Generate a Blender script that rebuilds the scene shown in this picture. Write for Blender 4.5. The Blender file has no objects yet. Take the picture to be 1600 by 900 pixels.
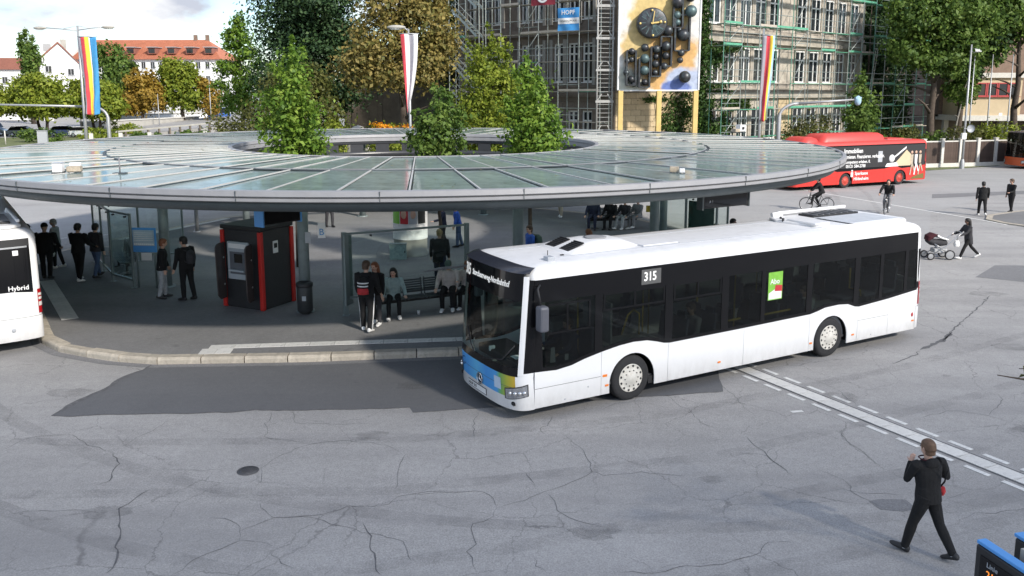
import bpy, bmesh, math, random
import numpy as np
from mathutils import Vector, Matrix, Euler
random.seed(7)
RNG = np.random.default_rng(7)
PI = math.pi
S = bpy.context.scene
COL = S.collection

# ---------------------------------------------------------------- camera
cam_data = bpy.data.cameras.new('camera')
cam = bpy.data.objects.new('camera', cam_data)
COL.objects.link(cam)
cam.location = (0, 0, 6.317)
cam.rotation_euler = (PI / 2 - 0.15697, 0.0011, 0)
cam_data.sensor_width = 36
cam_data.lens = 29.73
cam_data.shift_y = -0.0612
cam_data.clip_end = 3000
S.camera = cam

# ---------------------------------------------------------------- sky, sun, exposure
SUN_EL = math.radians(33)
SUN_AZ = math.radians(137)          # clockwise from +Y: to the right and behind the camera
world = bpy.data.worlds.new('World')
S.world = world
world.use_nodes = True
wn = world.node_tree.nodes
wl = world.node_tree.links
wn.clear()
w_out = wn.new('ShaderNodeOutputWorld')
w_bg = wn.new('ShaderNodeBackground')
w_bg.inputs['Strength'].default_value = 0.15
sky = wn.new('ShaderNodeTexSky')
sky.sky_type = 'NISHITA'
sky.sun_disc = False
sky.sun_elevation = SUN_EL
sky.sun_rotation = SUN_AZ
sky.air_density = 1.0
sky.dust_density = 0.7
sky.ozone_density = 3.0
# procedural cumulus cover, laid on a flat cloud layer over the whole sky
tc = wn.new('ShaderNodeTexCoord')
sep = wn.new('ShaderNodeSeparateXYZ')
wl.new(tc.outputs['Generated'], sep.inputs[0])
zz = wn.new('ShaderNodeMath'); zz.operation = 'MAXIMUM'; zz.inputs[1].default_value = 0.0
wl.new(sep.outputs['Z'], zz.inputs[0])
za = wn.new('ShaderNodeMath'); za.operation = 'ADD'; za.inputs[1].default_value = 0.55
wl.new(zz.outputs[0], za.inputs[0])
dx = wn.new('ShaderNodeMath'); dx.operation = 'DIVIDE'
dy = wn.new('ShaderNodeMath'); dy.operation = 'DIVIDE'
wl.new(sep.outputs['X'], dx.inputs[0]); wl.new(za.outputs[0], dx.inputs[1])
wl.new(sep.outputs['Y'], dy.inputs[0]); wl.new(za.outputs[0], dy.inputs[1])
cz = wn.new('ShaderNodeMath'); cz.operation = 'MULTIPLY'; cz.inputs[1].default_value = 2.2
wl.new(sep.outputs['Z'], cz.inputs[0])
comb = wn.new('ShaderNodeCombineXYZ')
wl.new(dx.outputs[0], comb.inputs[0]); wl.new(dy.outputs[0], comb.inputs[1]); wl.new(cz.outputs[0], comb.inputs[2])
cn = wn.new('ShaderNodeTexNoise')
cn.inputs['Scale'].default_value = 2.6
cn.inputs['Detail'].default_value = 9
cn.inputs['Roughness'].default_value = 0.56
cn.inputs['Distortion'].default_value = 0.25
wl.new(comb.outputs[0], cn.inputs['Vector'])
cr = wn.new('ShaderNodeValToRGB')
cr.color_ramp.elements[0].position = 0.47
cr.color_ramp.elements[1].position = 0.58
wl.new(cn.outputs['Fac'], cr.inputs[0])
cn2 = wn.new('ShaderNodeTexNoise')
cn2.inputs['Scale'].default_value = 6.0
cn2.inputs['Detail'].default_value = 6
wl.new(comb.outputs[0], cn2.inputs['Vector'])
cc = wn.new('ShaderNodeValToRGB')
cc.color_ramp.elements[0].position = 0.38
cc.color_ramp.elements[0].color = (3.0, 3.2, 3.7, 1)
cc.color_ramp.elements[1].position = 0.60
cc.color_ramp.elements[1].color = (6.0, 5.95, 5.85, 1)
wl.new(cn2.outputs['Fac'], cc.inputs[0])
cm = wn.new('ShaderNodeMixRGB')
wl.new(cr.outputs[0], cm.inputs[0])
wl.new(sky.outputs[0], cm.inputs[1])
wl.new(cc.outputs[0], cm.inputs[2])
wl.new(cm.outputs[0], w_bg.inputs['Color'])
wl.new(w_bg.outputs[0], w_out.inputs['Surface'])

sun_data = bpy.data.lights.new('sun', 'SUN')
sun_data.energy = 3.7
sun_data.angle = math.radians(3.5)
sun_data.color = (1.0, 0.93, 0.83)
sun = bpy.data.objects.new('sun', sun_data)
COL.objects.link(sun)
sdir = Vector((math.sin(SUN_AZ) * math.cos(SUN_EL), math.cos(SUN_AZ) * math.cos(SUN_EL), math.sin(SUN_EL)))
sun.rotation_euler = sdir.to_track_quat('Z', 'Y').to_euler()
sun.location = (30, -30, 40)

S.view_settings.view_transform = 'Standard'
S.view_settings.look = 'None'
S.view_settings.gamma = 1.0
S.view_settings.exposure = 0.5
S.cycles.max_bounces = 7
S.cycles.transparent_max_bounces = 12
S.cycles.caustics_reflective = False
S.cycles.caustics_refractive = False
try:
    S.cycles.use_denoising = True
except Exception:
    pass

# ---------------------------------------------------------------- materials
def nodes_of(name):
    m = bpy.data.materials.new(name)
    m.use_nodes = True
    nt = m.node_tree
    return m, nt, nt.nodes['Principled BSDF']

def mat(name, col, rough=0.6, metal=0.0, var=0.12, scale=4.0, bump=0.0, bscale=40.0, coat=0.0, emit=None, alpha=1.0, spec=0.5, objvar=0.0, dirt=None):
    m, nt, b = nodes_of(name)
    N, L = nt.nodes, nt.links
    b.inputs['Roughness'].default_value = rough
    b.inputs['Metallic'].default_value = metal
    b.inputs['Specular IOR Level'].default_value = spec
    b.inputs['Coat Weight'].default_value = coat
    b.inputs['Coat Roughness'].default_value = 0.08
    b.inputs['Alpha'].default_value = alpha
    co = N.new('ShaderNodeTexCoord')
    c0 = N.new('ShaderNodeRGB'); c0.outputs[0].default_value = (*col, 1)
    cur = c0.outputs[0]
    if var > 0:
        n = N.new('ShaderNodeTexNoise'); n.inputs['Scale'].default_value = scale; n.inputs['Detail'].default_value = 6
        n.inputs['Roughness'].default_value = 0.65
        L.new(co.outputs['Object'], n.inputs['Vector'])
        mr = N.new('ShaderNodeMapRange'); mr.inputs[1].default_value = 0.3; mr.inputs[2].default_value = 0.7
        mr.inputs[3].default_value = 1 - var; mr.inputs[4].default_value = 1 + var
        L.new(n.outputs['Fac'], mr.inputs[0])
        v = N.new('ShaderNodeVectorMath'); v.operation = 'SCALE'
        L.new(cur, v.inputs[0]); L.new(mr.outputs[0], v.inputs['Scale'])
        cur = v.outputs[0]
    if objvar > 0:
        oi = N.new('ShaderNodeObjectInfo')
        mr = N.new('ShaderNodeMapRange'); mr.inputs[3].default_value = 1 - objvar; mr.inputs[4].default_value = 1 + objvar
        L.new(oi.outputs['Random'], mr.inputs[0])
        v = N.new('ShaderNodeVectorMath'); v.operation = 'SCALE'
        L.new(cur, v.inputs[0]); L.new(mr.outputs[0], v.inputs['Scale'])
        cur = v.outputs[0]
    if dirt:
        n = N.new('ShaderNodeTexNoise'); n.inputs['Scale'].default_value = dirt[1]; n.inputs['Detail'].default_value = 8
        n.inputs['Roughness'].default_value = 0.7
        L.new(co.outputs['Object'], n.inputs['Vector'])
        r = N.new('ShaderNodeValToRGB'); r.color_ramp.elements[0].position = 0.5; r.color_ramp.elements[1].position = 0.72
        L.new(n.outputs['Fac'], r.inputs[0])
        mul = N.new('ShaderNodeMath'); mul.operation = 'MULTIPLY'; mul.inputs[1].default_value = dirt[2]
        L.new(r.outputs[0], mul.inputs[0])
        mx = N.new('ShaderNodeMixRGB'); mx.inputs[2].default_value = (*dirt[0], 1)
        L.new(mul.outputs[0], mx.inputs[0]); L.new(cur, mx.inputs[1])
        cur = mx.outputs[0]
    L.new(cur, b.inputs['Base Color'])
    if bump > 0:
        n = N.new('ShaderNodeTexNoise'); n.inputs['Scale'].default_value = bscale; n.inputs['Detail'].default_value = 4
        L.new(co.outputs['Object'], n.inputs['Vector'])
        bp = N.new('ShaderNodeBump'); bp.inputs['Strength'].default_value = bump; bp.inputs['Distance'].default_value = 0.02
        L.new(n.outputs['Fac'], bp.inputs['Height']); L.new(bp.outputs[0], b.inputs['Normal'])
    if emit:
        b.inputs['Emission Color'].default_value = (*emit[0], 1); b.inputs['Emission Strength'].default_value = emit[1]
    return m

def glass(name, tint, through, rough=0.03, refl=1.0, body=None, bodyfac=0.0, ior=1.5, fk=1.0):
    """window glass: tinted see-through + fresnel mirror (+ optional dirt film)"""
    m = bpy.data.materials.new(name); m.use_nodes = True
    nt = m.node_tree; N, L = nt.nodes, nt.links; N.clear()
    o = N.new('ShaderNodeOutputMaterial')
    tr = N.new('ShaderNodeBsdfTransparent'); tr.inputs[0].default_value = (tint[0] * through, tint[1] * through, tint[2] * through, 1)
    gl = N.new('ShaderNodeBsdfGlossy'); gl.inputs['Roughness'].default_value = rough
    gl.inputs[0].default_value = (refl, refl, refl, 1)
    fr = N.new('ShaderNodeFresnel')
    gm = N.new('ShaderNodeNewGeometry'); io = N.new('ShaderNodeMapRange'); io.inputs[3].default_value = ior; io.inputs[4].default_value = 1 / ior
    L.new(gm.outputs['Backfacing'], io.inputs[0]); L.new(io.outputs[0], fr.inputs[0])
    base = tr.outputs[0]
    if body:
        df = N.new('ShaderNodeBsdfDiffuse')
        co = N.new('ShaderNodeTexCoord')
        n = N.new('ShaderNodeTexNoise'); n.inputs['Scale'].default_value = 1.3; n.inputs['Detail'].default_value = 8; n.inputs['Roughness'].default_value = .7
        L.new(co.outputs['Object'], n.inputs['Vector'])
        rp = N.new('ShaderNodeValToRGB')
        rp.color_ramp.elements[0].position = .3; rp.color_ramp.elements[0].color = (*[c * .62 for c in body], 1)
        rp.color_ramp.elements[1].position = .75; rp.color_ramp.elements[1].color = (*[min(1, c * 1.28) for c in body], 1)
        L.new(n.outputs['Fac'], rp.inputs[0]); L.new(rp.outputs[0], df.inputs[0])
        tl = N.new('ShaderNodeBsdfTranslucent'); L.new(rp.outputs[0], tl.inputs[0])
        mt = N.new('ShaderNodeMixShader'); mt.inputs[0].default_value = .62; L.new(df.outputs[0], mt.inputs[1]); L.new(tl.outputs[0], mt.inputs[2])
        mx0 = N.new('ShaderNodeMixShader'); mx0.inputs[0].default_value = bodyfac
        L.new(tr.outputs[0], mx0.inputs[1]); L.new(mt.outputs[0], mx0.inputs[2])
        base = mx0.outputs[0]
    mx = N.new('ShaderNodeMixShader')
    fm = N.new('ShaderNodeMath'); fm.operation = 'MULTIPLY'; fm.inputs[1].default_value = fk; L.new(fr.outputs[0], fm.inputs[0])
    L.new(fm.outputs[0], mx.inputs[0]); L.new(base, mx.inputs[1]); L.new(gl.outputs[0], mx.inputs[2])
    L.new(mx.outputs[0], o.inputs[0])
    return m

def leafmat(name, cols, trans=0.35):
    m = bpy.data.materials.new(name); m.use_nodes = True
    nt = m.node_tree; N, L = nt.nodes, nt.links; N.clear()
    o = N.new('ShaderNodeOutputMaterial')
    geo = N.new('ShaderNodeNewGeometry')
    co = N.new('ShaderNodeTexCoord')
    n = N.new('ShaderNodeTexNoise'); n.inputs['Scale'].default_value = 0.9; n.inputs['Detail'].default_value = 3
    L.new(co.outputs['Object'], n.inputs['Vector'])
    add = N.new('ShaderNodeMath'); add.operation = 'MULTIPLY_ADD'; add.inputs[1].default_value = 0.55
    L.new(geo.outputs['Random Per Island'], add.inputs[0])
    mr = N.new('ShaderNodeMapRange'); mr.inputs[1].default_value = .3; mr.inputs[2].default_value = .7; mr.inputs[3].default_value = 0; mr.inputs[4].default_value = .45
    L.new(n.outputs['Fac'], mr.inputs[0]); L.new(mr.outputs[0], add.inputs[2])
    rp = N.new('ShaderNodeValToRGB')
    el = rp.color_ramp.elements
    while len(el) < len(cols): el.new(0.5)
    for i, c in enumerate(cols):
        el[i].position = i / (len(cols) - 1); el[i].color = (*c, 1)
    L.new(add.outputs[0], rp.inputs[0])
    p = N.new('ShaderNodeBsdfPrincipled'); p.inputs['Roughness'].default_value = 0.55; p.inputs['Specular IOR Level'].default_value = 0.3
    t = N.new('ShaderNodeBsdfTranslucent')
    L.new(rp.outputs[0], p.inputs['Base Color']); L.new(rp.outputs[0], t.inputs[0])
    mx = N.new('ShaderNodeMixShader'); mx.inputs[0].default_value = trans
    L.new(p.outputs[0], mx.inputs[1]); L.new(t.outputs[0], mx.inputs[2]); L.new(mx.outputs[0], o.inputs[0])
    return m

def asphalt(name, col, var=0.1, stain=0.0, grain=0.16, craze=False):
    m, nt, b = nodes_of(name); N, L = nt.nodes, nt.links
    co = N.new('ShaderNodeTexCoord')
    def noise(sc, det, ro=.6):
        n = N.new('ShaderNodeTexNoise'); n.inputs['Scale'].default_value = sc; n.inputs['Detail'].default_value = det; n.inputs['Roughness'].default_value = ro
        L.new(co.outputs['Object'], n.inputs['Vector']); return n
    def rng(src, lo, hi, a=.3, bb=.7):
        mr = N.new('ShaderNodeMapRange'); mr.inputs[1].default_value = a; mr.inputs[2].default_value = bb; mr.inputs[3].default_value = lo; mr.inputs[4].default_value = hi
        L.new(src, mr.inputs[0]); return mr.outputs[0]
    big = rng(noise(.13, 5).outputs['Fac'], 1 - var, 1 + var)
    mid = rng(noise(1.3, 6, .7).outputs['Fac'], 1 - var * .5, 1 + var * .5)
    mot = rng(noise(7, 4, .7).outputs['Fac'], 1 - var * .6, 1 + var * .6)
    fine = rng(noise(38, 3, .75).outputs['Fac'], 1 - grain, 1 + grain)
    spk = N.new('ShaderNodeTexVoronoi'); spk.inputs['Scale'].default_value = 60
    L.new(co.outputs['Object'], spk.inputs['Vector'])
    sp = rng(spk.outputs['Color'], 1 - grain * .8, 1 + grain * .8, .0, 1.)
    cur = big
    for k in (mid, mot, fine, sp):
        mm = N.new('ShaderNodeMath'); mm.operation = 'MULTIPLY'; L.new(cur, mm.inputs[0]); L.new(k, mm.inputs[1]); cur = mm.outputs[0]
    v = N.new('ShaderNodeVectorMath'); v.operation = 'SCALE'; v.inputs[0].default_value = col
    L.new(cur, v.inputs['Scale'])
    out = v.outputs[0]
    if stain > 0:
        # driven-over streaks: dark tyre polish drawn out along the lane
        mp = N.new('ShaderNodeMapping'); mp.inputs['Scale'].default_value = (.06, .5, 1); mp.inputs['Rotation'].default_value = (0, 0, -.12)
        L.new(co.outputs['Object'], mp.inputs[0])
        n = N.new('ShaderNodeTexNoise'); n.inputs['Scale'].default_value = 1.4; n.inputs['Detail'].default_value = 5
        L.new(mp.outputs[0], n.inputs['Vector'])
        s = rng(n.outputs['Fac'], 0, stain, .46, .7)
        mx = N.new('ShaderNodeMixRGB'); mx.inputs[2].default_value = (col[0] * .6, col[1] * .6, col[2] * .62, 1)
        L.new(s, mx.inputs[0]); L.new(out, mx.inputs[1]); out = mx.outputs[0]
        # small oil spots
        n2 = N.new('ShaderNodeTexNoise'); n2.inputs['Scale'].default_value = 2.1; n2.inputs['Detail'].default_value = 2
        L.new(co.outputs['Object'], n2.inputs['Vector'])
        s2 = rng(n2.outputs['Fac'], 0, .4, .70, .78)
        mx2 = N.new('ShaderNodeMixRGB'); mx2.inputs[2].default_value = (col[0] * .45, col[1] * .45, col[2] * .45, 1)
        L.new(s2, mx2.inputs[0]); L.new(out, mx2.inputs[1]); out = mx2.outputs[0]
    if craze:
        # dense network of hairline cracks, only here and there
        n3 = N.new('ShaderNodeTexNoise'); n3.inputs['Scale'].default_value = 1.1; n3.inputs['Detail'].default_value = 6; n3.inputs['Roughness'].default_value = .65
        L.new(co.outputs['Object'], n3.inputs['Vector'])
        va = N.new('ShaderNodeVectorMath'); va.operation = 'MULTIPLY_ADD'; va.inputs[1].default_value = (.8, .8, 0)
        L.new(n3.outputs['Color'], va.inputs[0]); L.new(co.outputs['Object'], va.inputs[2])
        vo = N.new('ShaderNodeTexVoronoi'); vo.feature = 'DISTANCE_TO_EDGE'; vo.inputs['Scale'].default_value = .55
        L.new(va.outputs[0], vo.inputs['Vector'])
        cl = rng(vo.outputs['Distance'], 1, 0, .001, .0075)
        mk = rng(noise(.33, 3).outputs['Fac'], 0, .6, .36, .58)
        mu = N.new('ShaderNodeMath'); mu.operation = 'MULTIPLY'; L.new(cl, mu.inputs[0]); L.new(mk, mu.inputs[1])
        mx3 = N.new('ShaderNodeMixRGB'); mx3.inputs[2].default_value = (col[0] * .35, col[1] * .35, col[2] * .36, 1)
        L.new(mu.outputs[0], mx3.inputs[0]); L.new(out, mx3.inputs[1]); out = mx3.outputs[0]
    L.new(out, b.inputs['Base Color'])
    b.inputs['Roughness'].default_value = .88
    b.inputs['Specular IOR Level'].default_value = .3
    bp = N.new('ShaderNodeBump'); bp.inputs['Strength'].default_value = .35; bp.inputs['Distance'].default_value = .01
    L.new(fine, bp.inputs['Height']); L.new(bp.outputs[0], b.inputs['Normal'])
    return m

M = {}
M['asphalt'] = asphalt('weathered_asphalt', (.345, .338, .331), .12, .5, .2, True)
M['asphalt_far'] = asphalt('pale_asphalt', (.345, .342, .34), .10, .25)
M['asphalt_new'] = asphalt('dark_asphalt', (.135, .138, .145), .08, .15, .1)
M['asphalt_patch'] = asphalt('worn_patch_asphalt', (.20, .20, .205), .12, 0, .2)
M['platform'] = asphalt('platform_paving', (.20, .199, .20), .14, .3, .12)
M['verge'] = mat('verge_ground', (.13, .15, .06), .95, var=.4, scale=1.2)
M['kerb'] = mat('kerb_concrete', (.45, .405, .335), .85, var=.2, scale=6, bump=.3, objvar=.10, dirt=((.2, .17, .14), 9, .5))
M['white_line'] = mat('white_paving', (.66, .65, .62), .8, var=.12, scale=7, objvar=.06, dirt=((.2, .2, .2), 6, .55))
M['line_paint'] = mat('road_paint', (.68, .68, .66), .8, var=.15, scale=9, dirt=((.3, .3, .3), 12, .5))
M['crack'] = mat('crack_tar', (.12, .12, .125), .95, var=.3, scale=10)
def faint(name, col, fac, sc):
    m = bpy.data.materials.new(name); m.use_nodes = True
    nt = m.node_tree; N, L = nt.nodes, nt.links
    b = N['Principled BSDF']; b.inputs['Base Color'].default_value = (*col, 1); b.inputs['Roughness'].default_value = .8
    co = N.new('ShaderNodeTexCoord'); n = N.new('ShaderNodeTexNoise'); n.inputs['Scale'].default_value = sc; n.inputs['Detail'].default_value = 8; n.inputs['Roughness'].default_value = .75
    L.new(co.outputs['Object'], n.inputs['Vector'])
    mr = N.new('ShaderNodeMapRange'); mr.inputs[1].default_value = .38; mr.inputs[2].default_value = .68; mr.inputs[3].default_value = 0; mr.inputs[4].default_value = fac
    L.new(n.outputs['Fac'], mr.inputs[0]); L.new(mr.outputs[0], b.inputs['Alpha'])
    return m
M['tyre_mark'] = faint('tyre_rubber_film', (.09, .09, .095), .16, 1.6)
M['oil_stain'] = faint('oil_film', (.08, .08, .082), .28, 3.5)
M['cast_iron'] = mat('cast_iron', (.075, .075, .08), .65, var=.25, scale=20, bump=.4, bscale=30)
M['white_paint'] = mat('white_bodywork', (.80, .805, .815), .28, var=.015, scale=2, coat=.5)
def road_dirt(m, amount=.5):
    """spray dirt on the lower bodywork, following the object's own height"""
    nt = m.node_tree; N, L = nt.nodes, nt.links; b = N['Principled BSDF']
    src = b.inputs['Base Color'].links[0].from_socket
    co = N.new('ShaderNodeTexCoord'); sp = N.new('ShaderNodeSeparateXYZ'); L.new(co.outputs['Object'], sp.inputs[0])
    mr = N.new('ShaderNodeMapRange'); mr.inputs[1].default_value = .26; mr.inputs[2].default_value = .80; mr.inputs[3].default_value = 1; mr.inputs[4].default_value = 0
    L.new(sp.outputs['Z'], mr.inputs[0])
    mp = N.new('ShaderNodeMapping'); mp.inputs['Scale'].default_value = (2.5, 2.5, 1.2); L.new(co.outputs['Object'], mp.inputs[0])
    n = N.new('ShaderNodeTexNoise'); n.inputs['Scale'].default_value = 1.6; n.inputs['Detail'].default_value = 8; n.inputs['Roughness'].default_value = .7; L.new(mp.outputs[0], n.inputs['Vector'])
    mu_ = N.new('ShaderNodeMath'); mu_.operation = 'MULTIPLY'; L.new(mr.outputs[0], mu_.inputs[0]); L.new(n.outputs['Fac'], mu_.inputs[1])
    m2 = N.new('ShaderNodeMath'); m2.operation = 'MULTIPLY'; m2.inputs[1].default_value = amount; L.new(mu_.outputs[0], m2.inputs[0])
    mx = N.new('ShaderNodeMixRGB'); mx.inputs[2].default_value = (.22, .20, .17, 1); L.new(m2.outputs[0], mx.inputs[0]); L.new(src, mx.inputs[1]); L.new(mx.outputs[0], b.inputs['Base Color'])
road_dirt(M['white_paint'], .68)
M['white_roof'] = mat('white_roof_paint', (.78, .78, .785), .45, var=.04, scale=2.0, dirt=((.5, .5, .48), 3, .35))
M['seam'] = mat('panel_seam', (.12, .12, .12), .8, var=0)
M['black_gloss'] = mat('black_glazing', (.008, .008, .009), .07, var=0, spec=.32)
M['black_matt'] = mat('black_plastic', (.02, .02, .022), .55, var=.1)
M['rubber'] = mat('tyre_rubber', (.022, .022, .024), .85, var=.2, scale=10, bump=.2)
M['dark_inside'] = mat('bus_interior_lining', (.30, .30, .31), .8, var=.1)
M['bus_floor'] = mat('bus_floor', (.06, .06, .065), .7, var=.1)
M['seat_fabric'] = mat('seat_fabric', (.09, .10, .14), .9, var=.3, scale=25)
M['bus_glass'] = glass('tinted_bus_glass', (.88, .95, .92), .52, refl=.6)
M['windscreen'] = glass('windscreen_glass', (.80, .97, .92), .72, refl=.75)
M['yellow_rail'] = mat('yellow_handrail', (.65, .45, .05), .4, var=.05)
M['rim_white'] = mat('wheel_cover', (.62, .60, .55), .5, var=.12, scale=8, dirt=((.25, .2, .15), 9, .5))
M['rim_red'] = mat('red_wheel_cover', (.5, .06, .04), .5, var=.12, scale=8)
M['steel'] = mat('brushed_steel', (.45, .46, .48), .38, .8, var=.08, scale=14)
M['red_lamp'] = mat('red_lamp_lens', (.42, .01, .015), .15, var=.1, coat=.6)
M['clear_lamp'] = mat('clear_lamp_lens', (.75, .74, .7), .15, var=.1, coat=.8)
M['amber_lamp'] = mat('amber_reflector', (.8, .22, .03), .3, var=.05)
M['lamp_glass'] = mat('headlamp_glass', (.30, .31, .33), .1, .3, var=.3, scale=14, coat=1.0)
M['chrome'] = mat('chrome', (.75, .75, .76), .12, 1, var=.02)
M['led_white'] = mat('white_led', (.8, .8, .78), .5, var=0, emit=((1, .97, .9), .28))
M['led_orange'] = mat('orange_led', (.8, .25, .03), .5, var=0, emit=((1, .30, .04), .6))
M['mirror_case'] = mat('mirror_case', (.10, .105, .125), .4, var=.05)
M['white_print'] = mat('white_print', (.8, .8, .8), .5, var=.03)
M['grey_print'] = mat('grey_print', (.4, .42, .45), .5, var=.05)
M['black_print'] = mat('black_print', (.02, .02, .02), .5, var=0)
M['blue_print'] = mat('blue_print', (.05, .27, .6), .45, var=.06)
M['green_print'] = mat('green_print', (.2, .48, .06), .45, var=.15, scale=12)
M['red_print'] = mat('red_print', (.5, .03, .04), .45, var=.06)
M['skyblue'] = mat('sky_blue_plastic', (.09, .32, .72), .4, var=.05)
M['bus_red'] = mat('red_bodywork', (.55, .03, .022), .3, var=.04, coat=.5)
M['bus_red_roof'] = mat('red_roof_paint', (.60, .06, .05), .45, var=.06)
M['canopy_steel'] = mat('canopy_grey_aluminium', (.30, .30, .31), .5, .1, var=.06, scale=3, dirt=((.25, .25, .25), 2, .4))
M['rib_metal'] = mat('canopy_rib_metal', (.50, .49, .47), .5, .1, var=.08)
M['canopy_dark'] = mat('canopy_dark_steel', (.075, .09, .095), .5, .2, var=.1)
M['bench_grey'] = mat('dark_bench_steel', (.07, .08, .085), .5, .2, var=.1)
M['atm_grey'] = mat('pale_grey_machine', (.42, .46, .50), .45, var=.05)
M['frame_grey'] = mat('grey_green_steel', (.20, .245, .25), .45, .3, var=.08)
M['column_paint'] = mat('column_paint', (.20, .24, .245), .5, .1, var=.1, scale=3, dirt=((.12, .13, .13), 5, .5))
M['canopy_glass'] = glass('canopy_glass', (.84, .97, .95), .9, .11, 1.0, (.62, .74, .72), .68, 1.42, .66)
M['shelter_glass'] = glass('shelter_glass', (.94, 1, .98), .95, .02, .8)
M['kiosk_black'] = mat('anthracite_panel', (.028, .029, .032), .42, var=.1)
M['kiosk_red'] = mat('red_trim', (.55, .025, .02), .4, var=.06)
M['smoked'] = mat('smoked_screen', (.06, .05, .05), .2, var=.1)
M['bin'] = mat('bin_dark_grey', (.03, .033, .035), .5, var=.15)
M['skin'] = mat('skin', (.55, .34, .25), .55, var=.08, scale=10)
M['skin_dark'] = mat('brown_skin', (.20, .11, .075), .55, var=.08, scale=10)
for k, c in dict(black=(.007, .007, .008), navy=(.018, .024, .05), charcoal=(.035, .035, .04), grey=(.22, .22, .23), lightgrey=(.42, .43, .44), white=(.75, .75, .74), jeans=(.07, .11, .20), palejeans=(.34, .36, .38),
                 red=(.42, .03, .035), blue=(.03, .10, .42), beige=(.42, .36, .28), teal=(.30, .40, .40), green=(.07, .11, .09), stripe=(.5, .45, .42), wine=(.05, .008, .013)).items():
    M['c_' + k] = mat('cloth_' + k, c, .9, var=.25, scale=9, bump=1.0, bscale=11)
for k, c in dict(black=(.012, .01, .009), brown=(.07, .04, .022), blond=(.32, .22, .11), grey=(.42, .41, .40), auburn=(.20, .07, .03), shaved=(.13, .075, .045)).items():
    M['h_' + k] = mat('hair_' + k, c, .6, var=.25, scale=30)
M['stone_warm'] = mat('sandstone', (.52, .41, .26), .9, var=.22, scale=1.6, bump=.4, bscale=6, objvar=.14, dirt=((.2, .16, .11), 1.3, .7))
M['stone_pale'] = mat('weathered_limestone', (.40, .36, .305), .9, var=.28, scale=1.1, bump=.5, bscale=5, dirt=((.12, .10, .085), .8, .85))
M['stone_dark'] = mat('dark_shaded_sandstone', (.17, .14, .115), .9, var=.3, scale=1.2, bump=.4, bscale=5, dirt=((.07, .06, .055), .9, .7))  # dark tone includes the shade of the building's unlit fronts
M['mortar'] = mat('mortar', (.24, .20, .14), .95, var=.2)
M['white_frame'] = mat('white_window_frame', (.72, .72, .70), .5, var=.05)
M['window_dark'] = mat('dark_window_pane', (.02, .024, .028), .06, var=.3, scale=.7, spec=.6)
M['plaster'] = mat('white_render', (.74, .74, .73), .9, var=.05, scale=.3)
M['roof_tile'] = mat('orange_roof_tiles', (.44, .165, .095), .85, var=.14, scale=.7, objvar=.08)
M['roof_tile_dark'] = mat('brown_roof_tiles', (.27, .11, .08), .85, var=.14, scale=.7)
M['brick'] = mat('brown_brick', (.21, .145, .11), .9, var=.2, scale=2)
M['cream'] = mat('cream_panel', (.56, .45, .30), .8, var=.1, scale=.8)
M['red_frame'] = mat('red_window_frame', (.40, .05, .05), .5, var=.05)
M['scaf'] = mat('galvanised_tube', (.36, .40, .38), .45, .6, var=.2, scale=3)
M['scaf_green'] = mat('green_scaffold_deck', (.10, .34, .22), .7, var=.3, scale=1.5)
M['scaf_board'] = mat('scaffold_board', (.42, .38, .32), .85, var=.25, scale=1.5)
M['yellow_post'] = mat('yellow_timber_post', (.66, .48, .18), .7, var=.12, scale=2)
M['bronze'] = mat('dark_bronze', (.06, .062, .068), .42, .6, var=.35, scale=3, dirt=((.10, .16, .16), 3, .6))
M['bronze_verd'] = mat('verdigris_bronze', (.10, .15, .155), .5, .5, var=.3, scale=4)
M['gold'] = mat('gilded_dot', (.75, .55, .2), .35, .5, var=.05)
M['c_black_shoe'] = 0
M['bark'] = mat('tree_bark', (.085, .065, .05), .95, var=.3, scale=5, bump=.6, bscale=12)
M['bark_pale'] = mat('pale_bark', (.25, .23, .2), .95, var=.3, scale=5, bump=.6, bscale=12)
M['fence_brown'] = mat('brown_fence_board', (.075, .05, .04), .8, var=.25, scale=2, objvar=.15)
M['fence_white'] = mat('concrete_fence_post', (.62, .60, .56), .85, var=.1)
M['pole'] = mat('galvanised_pole', (.40, .41, .42), .5, .5, var=.08)
M['concrete'] = mat('concrete', (.40, .385, .35), .9, var=.15, scale=1)
M['L_fresh'] = leafmat('fresh_green_leaves', [(.05, .11, .016), (.115, .215, .028), (.20, .31, .042), (.30, .39, .07)])
M['L_green'] = leafmat('mid_green_leaves', [(.04, .08, .018), (.085, .155, .03), (.15, .23, .045), (.22, .30, .07)])
M['L_dark'] = leafmat('dark_conifer_needles', [(.014, .038, .016), (.03, .066, .026), (.055, .105, .038), (.09, .145, .05)], .15)
M['L_brown'] = leafmat('browning_chestnut_leaves', [(.08, .10, .028), (.17, .17, .05), (.29, .235, .075), (.38, .295, .095), (.20, .23, .06)])
M['L_yellow'] = leafmat('yellow_green_leaves', [(.07, .12, .014), (.17, .23, .024), (.28, .33, .042), (.37, .40, .06)])
M['L_orange'] = leafmat('orange_autumn_leaves', [(.16, .14, .03), (.30, .20, .035), (.42, .27, .045), (.36, .32, .06)])
M['L_olive'] = leafmat('olive_hedge_leaves', [(.035, .052, .014), (.085, .10, .024), (.15, .15, .04), (.13, .17, .04)])
M['L_flower'] = leafmat('orange_flowers', [(.6, .12, .01), (.75, .3, .01), (.8, .5, .03)], .2)
M['L_ivy'] = leafmat('ivy_leaves', [(.015, .04, .01), (.03, .07, .015), (.06, .12, .025), (.10, .15, .03)], .15)

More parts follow.
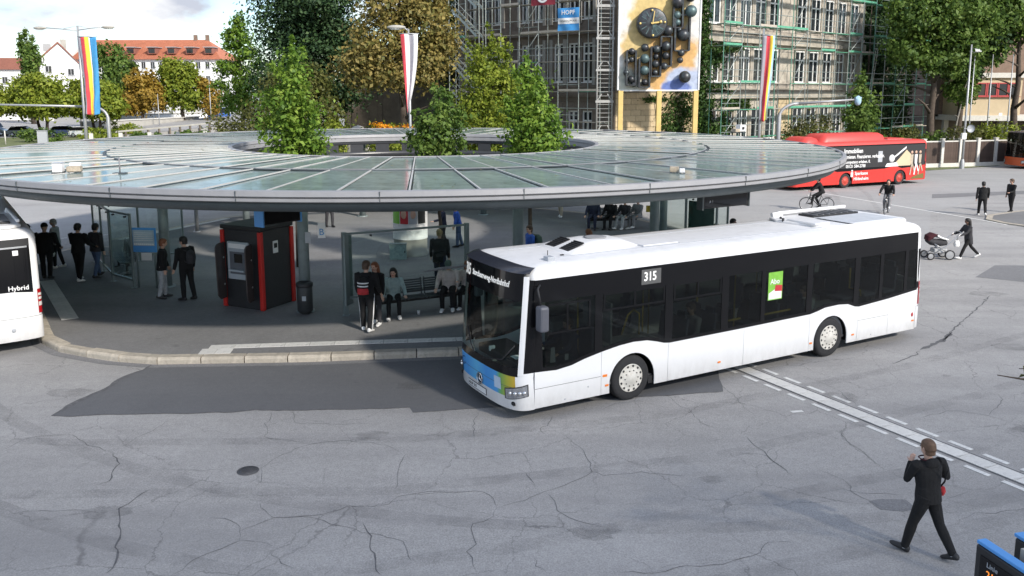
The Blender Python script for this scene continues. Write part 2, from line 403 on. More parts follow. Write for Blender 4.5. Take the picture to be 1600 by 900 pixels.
# ---------------------------------------------------------------- mesh helpers
class MB:
    def __init__(s): s.v = []; s.f = []; s.m = []; s.sm = []
    def add(s, vs, fs, mi=0, smooth=False):
        o = len(s.v); s.v += [tuple(v) for v in vs]
        for f in fs:
            s.f.append(tuple(o + i for i in f)); s.m.append(mi); s.sm.append(smooth)
        return s
    def box(s, c, d, mi=0, rz=0, mat4=None):
        x, y, z = d[0] / 2, d[1] / 2, d[2] / 2
        vs = [(-x, -y, -z), (x, -y, -z), (x, y, -z), (-x, y, -z), (-x, -y, z), (x, -y, z), (x, y, z), (-x, y, z)]
        R = Matrix.Rotation(rz, 3, 'Z') if rz else None
        out = []
        for v in vs:
            v = Vector(v)
            if R: v = R @ v
            if mat4: v = mat4 @ v
            out.append((v.x + c[0], v.y + c[1], v.z + c[2]))
        return s.add(out, [(3, 2, 1, 0), (4, 5, 6, 7), (0, 1, 5, 4), (1, 2, 6, 5), (2, 3, 7, 6), (3, 0, 4, 7)], mi)
    def bar(s, p0, p1, w, h, mi=0, up=(0, 0, 1)):
        p0, p1 = Vector(p0), Vector(p1); d = (p1 - p0); ln = d.length; d.normalize()
        u = Vector(up)
        if abs(d.dot(u)) > .98: u = Vector((1, 0, 0))
        r = d.cross(u).normalized(); u = r.cross(d)
        out = []
        for p in (p0, p1):
            for a, b in ((-1, -1), (1, -1), (1, 1), (-1, 1)):
                out.append(p + r * (a * w / 2) + u * (b * h / 2))
        return s.add(out, [(0, 1, 2, 3), (7, 6, 5, 4), (0, 4, 5, 1), (1, 5, 6, 2), (2, 6, 7, 3), (3, 7, 4, 0)], mi)
    def tube(s, pts, r, n=8, mi=0, caps=True, smooth=True, ry=None):
        pts = [Vector(p) for p in pts]; k = len(pts)
        rs = list(r) if hasattr(r, '__len__') else [r] * k
        rings = []; ref = None
        for i, p in enumerate(pts):
            t = (pts[min(i + 1, k - 1)] - pts[max(i - 1, 0)])
            t = t.normalized() if t.length > 1e-9 else Vector((0, 0, 1))
            if ref is None:
                ref = Vector((0, 0, 1)) if abs(t.z) < .9 else Vector((1, 0, 0))
            a = t.cross(ref)
            if a.length < 1e-6: a = t.orthogonal()
            a.normalize(); b = a.cross(t).normalized(); ref = b
            rings.append([p + a * (math.cos(q) * rs[i]) + b * (math.sin(q) * rs[i]) for q in [2 * PI * j / n for j in range(n)]])
        vs = [v for g in rings for v in g]
        fs = [(i * n + j, i * n + (j + 1) % n, (i + 1) * n + (j + 1) % n, (i + 1) * n + j) for i in range(k - 1) for j in range(n)]
        s.add(vs, fs, mi, smooth)
        if caps:
            s.add(rings[0], [tuple(range(n))], mi); s.add(rings[-1], [tuple(range(n - 1, -1, -1))], mi)
        return s
    def lathe(s, prof, n=24, axis='Z', c=(0, 0, 0), mi=0, smooth=True, a0=0, a1=2 * PI):
        full = abs(a1 - a0 - 2 * PI) < 1e-6; cnt = n if full else n + 1
        vs = []
        for r, z in prof:
            for j in range(cnt):
                q = a0 + (a1 - a0) * j / n; x, y = r * math.cos(q), r * math.sin(q)
                p = (x, y, z) if axis == 'Z' else ((x, z, y) if axis == 'Y' else (z, x, y))
                vs.append((p[0] + c[0], p[1] + c[1], p[2] + c[2]))
        fs = []
        for i in range(len(prof) - 1):
            for j in range(n):
                j2 = (j + 1) % cnt
                fs.append((i * cnt + j, i * cnt + j2, (i + 1) * cnt + j2, (i + 1) * cnt + j))
        return s.add(vs, fs, mi, smooth)
    def prism(s, poly, z0, z1, mi=0, top_mi=None):
        n = len(poly)
        vs = [(x, y, z0) for x, y in poly] + [(x, y, z1) for x, y in poly]
        s.add(vs, [tuple(range(n - 1, -1, -1))] + [(i, (i + 1) % n, n + (i + 1) % n, n + i) for i in range(n)], mi)
        s.add(vs[n:], [tuple(range(n))], mi if top_mi is None else top_mi)
        return s
    def slab(s, poly, y0, y1, mi=0):
        """polygon in the x-z plane given thickness along y"""
        n = len(poly)
        vs = [(x, y0, z) for x, z in poly] + [(x, y1, z) for x, z in poly]
        return s.add(vs, [tuple(range(n - 1, -1, -1)), tuple(range(n, 2 * n))] + [(i, (i + 1) % n, n + (i + 1) % n, n + i) for i in range(n)], mi)
    def ball(s, c, r, nu=12, nv=8, mi=0):
        r = r if hasattr(r, '__len__') else (r, r, r)
        vs = [(c[0], c[1], c[2] - r[2])]
        for i in range(1, nv):
            a = -PI / 2 + PI * i / nv
            for j in range(nu):
                q = 2 * PI * j / nu
                vs.append((c[0] + r[0] * math.cos(a) * math.cos(q), c[1] + r[1] * math.cos(a) * math.sin(q), c[2] + r[2] * math.sin(a)))
        vs.append((c[0], c[1], c[2] + r[2]))
        fs = [(0, 1 + (j + 1) % nu, 1 + j) for j in range(nu)]
        for i in range(nv - 2):
            for j in range(nu):
                fs.append((1 + i * nu + j, 1 + i * nu + (j + 1) % nu, 1 + (i + 1) * nu + (j + 1) % nu, 1 + (i + 1) * nu + j))
        l = len(vs) - 1
        fs += [(1 + (nv - 2) * nu + j, 1 + (nv - 2) * nu + (j + 1) % nu, l) for j in range(nu)]
        return s.add(vs, fs, mi, True)
    def grid(s, fn, nu, nv, mi=0, smooth=True, flip=False):
        vs = [fn(i / nu, j / nv) for j in range(nv + 1) for i in range(nu + 1)]
        fs = []
        for j in range(nv):
            for i in range(nu):
                a = j * (nu + 1) + i
                q = (a, a + 1, a + nu + 2, a + nu + 1)
                fs.append(q[::-1] if flip else q)
        return s.add(vs, fs, mi, smooth)
    def mesh(s, name, mats):
        me = bpy.data.meshes.new(name)
        me.from_pydata(s.v, [], s.f)
        for m in (mats if isinstance(mats, (list, tuple)) else [mats]): me.materials.append(m)
        if s.f:
            me.polygons.foreach_set('material_index', s.m)
            me.polygons.foreach_set('use_smooth', s.sm)
        me.update()
        return me
    def build(s, name, mats, parent=None, loc=(0, 0, 0), rz=0, bevel=0, fix=True):
        me = s.mesh(name, mats)
        if fix:
            bm = bmesh.new(); bm.from_mesh(me)
            bmesh.ops.remove_doubles(bm, verts=bm.verts, dist=1e-5)
            bmesh.ops.recalc_face_normals(bm, faces=bm.faces)
            bm.to_mesh(me); bm.free()
        return put(name, me, parent, loc, rz, bevel)

def put(name, me, parent=None, loc=(0, 0, 0), rz=0, bevel=0):
    o = bpy.data.objects.new(name, me)
    COL.objects.link(o)
    o.location = loc
    o.rotation_euler = (0, 0, rz) if not hasattr(rz, '__len__') else rz
    if parent is not None: o.parent = parent
    if bevel:
        b = o.modifiers.new('bevel', 'BEVEL'); b.width = bevel; b.segments = 2; b.limit_method = 'ANGLE'; b.angle_limit = .6
    return o

def tag(o, label=None, cat=None, group=None, kind=None):
    if label: o['label'] = label
    if cat: o['category'] = cat
    if group: o['group'] = group
    if kind: o['kind'] = kind
    return o

def thing(name, label, cat, loc=(0, 0, 0), rz=0, group=None):
    o = bpy.data.objects.new(name, None)
    o.empty_display_size = .3
    COL.objects.link(o)
    o.location = loc; o.rotation_euler = (0, 0, rz)
    return tag(o, label, cat, group)

def struct(o): o['kind'] = 'structure'; return o

def copy_tree(o, parent=None):
    c = o.copy(); COL.objects.link(c)
    if parent is not None: c.parent = parent
    for ch in [x for x in KIDS(o)]: copy_tree(ch, c)
    return c
def KIDS(o): return list(o.children)

def text_mesh(txt, size, font_bold=False, extrude=0.002, align='CENTER', squeeze=1.0):
    cu = bpy.data.curves.new('lettering', 'FONT')
    cu.body = txt; cu.size = size; cu.extrude = extrude; cu.align_x = align; cu.align_y = 'CENTER'
    cu.resolution_u = 2
    if font_bold: cu.offset = size * .018
    ob = bpy.data.objects.new('lettering', cu); COL.objects.link(ob)
    dg = bpy.context.evaluated_depsgraph_get()
    me = bpy.data.meshes.new_from_object(ob.evaluated_get(dg))
    bpy.data.objects.remove(ob); bpy.data.curves.remove(cu)
    if squeeze != 1.0:
        me.transform(Matrix.Diagonal((squeeze, 1, 1, 1)))
    return me

def lettering(name, txt, size, m, parent, origin, xdir, ydir=(0, 0, 1), **k):
    """text lying in the plane spanned by xdir / ydir at origin"""
    me = text_mesh(txt, size, **k)
    me.materials.clear(); me.materials.append(m)
    x = Vector(xdir).normalized(); y = Vector(ydir).normalized(); z = x.cross(y).normalized(); y = z.cross(x)
    R = Matrix((x, y, z)).transposed().to_4x4()
    me.transform(Matrix.Translation(Vector(origin)) @ R)
    return put(name, me, parent)

def leaf_cloud(blobs, n, size, mat_, name='crown', parent=None, loc=(0, 0, 0), clump=45, spread=.22, shell=.55, up=.35, aspect=.62, rng=None, thick=None):
    """many small leaf faces gathered in clumps through the volume of several ellipsoids"""
    rng = rng or RNG
    vol = np.array([b[1][0] * b[1][1] * b[1][2] for b in blobs]) ** .67
    cnt = (vol / vol.sum() * n).astype(int)
    P = []; O = []
    for (c, r), k in zip(blobs, cnt):
        if k < 4: continue
        c = np.array(c); r = np.array(r)
        nc = max(2, k // clump)
        d = rng.normal(size=(nc, 3)); d /= np.linalg.norm(d, axis=1)[:, None]
        rad = shell + (1 - shell) * rng.random(nc) ** .6
        cc_ = d * rad[:, None]
        idx = rng.integers(0, nc, k)
        p = cc_[idx] + rng.normal(size=(k, 3)) * spread * rng.uniform(.5, 1.2, nc)[idx][:, None]
        P.append(c + p * r); O.append(p / (np.linalg.norm(p, axis=1)[:, None] + 1e-6))
    P = np.vstack(P); O = np.vstack(O); k = len(P)
    nrm = O * .7 + rng.normal(size=(k, 3)) * .6 + np.array([0, 0, up])
    nrm /= np.linalg.norm(nrm, axis=1)[:, None]
    t = np.cross(nrm, rng.normal(size=(k, 3))); t /= np.linalg.norm(t, axis=1)[:, None]
    b = np.cross(nrm, t)
    sz = size * (.5 + 1.0 * rng.random(k) ** 1.4)[:, None]
    fold = nrm * sz * .18
    V = np.stack([P - t * sz * .5, P + b * sz * aspect * .5 + fold, P + t * sz * .5, P - b * sz * aspect * .5 + fold], 1).reshape(-1, 3)
    me = bpy.data.meshes.new(name)
    me.vertices.add(4 * k); me.vertices.foreach_set('co', V.ravel())
    me.loops.add(4 * k); me.loops.foreach_set('vertex_index', np.arange(4 * k, dtype=np.int32))
    me.polygons.add(k)
    me.polygons.foreach_set('loop_start', np.arange(0, 4 * k, 4, dtype=np.int32))
    me.polygons.foreach_set('loop_total', np.full(k, 4, dtype=np.int32))
    me.materials.append(mat_)
    me.update(); me.validate()
    return put(name, me, parent, loc)

def limb_tree(mb, base, height, r0, nlimb, spread, rng, lean=(0, 0), start=.3):
    pts = []
    for i in range(7):
        t = i / 6
        pts.append((base[0] + lean[0] * t + rng.normal() * r0 * .35 * (i > 0), base[1] + lean[1] * t + rng.normal() * r0 * .35 * (i > 0), base[2] + height * t))
    rs = [r0 * (1.25 if i == 0 else 1) * (1 - .8 * i / 6) for i in range(7)]
    mb.tube(pts, rs, 8)
    for j in range(nlimb):
        t = start + (1 - start) * (j + .5) / nlimb * .9
        i = int(t * 6); f = t * 6 - i
        p = Vector(pts[i]).lerp(Vector(pts[min(i + 1, 6)]), f)
        q = rng.uniform(0, 2 * PI); ln = spread * (1 - .55 * t) * rng.uniform(.7, 1.1)
        d = Vector((math.cos(q), math.sin(q), rng.uniform(.35, .8)))
        e1 = p + d * ln * .5; e2 = e1 + Vector((d.x, d.y, d.z * .6)) * ln * .5
        rr = r0 * (1 - .8 * t) * .55
        mb.tube([p, e1, e2], [rr, rr * .6, rr * .2], 6)
    return mb
# ================================================================ ground
def sheet(name, poly, z, m, sub=None):
    bm = bmesh.new()
    vs = [bm.verts.new((x, y, z)) for x, y in poly]
    bm.faces.new(vs)
    bmesh.ops.recalc_face_normals(bm, faces=bm.faces)
    for f in bm.faces:
        if f.normal.z < 0: f.normal_flip()
    bmesh.ops.triangulate(bm, faces=bm.faces)
    me = bpy.data.meshes.new(name); bm.to_mesh(me); bm.free()
    me.materials.append(m)
    return struct(put(name, me))

sheet('ground', [(-900, -200), (900, -200), (900, 1200), (-900, 1200)], 0, M['asphalt'])
jag = np.random.default_rng(3)
def jagged(a, b, n, amp):
    a, b = Vector(a), Vector(b); d = (b - a); nrm = Vector((-d.y, d.x)).normalized()
    return [tuple(a + d * (i / n) + nrm * float(jag.normal()) * amp * (0 < i < n)) for i in range(n)]
patch = (jagged((-9.1, 15.9), (-2.08, 16.33), 16, .025) + [(-2.08, 16.33)] + jagged((-1.98, 16.05), (4.49, 17.23), 14, .02) +
         jagged((4.49, 17.23), (4.9, 19.6), 6, .03) + [(4.9, 20.6), (1.8, 20.12), (-1.32, 19.64), (-4.85, 19.21)] + jagged((-8.45, 19.04), (-9.1, 15.9), 9, .05))
sheet('asphalt_repair', patch, .004, M['asphalt_new'])
edge = MB()                                   # tar joint round the repair
def ribbon(mb, pts, w, z, taper=True, wob=0.0, mi=0):
    pts = [Vector((p[0], p[1])) for p in pts]
    P2 = []
    for i in range(len(pts) - 1):
        n = max(2, int((pts[i + 1] - pts[i]).length / .13))
        dd = (pts[i + 1] - pts[i]); nn = Vector((-dd.y, dd.x)).normalized()
        for k in range(n):
            P2.append(pts[i] + dd * k / n + nn * float(jag.normal()) * wob * (k > 0))
    P2.append(pts[-1]); k = len(P2); vs = []
    for i, p in enumerate(P2):
        t = (P2[min(i + 1, k - 1)] - P2[max(i - 1, 0)]).normalized(); n = Vector((-t.y, t.x))
        ww = w * .5 * (1 if not taper else min(1, .25 + min(i, k - 1 - i) * .35)) * (1 + (float(jag.uniform(-.45, .6)) if wob else 0))
        vs += [(p.x + n.x * ww, p.y + n.y * ww, z), (p.x - n.x * ww, p.y - n.y * ww, z)]
    mb.add(vs, [(2 * i, 2 * i + 1, 2 * i + 3, 2 * i + 2) for i in range(k - 1)], mi)
ribbon(edge, patch[:17], .045, .008, wob=.008); ribbon(edge, patch[-9:] + [patch[0]], .10, .008, wob=.02); ribbon(edge, patch[17:32], .04, .008, wob=.008)
struct(edge.build('repair_joint', M['crack']))
CRACKS = [[(-9.13,14.25),(-8.97,14.8),(-8.7,14.93),(-8.2,14.96),(-7.71,14.5),(-7.57,14.44),(-7.07,14.16)],
[(-7.07,14.16),(-6.75,13.72),(-6.75,13.49),(-6.62,13.06),(-6.78,12.91)],
[(-7.03,14.43),(-6.96,14.82),(-6.78,15.15),(-6.68,15.72)],
[(-5.83,12.76),(-5.93,12.47),(-6.04,12.14),(-5.84,11.74),(-5.62,11.25),(-5.58,11.02),(-5.47,10.87),(-5.39,10.62),(-5.39,10.37)],
[(-7.73,11.92),(-7.42,12.05),(-7.02,12.05),(-6.69,12.1),(-6.39,12.03)],
[(-4.55,11.85),(-4.31,11.83),(-4.07,11.66),(-3.97,11.45),(-3.9,11.21)],
[(-4.5,10.34),(-4.4,10.58),(-4.28,10.79),(-4.07,10.98),(-3.86,11.21),(-3.64,11.17),(-3.38,11.05)],
[(-3.97,11.45),(-3.81,11.61),(-3.54,11.87),(-3.29,11.89),(-2.87,11.95),(-2.64,12.09),(-2.53,12.22),(-2.26,12.18),(-1.91,12.27),(-1.79,12.53),(-1.51,12.63),(-1.19,12.7),(-0.82,12.67)],
[(-4.82,16.09),(-4.73,15.72),(-4.78,15.5),(-4.61,15.15),(-4.61,14.88),(-4.34,14.75),(-3.83,14.62)],
[(-1.87,14.11),(-1.93,13.71),(-1.91,13.26),(-1.89,12.75)],
[(-4.27,13.54),(-4.12,13.97),(-3.78,14.43),(-3.46,14.61),(-3.16,14.68),(-2.57,14.61),(-2.28,14.48),(-1.98,14.17)],
[(-4.27,13.54),(-4.19,13.32),(-4.16,12.9)],
[(-5.88,13.51),(-5.54,13.47),(-5.24,13.43),(-4.79,13.54)],
[(-2.22,11.69),(-2.03,11.32),(-2,11.01),(-1.91,10.86),(-1.85,10.57),(-1.75,10.33)],
[(-3.35,10.94),(-3.14,10.61),(-2.88,10.44)],
[(-0.67,16.11),(-0.76,15.61),(-0.71,14.8)],
[(-0.79,14.21),(-0.8,13.86)],
[(0.79,15.98),(0.67,15.36),(0.53,15.25),(0.67,14.85)],
[(0.96,14.74),(1.2,14.42),(1.28,14.06),(1.35,13.71),(1.34,13.39),(1.1,13.12),(0.85,12.9),(0.52,12.69),(0.29,12.49),(0.06,12.33),(-0.24,12.14)],
[(1.34,13.39),(1.51,13.25),(1.8,13.3),(2.17,13.39),(2.56,13.29),(2.91,13.23)],
[(-0.24,12.14),(-0.3,12.45),(-0.48,12.68),(-0.87,12.66),(-1.63,12.6)],
[(-0.24,12.14),(-0.29,11.88),(-0.59,11.66),(-0.58,11.39),(-0.51,11.09),(-0.64,10.9),(-0.55,10.74),(-0.47,10.39)],
[(0.52,12.69),(0.66,12.37),(0.68,12.06),(0.85,11.84),(1.13,11.66),(1.33,11.55)],
[(0.28,10.77),(0.31,10.53),(0.46,10.36)],
[(1.33,10.39),(1.59,10.4),(1.91,10.37),(2.15,10.47),(2.36,10.54),(2.69,10.56),(2.98,10.65),(3.43,10.86),(3.56,11.08),(3.72,11.14),(3.98,11.13)],
[(3.94,14.15),(4.33,14.1),(4.47,14),(4.55,13.71),(4.62,13.42)],
[(0.22,13.39),(0.3,13.12),(0.37,12.78)],
[(4.49,18.04),(4.57,17.49),(4.67,17.05),(4.68,16.36),(4.78,15.84)],
[(8.89,19.06),(9.73,19.7),(10.03,20.04)],
[(11.01,20.88),(11.69,21.78),(13.93,24.49),(14.92,25.73)],
[(4.34,14.86),(4.47,14.05),(4.58,13.59),(4.67,13.21)],
[(4.47,14.05),(4.66,14.35)],
[(6.21,15.18),(6.11,14.66),(6.22,14.16),(6.22,13.64)],
[(7.98,15.74),(8.67,16.11),(8.95,16.11),(9.34,15.88),(9.56,15.59),(9.83,15.45)],
[(9.39,15.88),(10.16,16.74),(10.23,17.07)],
[(8.74,16.42),(8.67,16.11)],
[(5.27,12.76),(5.58,12.61),(5.94,12.61),(6.19,12.56)],
[(6.79,12.42),(7.09,12.56),(7.44,12.7)],
[(10.08,20.16),(10.43,20.44),(11.06,20.98),(11.66,21.7)]]
WIDE = {1: .016, 3: .022, 13: .016, 28: .026, 29: .03, 38: .10}
cm_ = MB()
for i, l in enumerate(CRACKS):
    ribbon(cm_, l, WIDE.get(i, .0075), .005, wob=.02)
for k in range(46):                            # hairline cracks further off
    x, y = float(jag.uniform(-14, 24)), float(jag.uniform(10, 44))
    if -18 < x < 9.5 and y > 18.5: continue
    a = float(jag.uniform(0, PI)); pts = [(x, y)]
    for q in range(int(jag.integers(3, 7))):
        a += float(jag.normal()) * .5; x += .55 * math.cos(a); y += .55 * math.sin(a); pts.append((x, y))
    ribbon(cm_, pts, .006, .005, wob=.025)
tag(cm_.build('asphalt_cracks', M['crack']), kind='structure')
# worn patches and iron covers
sheet('worn_patch', [(15.9, 28.4), (17.9, 27.2), (22.5, 27.9), (22.3, 30.2), (17.7, 30.4)], .004, M['asphalt_patch'])
sheet('worn_patch', [(5.55, 12.35), (5.75, 12.42), (6.15, 12.4), (6.2, 12.1), (5.95, 12.02), (5.62, 12.08)], .004, M['asphalt_patch'])
sheet('worn_patch', [(25, 50), (33, 52.5), (33.5, 54), (26, 52)], .009, M['asphalt_patch'])
sheet('far_road', [(-120, 46), (-19, 47), (-19.5, 36), (-19, 24), (-36, 20), (-120, 40)], .004, M['asphalt_far'])
sheet('far_road', [(10.5, 30), (14, 29), (18, 36), (22, 44), (40, 62), (44, 69.5), (20, 69.5), (-2, 50), (7, 44)], .004, M['asphalt_far'])

tm = MB()
def arc_pts(cx, cy, r, a0, a1, n=18): return [(cx + r * math.cos(math.radians(a0 + (a1 - a0) * k / n)), cy + r * math.sin(math.radians(a0 + (a1 - a0) * k / n))) for k in range(n + 1)]
for pts in ([(-14, 15.2), (-8, 14.6), (-2, 14.7), (3, 15.9), (9, 18.8), (16, 23), (24, 28.5)], [(-14, 13.2), (-8, 12.6), (-2, 12.7), (3.6, 14.0), (9.8, 17.0), (17, 21.2), (25, 26.7)],
            arc_pts(2, 30, 18.5, 215, 290), arc_pts(2, 30, 20.4, 215, 300), [(-6, 9.5), (0, 11), (7, 13.5), (15, 18.5), (22, 24)], [(-5.5, 8), (1, 9.6), (8, 12), (16, 17), (23, 22.6)], [(14, 30), (18, 40), (22, 52), (24, 60)], [(12, 30), (16, 40), (20, 52), (22, 60)]):
    ribbon(tm, pts, .30, .0075)
tag(tm.build('tyre_marks', M['tyre_mark']), kind='structure')
st_ = MB()
for (x, y, r) in ((1.2, 11.4, .5), (-2.6, 14.9, .45), (6.9, 16.9, .6), (9.8, 15.2, .5), (-6.2, 12.0, .55), (3.3, 13.1, .3), (12.5, 20.4, .7), (-9.4, 17.2, .6), (-2.2, 17.6, .5), (0.4, 18.2, .6), (15, 26, .8)):
    n = 18; P_ = [(x + r * (1.3 if 1 else 1) * math.cos(2 * PI * k / n) * float(jag.uniform(.35, .7)), y + r * .5 * math.sin(2 * PI * k / n) * float(jag.uniform(.6, 1.2)), .0085) for k in range(n)]
    st_.add(P_ + [(x, y, .0085)], [(k, (k + 1) % n, n) for k in range(n)])
tag(st_.build('oil_stains', M['oil_stain']), kind='structure')

def manhole(x, y, r):
    t = thing('manhole_cover', 'round cast iron manhole cover set flush in the cracked grey roadway', 'manhole cover', (x, y, 0))
    mb = MB(); mb.lathe([(r, .004), (r, .010), (r * .86, .012)], 32); mb.build('rim', M['cast_iron'], t)
    mb = MB(); mb.lathe([(r * .84, .006), (r * .84, .011), (0.001, .012)], 32)
    for i in range(-4, 5):
        for j in range(-4, 5):
            if i * i + j * j < 17: mb.box((i * r * .17, j * r * .17, .0135), (r * .1, r * .1, .006))
    mb.build('lid', M['cast_iron'], t)
manhole(-4.46, 13.44, .18)

# ---------------------------------------------------------------- bus platform with kerb stones
KP = [(-14.4, 41.6), (-17.2, 35.0), (-18.0, 32.2), (-17.0, 28.35), (-12.95, 22.25), (-11.95, 20.75), (-11.05, 19.98), (-9.6, 19.33), (-8.4, 19.07), (-4.85, 19.24), (-1.32, 19.67),
      (2.0, 20.2), (5.0, 21.3), (7.6, 23.8), (9.2, 27), (9.6, 31), (8.6, 36), (6, 41.5), (0, 46), (-8, 46.5)]
plat = thing('bus_platform', None, None, (0, 0, 0)); struct(plat)
cen = Vector((-4, 32))
def inset(poly, d):
    out = []
    n = len(poly)
    for i in range(n):
        a, b, c = Vector(poly[i - 1]), Vector(poly[i]), Vector(poly[(i + 1) % n])
        t = ((b - a).normalized() + (c - b).normalized()).normalized(); nn = Vector((-t.y, t.x))
        if nn.dot(cen - b) < 0: nn = -nn
        out.append(tuple(b + nn * d))
    return out
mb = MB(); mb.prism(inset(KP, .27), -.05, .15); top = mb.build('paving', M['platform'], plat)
kb = MB()
prof = [(0, -.06), (.30, -.06), (.30, .152), (.05, .158), (.012, .13), (0, .10)]
vs = [(-.487, a, b) for a, b in prof] + [(.487, a, b) for a, b in prof]
kb.add(vs, [tuple(range(6)), tuple(range(11, 5, -1))] + [(i, i + 6, (i + 1) % 6 + 6, (i + 1) % 6) for i in range(6)])
kmesh = kb.mesh('kerb_stone', M['kerb'])
ring = [Vector(p) for p in KP] + [Vector(KP[0])]
acc = 0.0; stones = []
seglen = [(ring[i + 1] - ring[i]).length for i in range(len(ring) - 1)]
total = sum(seglen); nst = int(total)
def along(d):
    for i, l in enumerate(seglen):
        if d <= l or i == len(seglen) - 1:
            return ring[i].lerp(ring[i + 1], min(1, d / l))
        d -= l
for k in range(nst):
    a, b = along(k * total / nst), along((k + 1) * total / nst)
    mid = (a + b) / 2; d = (b - a)
    ang = math.atan2(d.y, d.x)
    o = put('kerb_stone', kmesh, plat, (mid.x, mid.y, float(jag.normal()) * .003), ang)
    o.scale = (d.length / (total / nst) * (total / nst) * 1.0, 1, 1)
# tactile strips on the platform
def strip_slabs(a, b, w, step, z, parent, m, name='tactile_slab', h=.012):
    a, b = Vector(a), Vector(b); d = b - a; n = max(1, round(d.length / step)); ang = math.atan2(d.y, d.x); L = d.length / n
    mb = MB(); mb.box((0, 0, 0), (L - .012, w, h)); me = mb.mesh(name, m)
    for i in range(n):
        p = a + d * ((i + .5) / n)
        put(name, me, parent, (p.x, p.y, z), ang)
strip_slabs((-7.4, 19.95), (-1.42, 20.6), .30, .6, .154, plat, M['white_line'])
strip_slabs((-1.42, 20.6), (3.0, 21.3), .30, .6, .154, plat, M['white_line'])
strip_slabs((-7.5, 19.58), (-6.75, 19.66), .42, .42, .154, plat, M['white_line'])
strip_slabs((-12.15, 22.55), (-15.4, 27.35), .42, .6, .154, plat, M['white_line'])
strip_slabs((-16.6, 35.2), (-14.0, 41.2), .30, .6, .154, plat, M['white_line'])
ln = MB()
for a, b, w in (((-10.6, 23.1), (-7.0, 25.9), .07), ((-6.6, 20.4), (-5.5, 22.3), .12), ((-12.0, 25.9), (-9.2, 27.9), .06), ((-5.0, 22.0), (-2.0, 23.6), .05), ((-9.8, 31), (-7.5, 26), .06)):
    ribbon(ln, [a, b], w, .156, taper=False)
struct(ln.build('paving_joint', M['asphalt_patch'], plat))
gut = MB(); ribbon(gut, inset(KP, -.12)[4:12], .22, .006, taper=False); struct(gut.build('gutter', M['asphalt_patch']))

# ---------------------------------------------------------------- markings on the roadway
mk = thing('road_marking', None, None); struct(mk)
A, B = Vector((5.0, 19.35)), Vector((9.6, 10.9))
strip_slabs(A, B, .34, .52, .007, mk, M['white_line'], 'marking_slab', .006)
d = (B - A).normalized(); nn = Vector((-d.y, d.x))
dash = MB(); dash.box((0, 0, 0), (.44, .10, .004)); dme = dash.mesh('marking_dash', M['line_paint'])
for k in range(15):
    for s, off in ((1, 0.0), (-1, .12)):
        p = A + d * (.5 + k * .66 + off) + nn * s * .36
        put('marking_dash', dme, mk, (p.x, p.y, .0065), math.atan2(d.y, d.x))
wl_ = MB(); ribbon(wl_, [(16.5, 60), (18, 57), (20.5, 49.5), (23.3, 41.2), (23.6, 39.8)], .16, .010, taper=False); ribbon(wl_, [(-40, 30), (-24, 33), (-19.5, 36.5)], .14, .010, taper=False)
ribbon(wl_, [(5.55, 16.05), (5.8, 16.1)], .1, .010, taper=False)
struct(wl_.build('road_line', M['line_paint']))
sj = MB()
for s in (-1, 1):
    q = nn * s * .20; ribbon(sj, [tuple(A + q), tuple(B + q)], .035, .0062, taper=False)
struct(sj.build('marking_joint', M['asphalt_new'], mk))
isl = thing('traffic_island', None, None); struct(isl)
ip = [(23.6, 40.2), (23.45, 41.4), (24.3, 42.8), (26.5, 44.2), (31, 46.5), (38, 47), (38, 36), (30, 34), (25.5, 36.5)]
cen = Vector((31, 40)); mb = MB(); mb.prism(ip, -.05, .06); mb.build('island_kerb', M['kerb'], isl); mb = MB(); mb.prism(inset(ip, .3), 0, .068); mb.build('paving', M['platform'], isl)
sheet('verge', [(-110, 98), (-46, 92), (-33, 100), (-40, 128), (-58, 138), (-62, 120), (-110, 112)], .02, M['verge'])
sheet('verge', [(-40, 58), (-14, 54), (2, 54), (2, 84), (-30, 88)], .02, M['verge'])
sheet('verge', [(3, 54), (19, 60), (46, 74.5), (60, 76), (60, 90), (10, 80)], .02, M['verge'])

# ================================================================ round canopy
CX, CY_, NS = -3.66, 32.91, 64
can = thing('bus_station_canopy', 'huge ring shaped glass canopy on grey columns around an open centre with trees', 'canopy', (CX, CY_, 0))
def sector(r0, r1, z0, z1, half, th):
    mb = MB(); n = 4; vs = []
    for z, rr in ((z0, r0), (z1, r1)):
        for k in range(n + 1):
            q = -half + 2 * half * k / n
            vs.append((rr * math.cos(q), rr * math.sin(q), z))
    top = vs; bot = [(x, y, z - th) for x, y, z in vs]
    k1 = n + 1
    mb.add(top + bot, [(i, i + 1, k1 + i + 1, k1 + i) for i in range(n)] + [(2 * k1 + i, 3 * k1 + i, 3 * k1 + i + 1, 2 * k1 + i + 1) for i in range(n)] +
           [(i, 2 * k1 + i, 2 * k1 + i + 1, i + 1) for i in range(n)] + [(k1 + i, k1 + i + 1, 3 * k1 + i + 1, 3 * k1 + i) for i in range(n)] + [(0, k1, 3 * k1, 2 * k1), (n, 2 * k1 + n, 3 * k1 + n, k1 + n)])
    return mb
half = PI / NS - .004
g_out = sector(11.06, 15.40, 4.285, 4.245, half, .014); g_out = g_out.build('glass_panel', M['canopy_glass'], can)
g_in = sector(6.98, 10.93, 4.33, 4.30, half, .014).build('glass_panel', M['canopy_glass'], can)
rb = MB(); rb.bar((11.04, 0, 4.30), (15.42, 0, 4.262), .038, .03); rb.bar((11.04, 0, 4.21), (15.3, 0, 4.17), .05, .12, 1)
r_out = rb.build('rib', [M['rib_metal'], M['canopy_dark']], can)
rb = MB(); rb.bar((6.95, 0, 4.345), (10.92, 0, 4.315), .034, .026); rb.bar((6.95, 0, 4.25), (10.86, 0, 4.22), .05, .12, 1)
r_in = rb.build('rib', [M['rib_metal'], M['canopy_dark']], can)
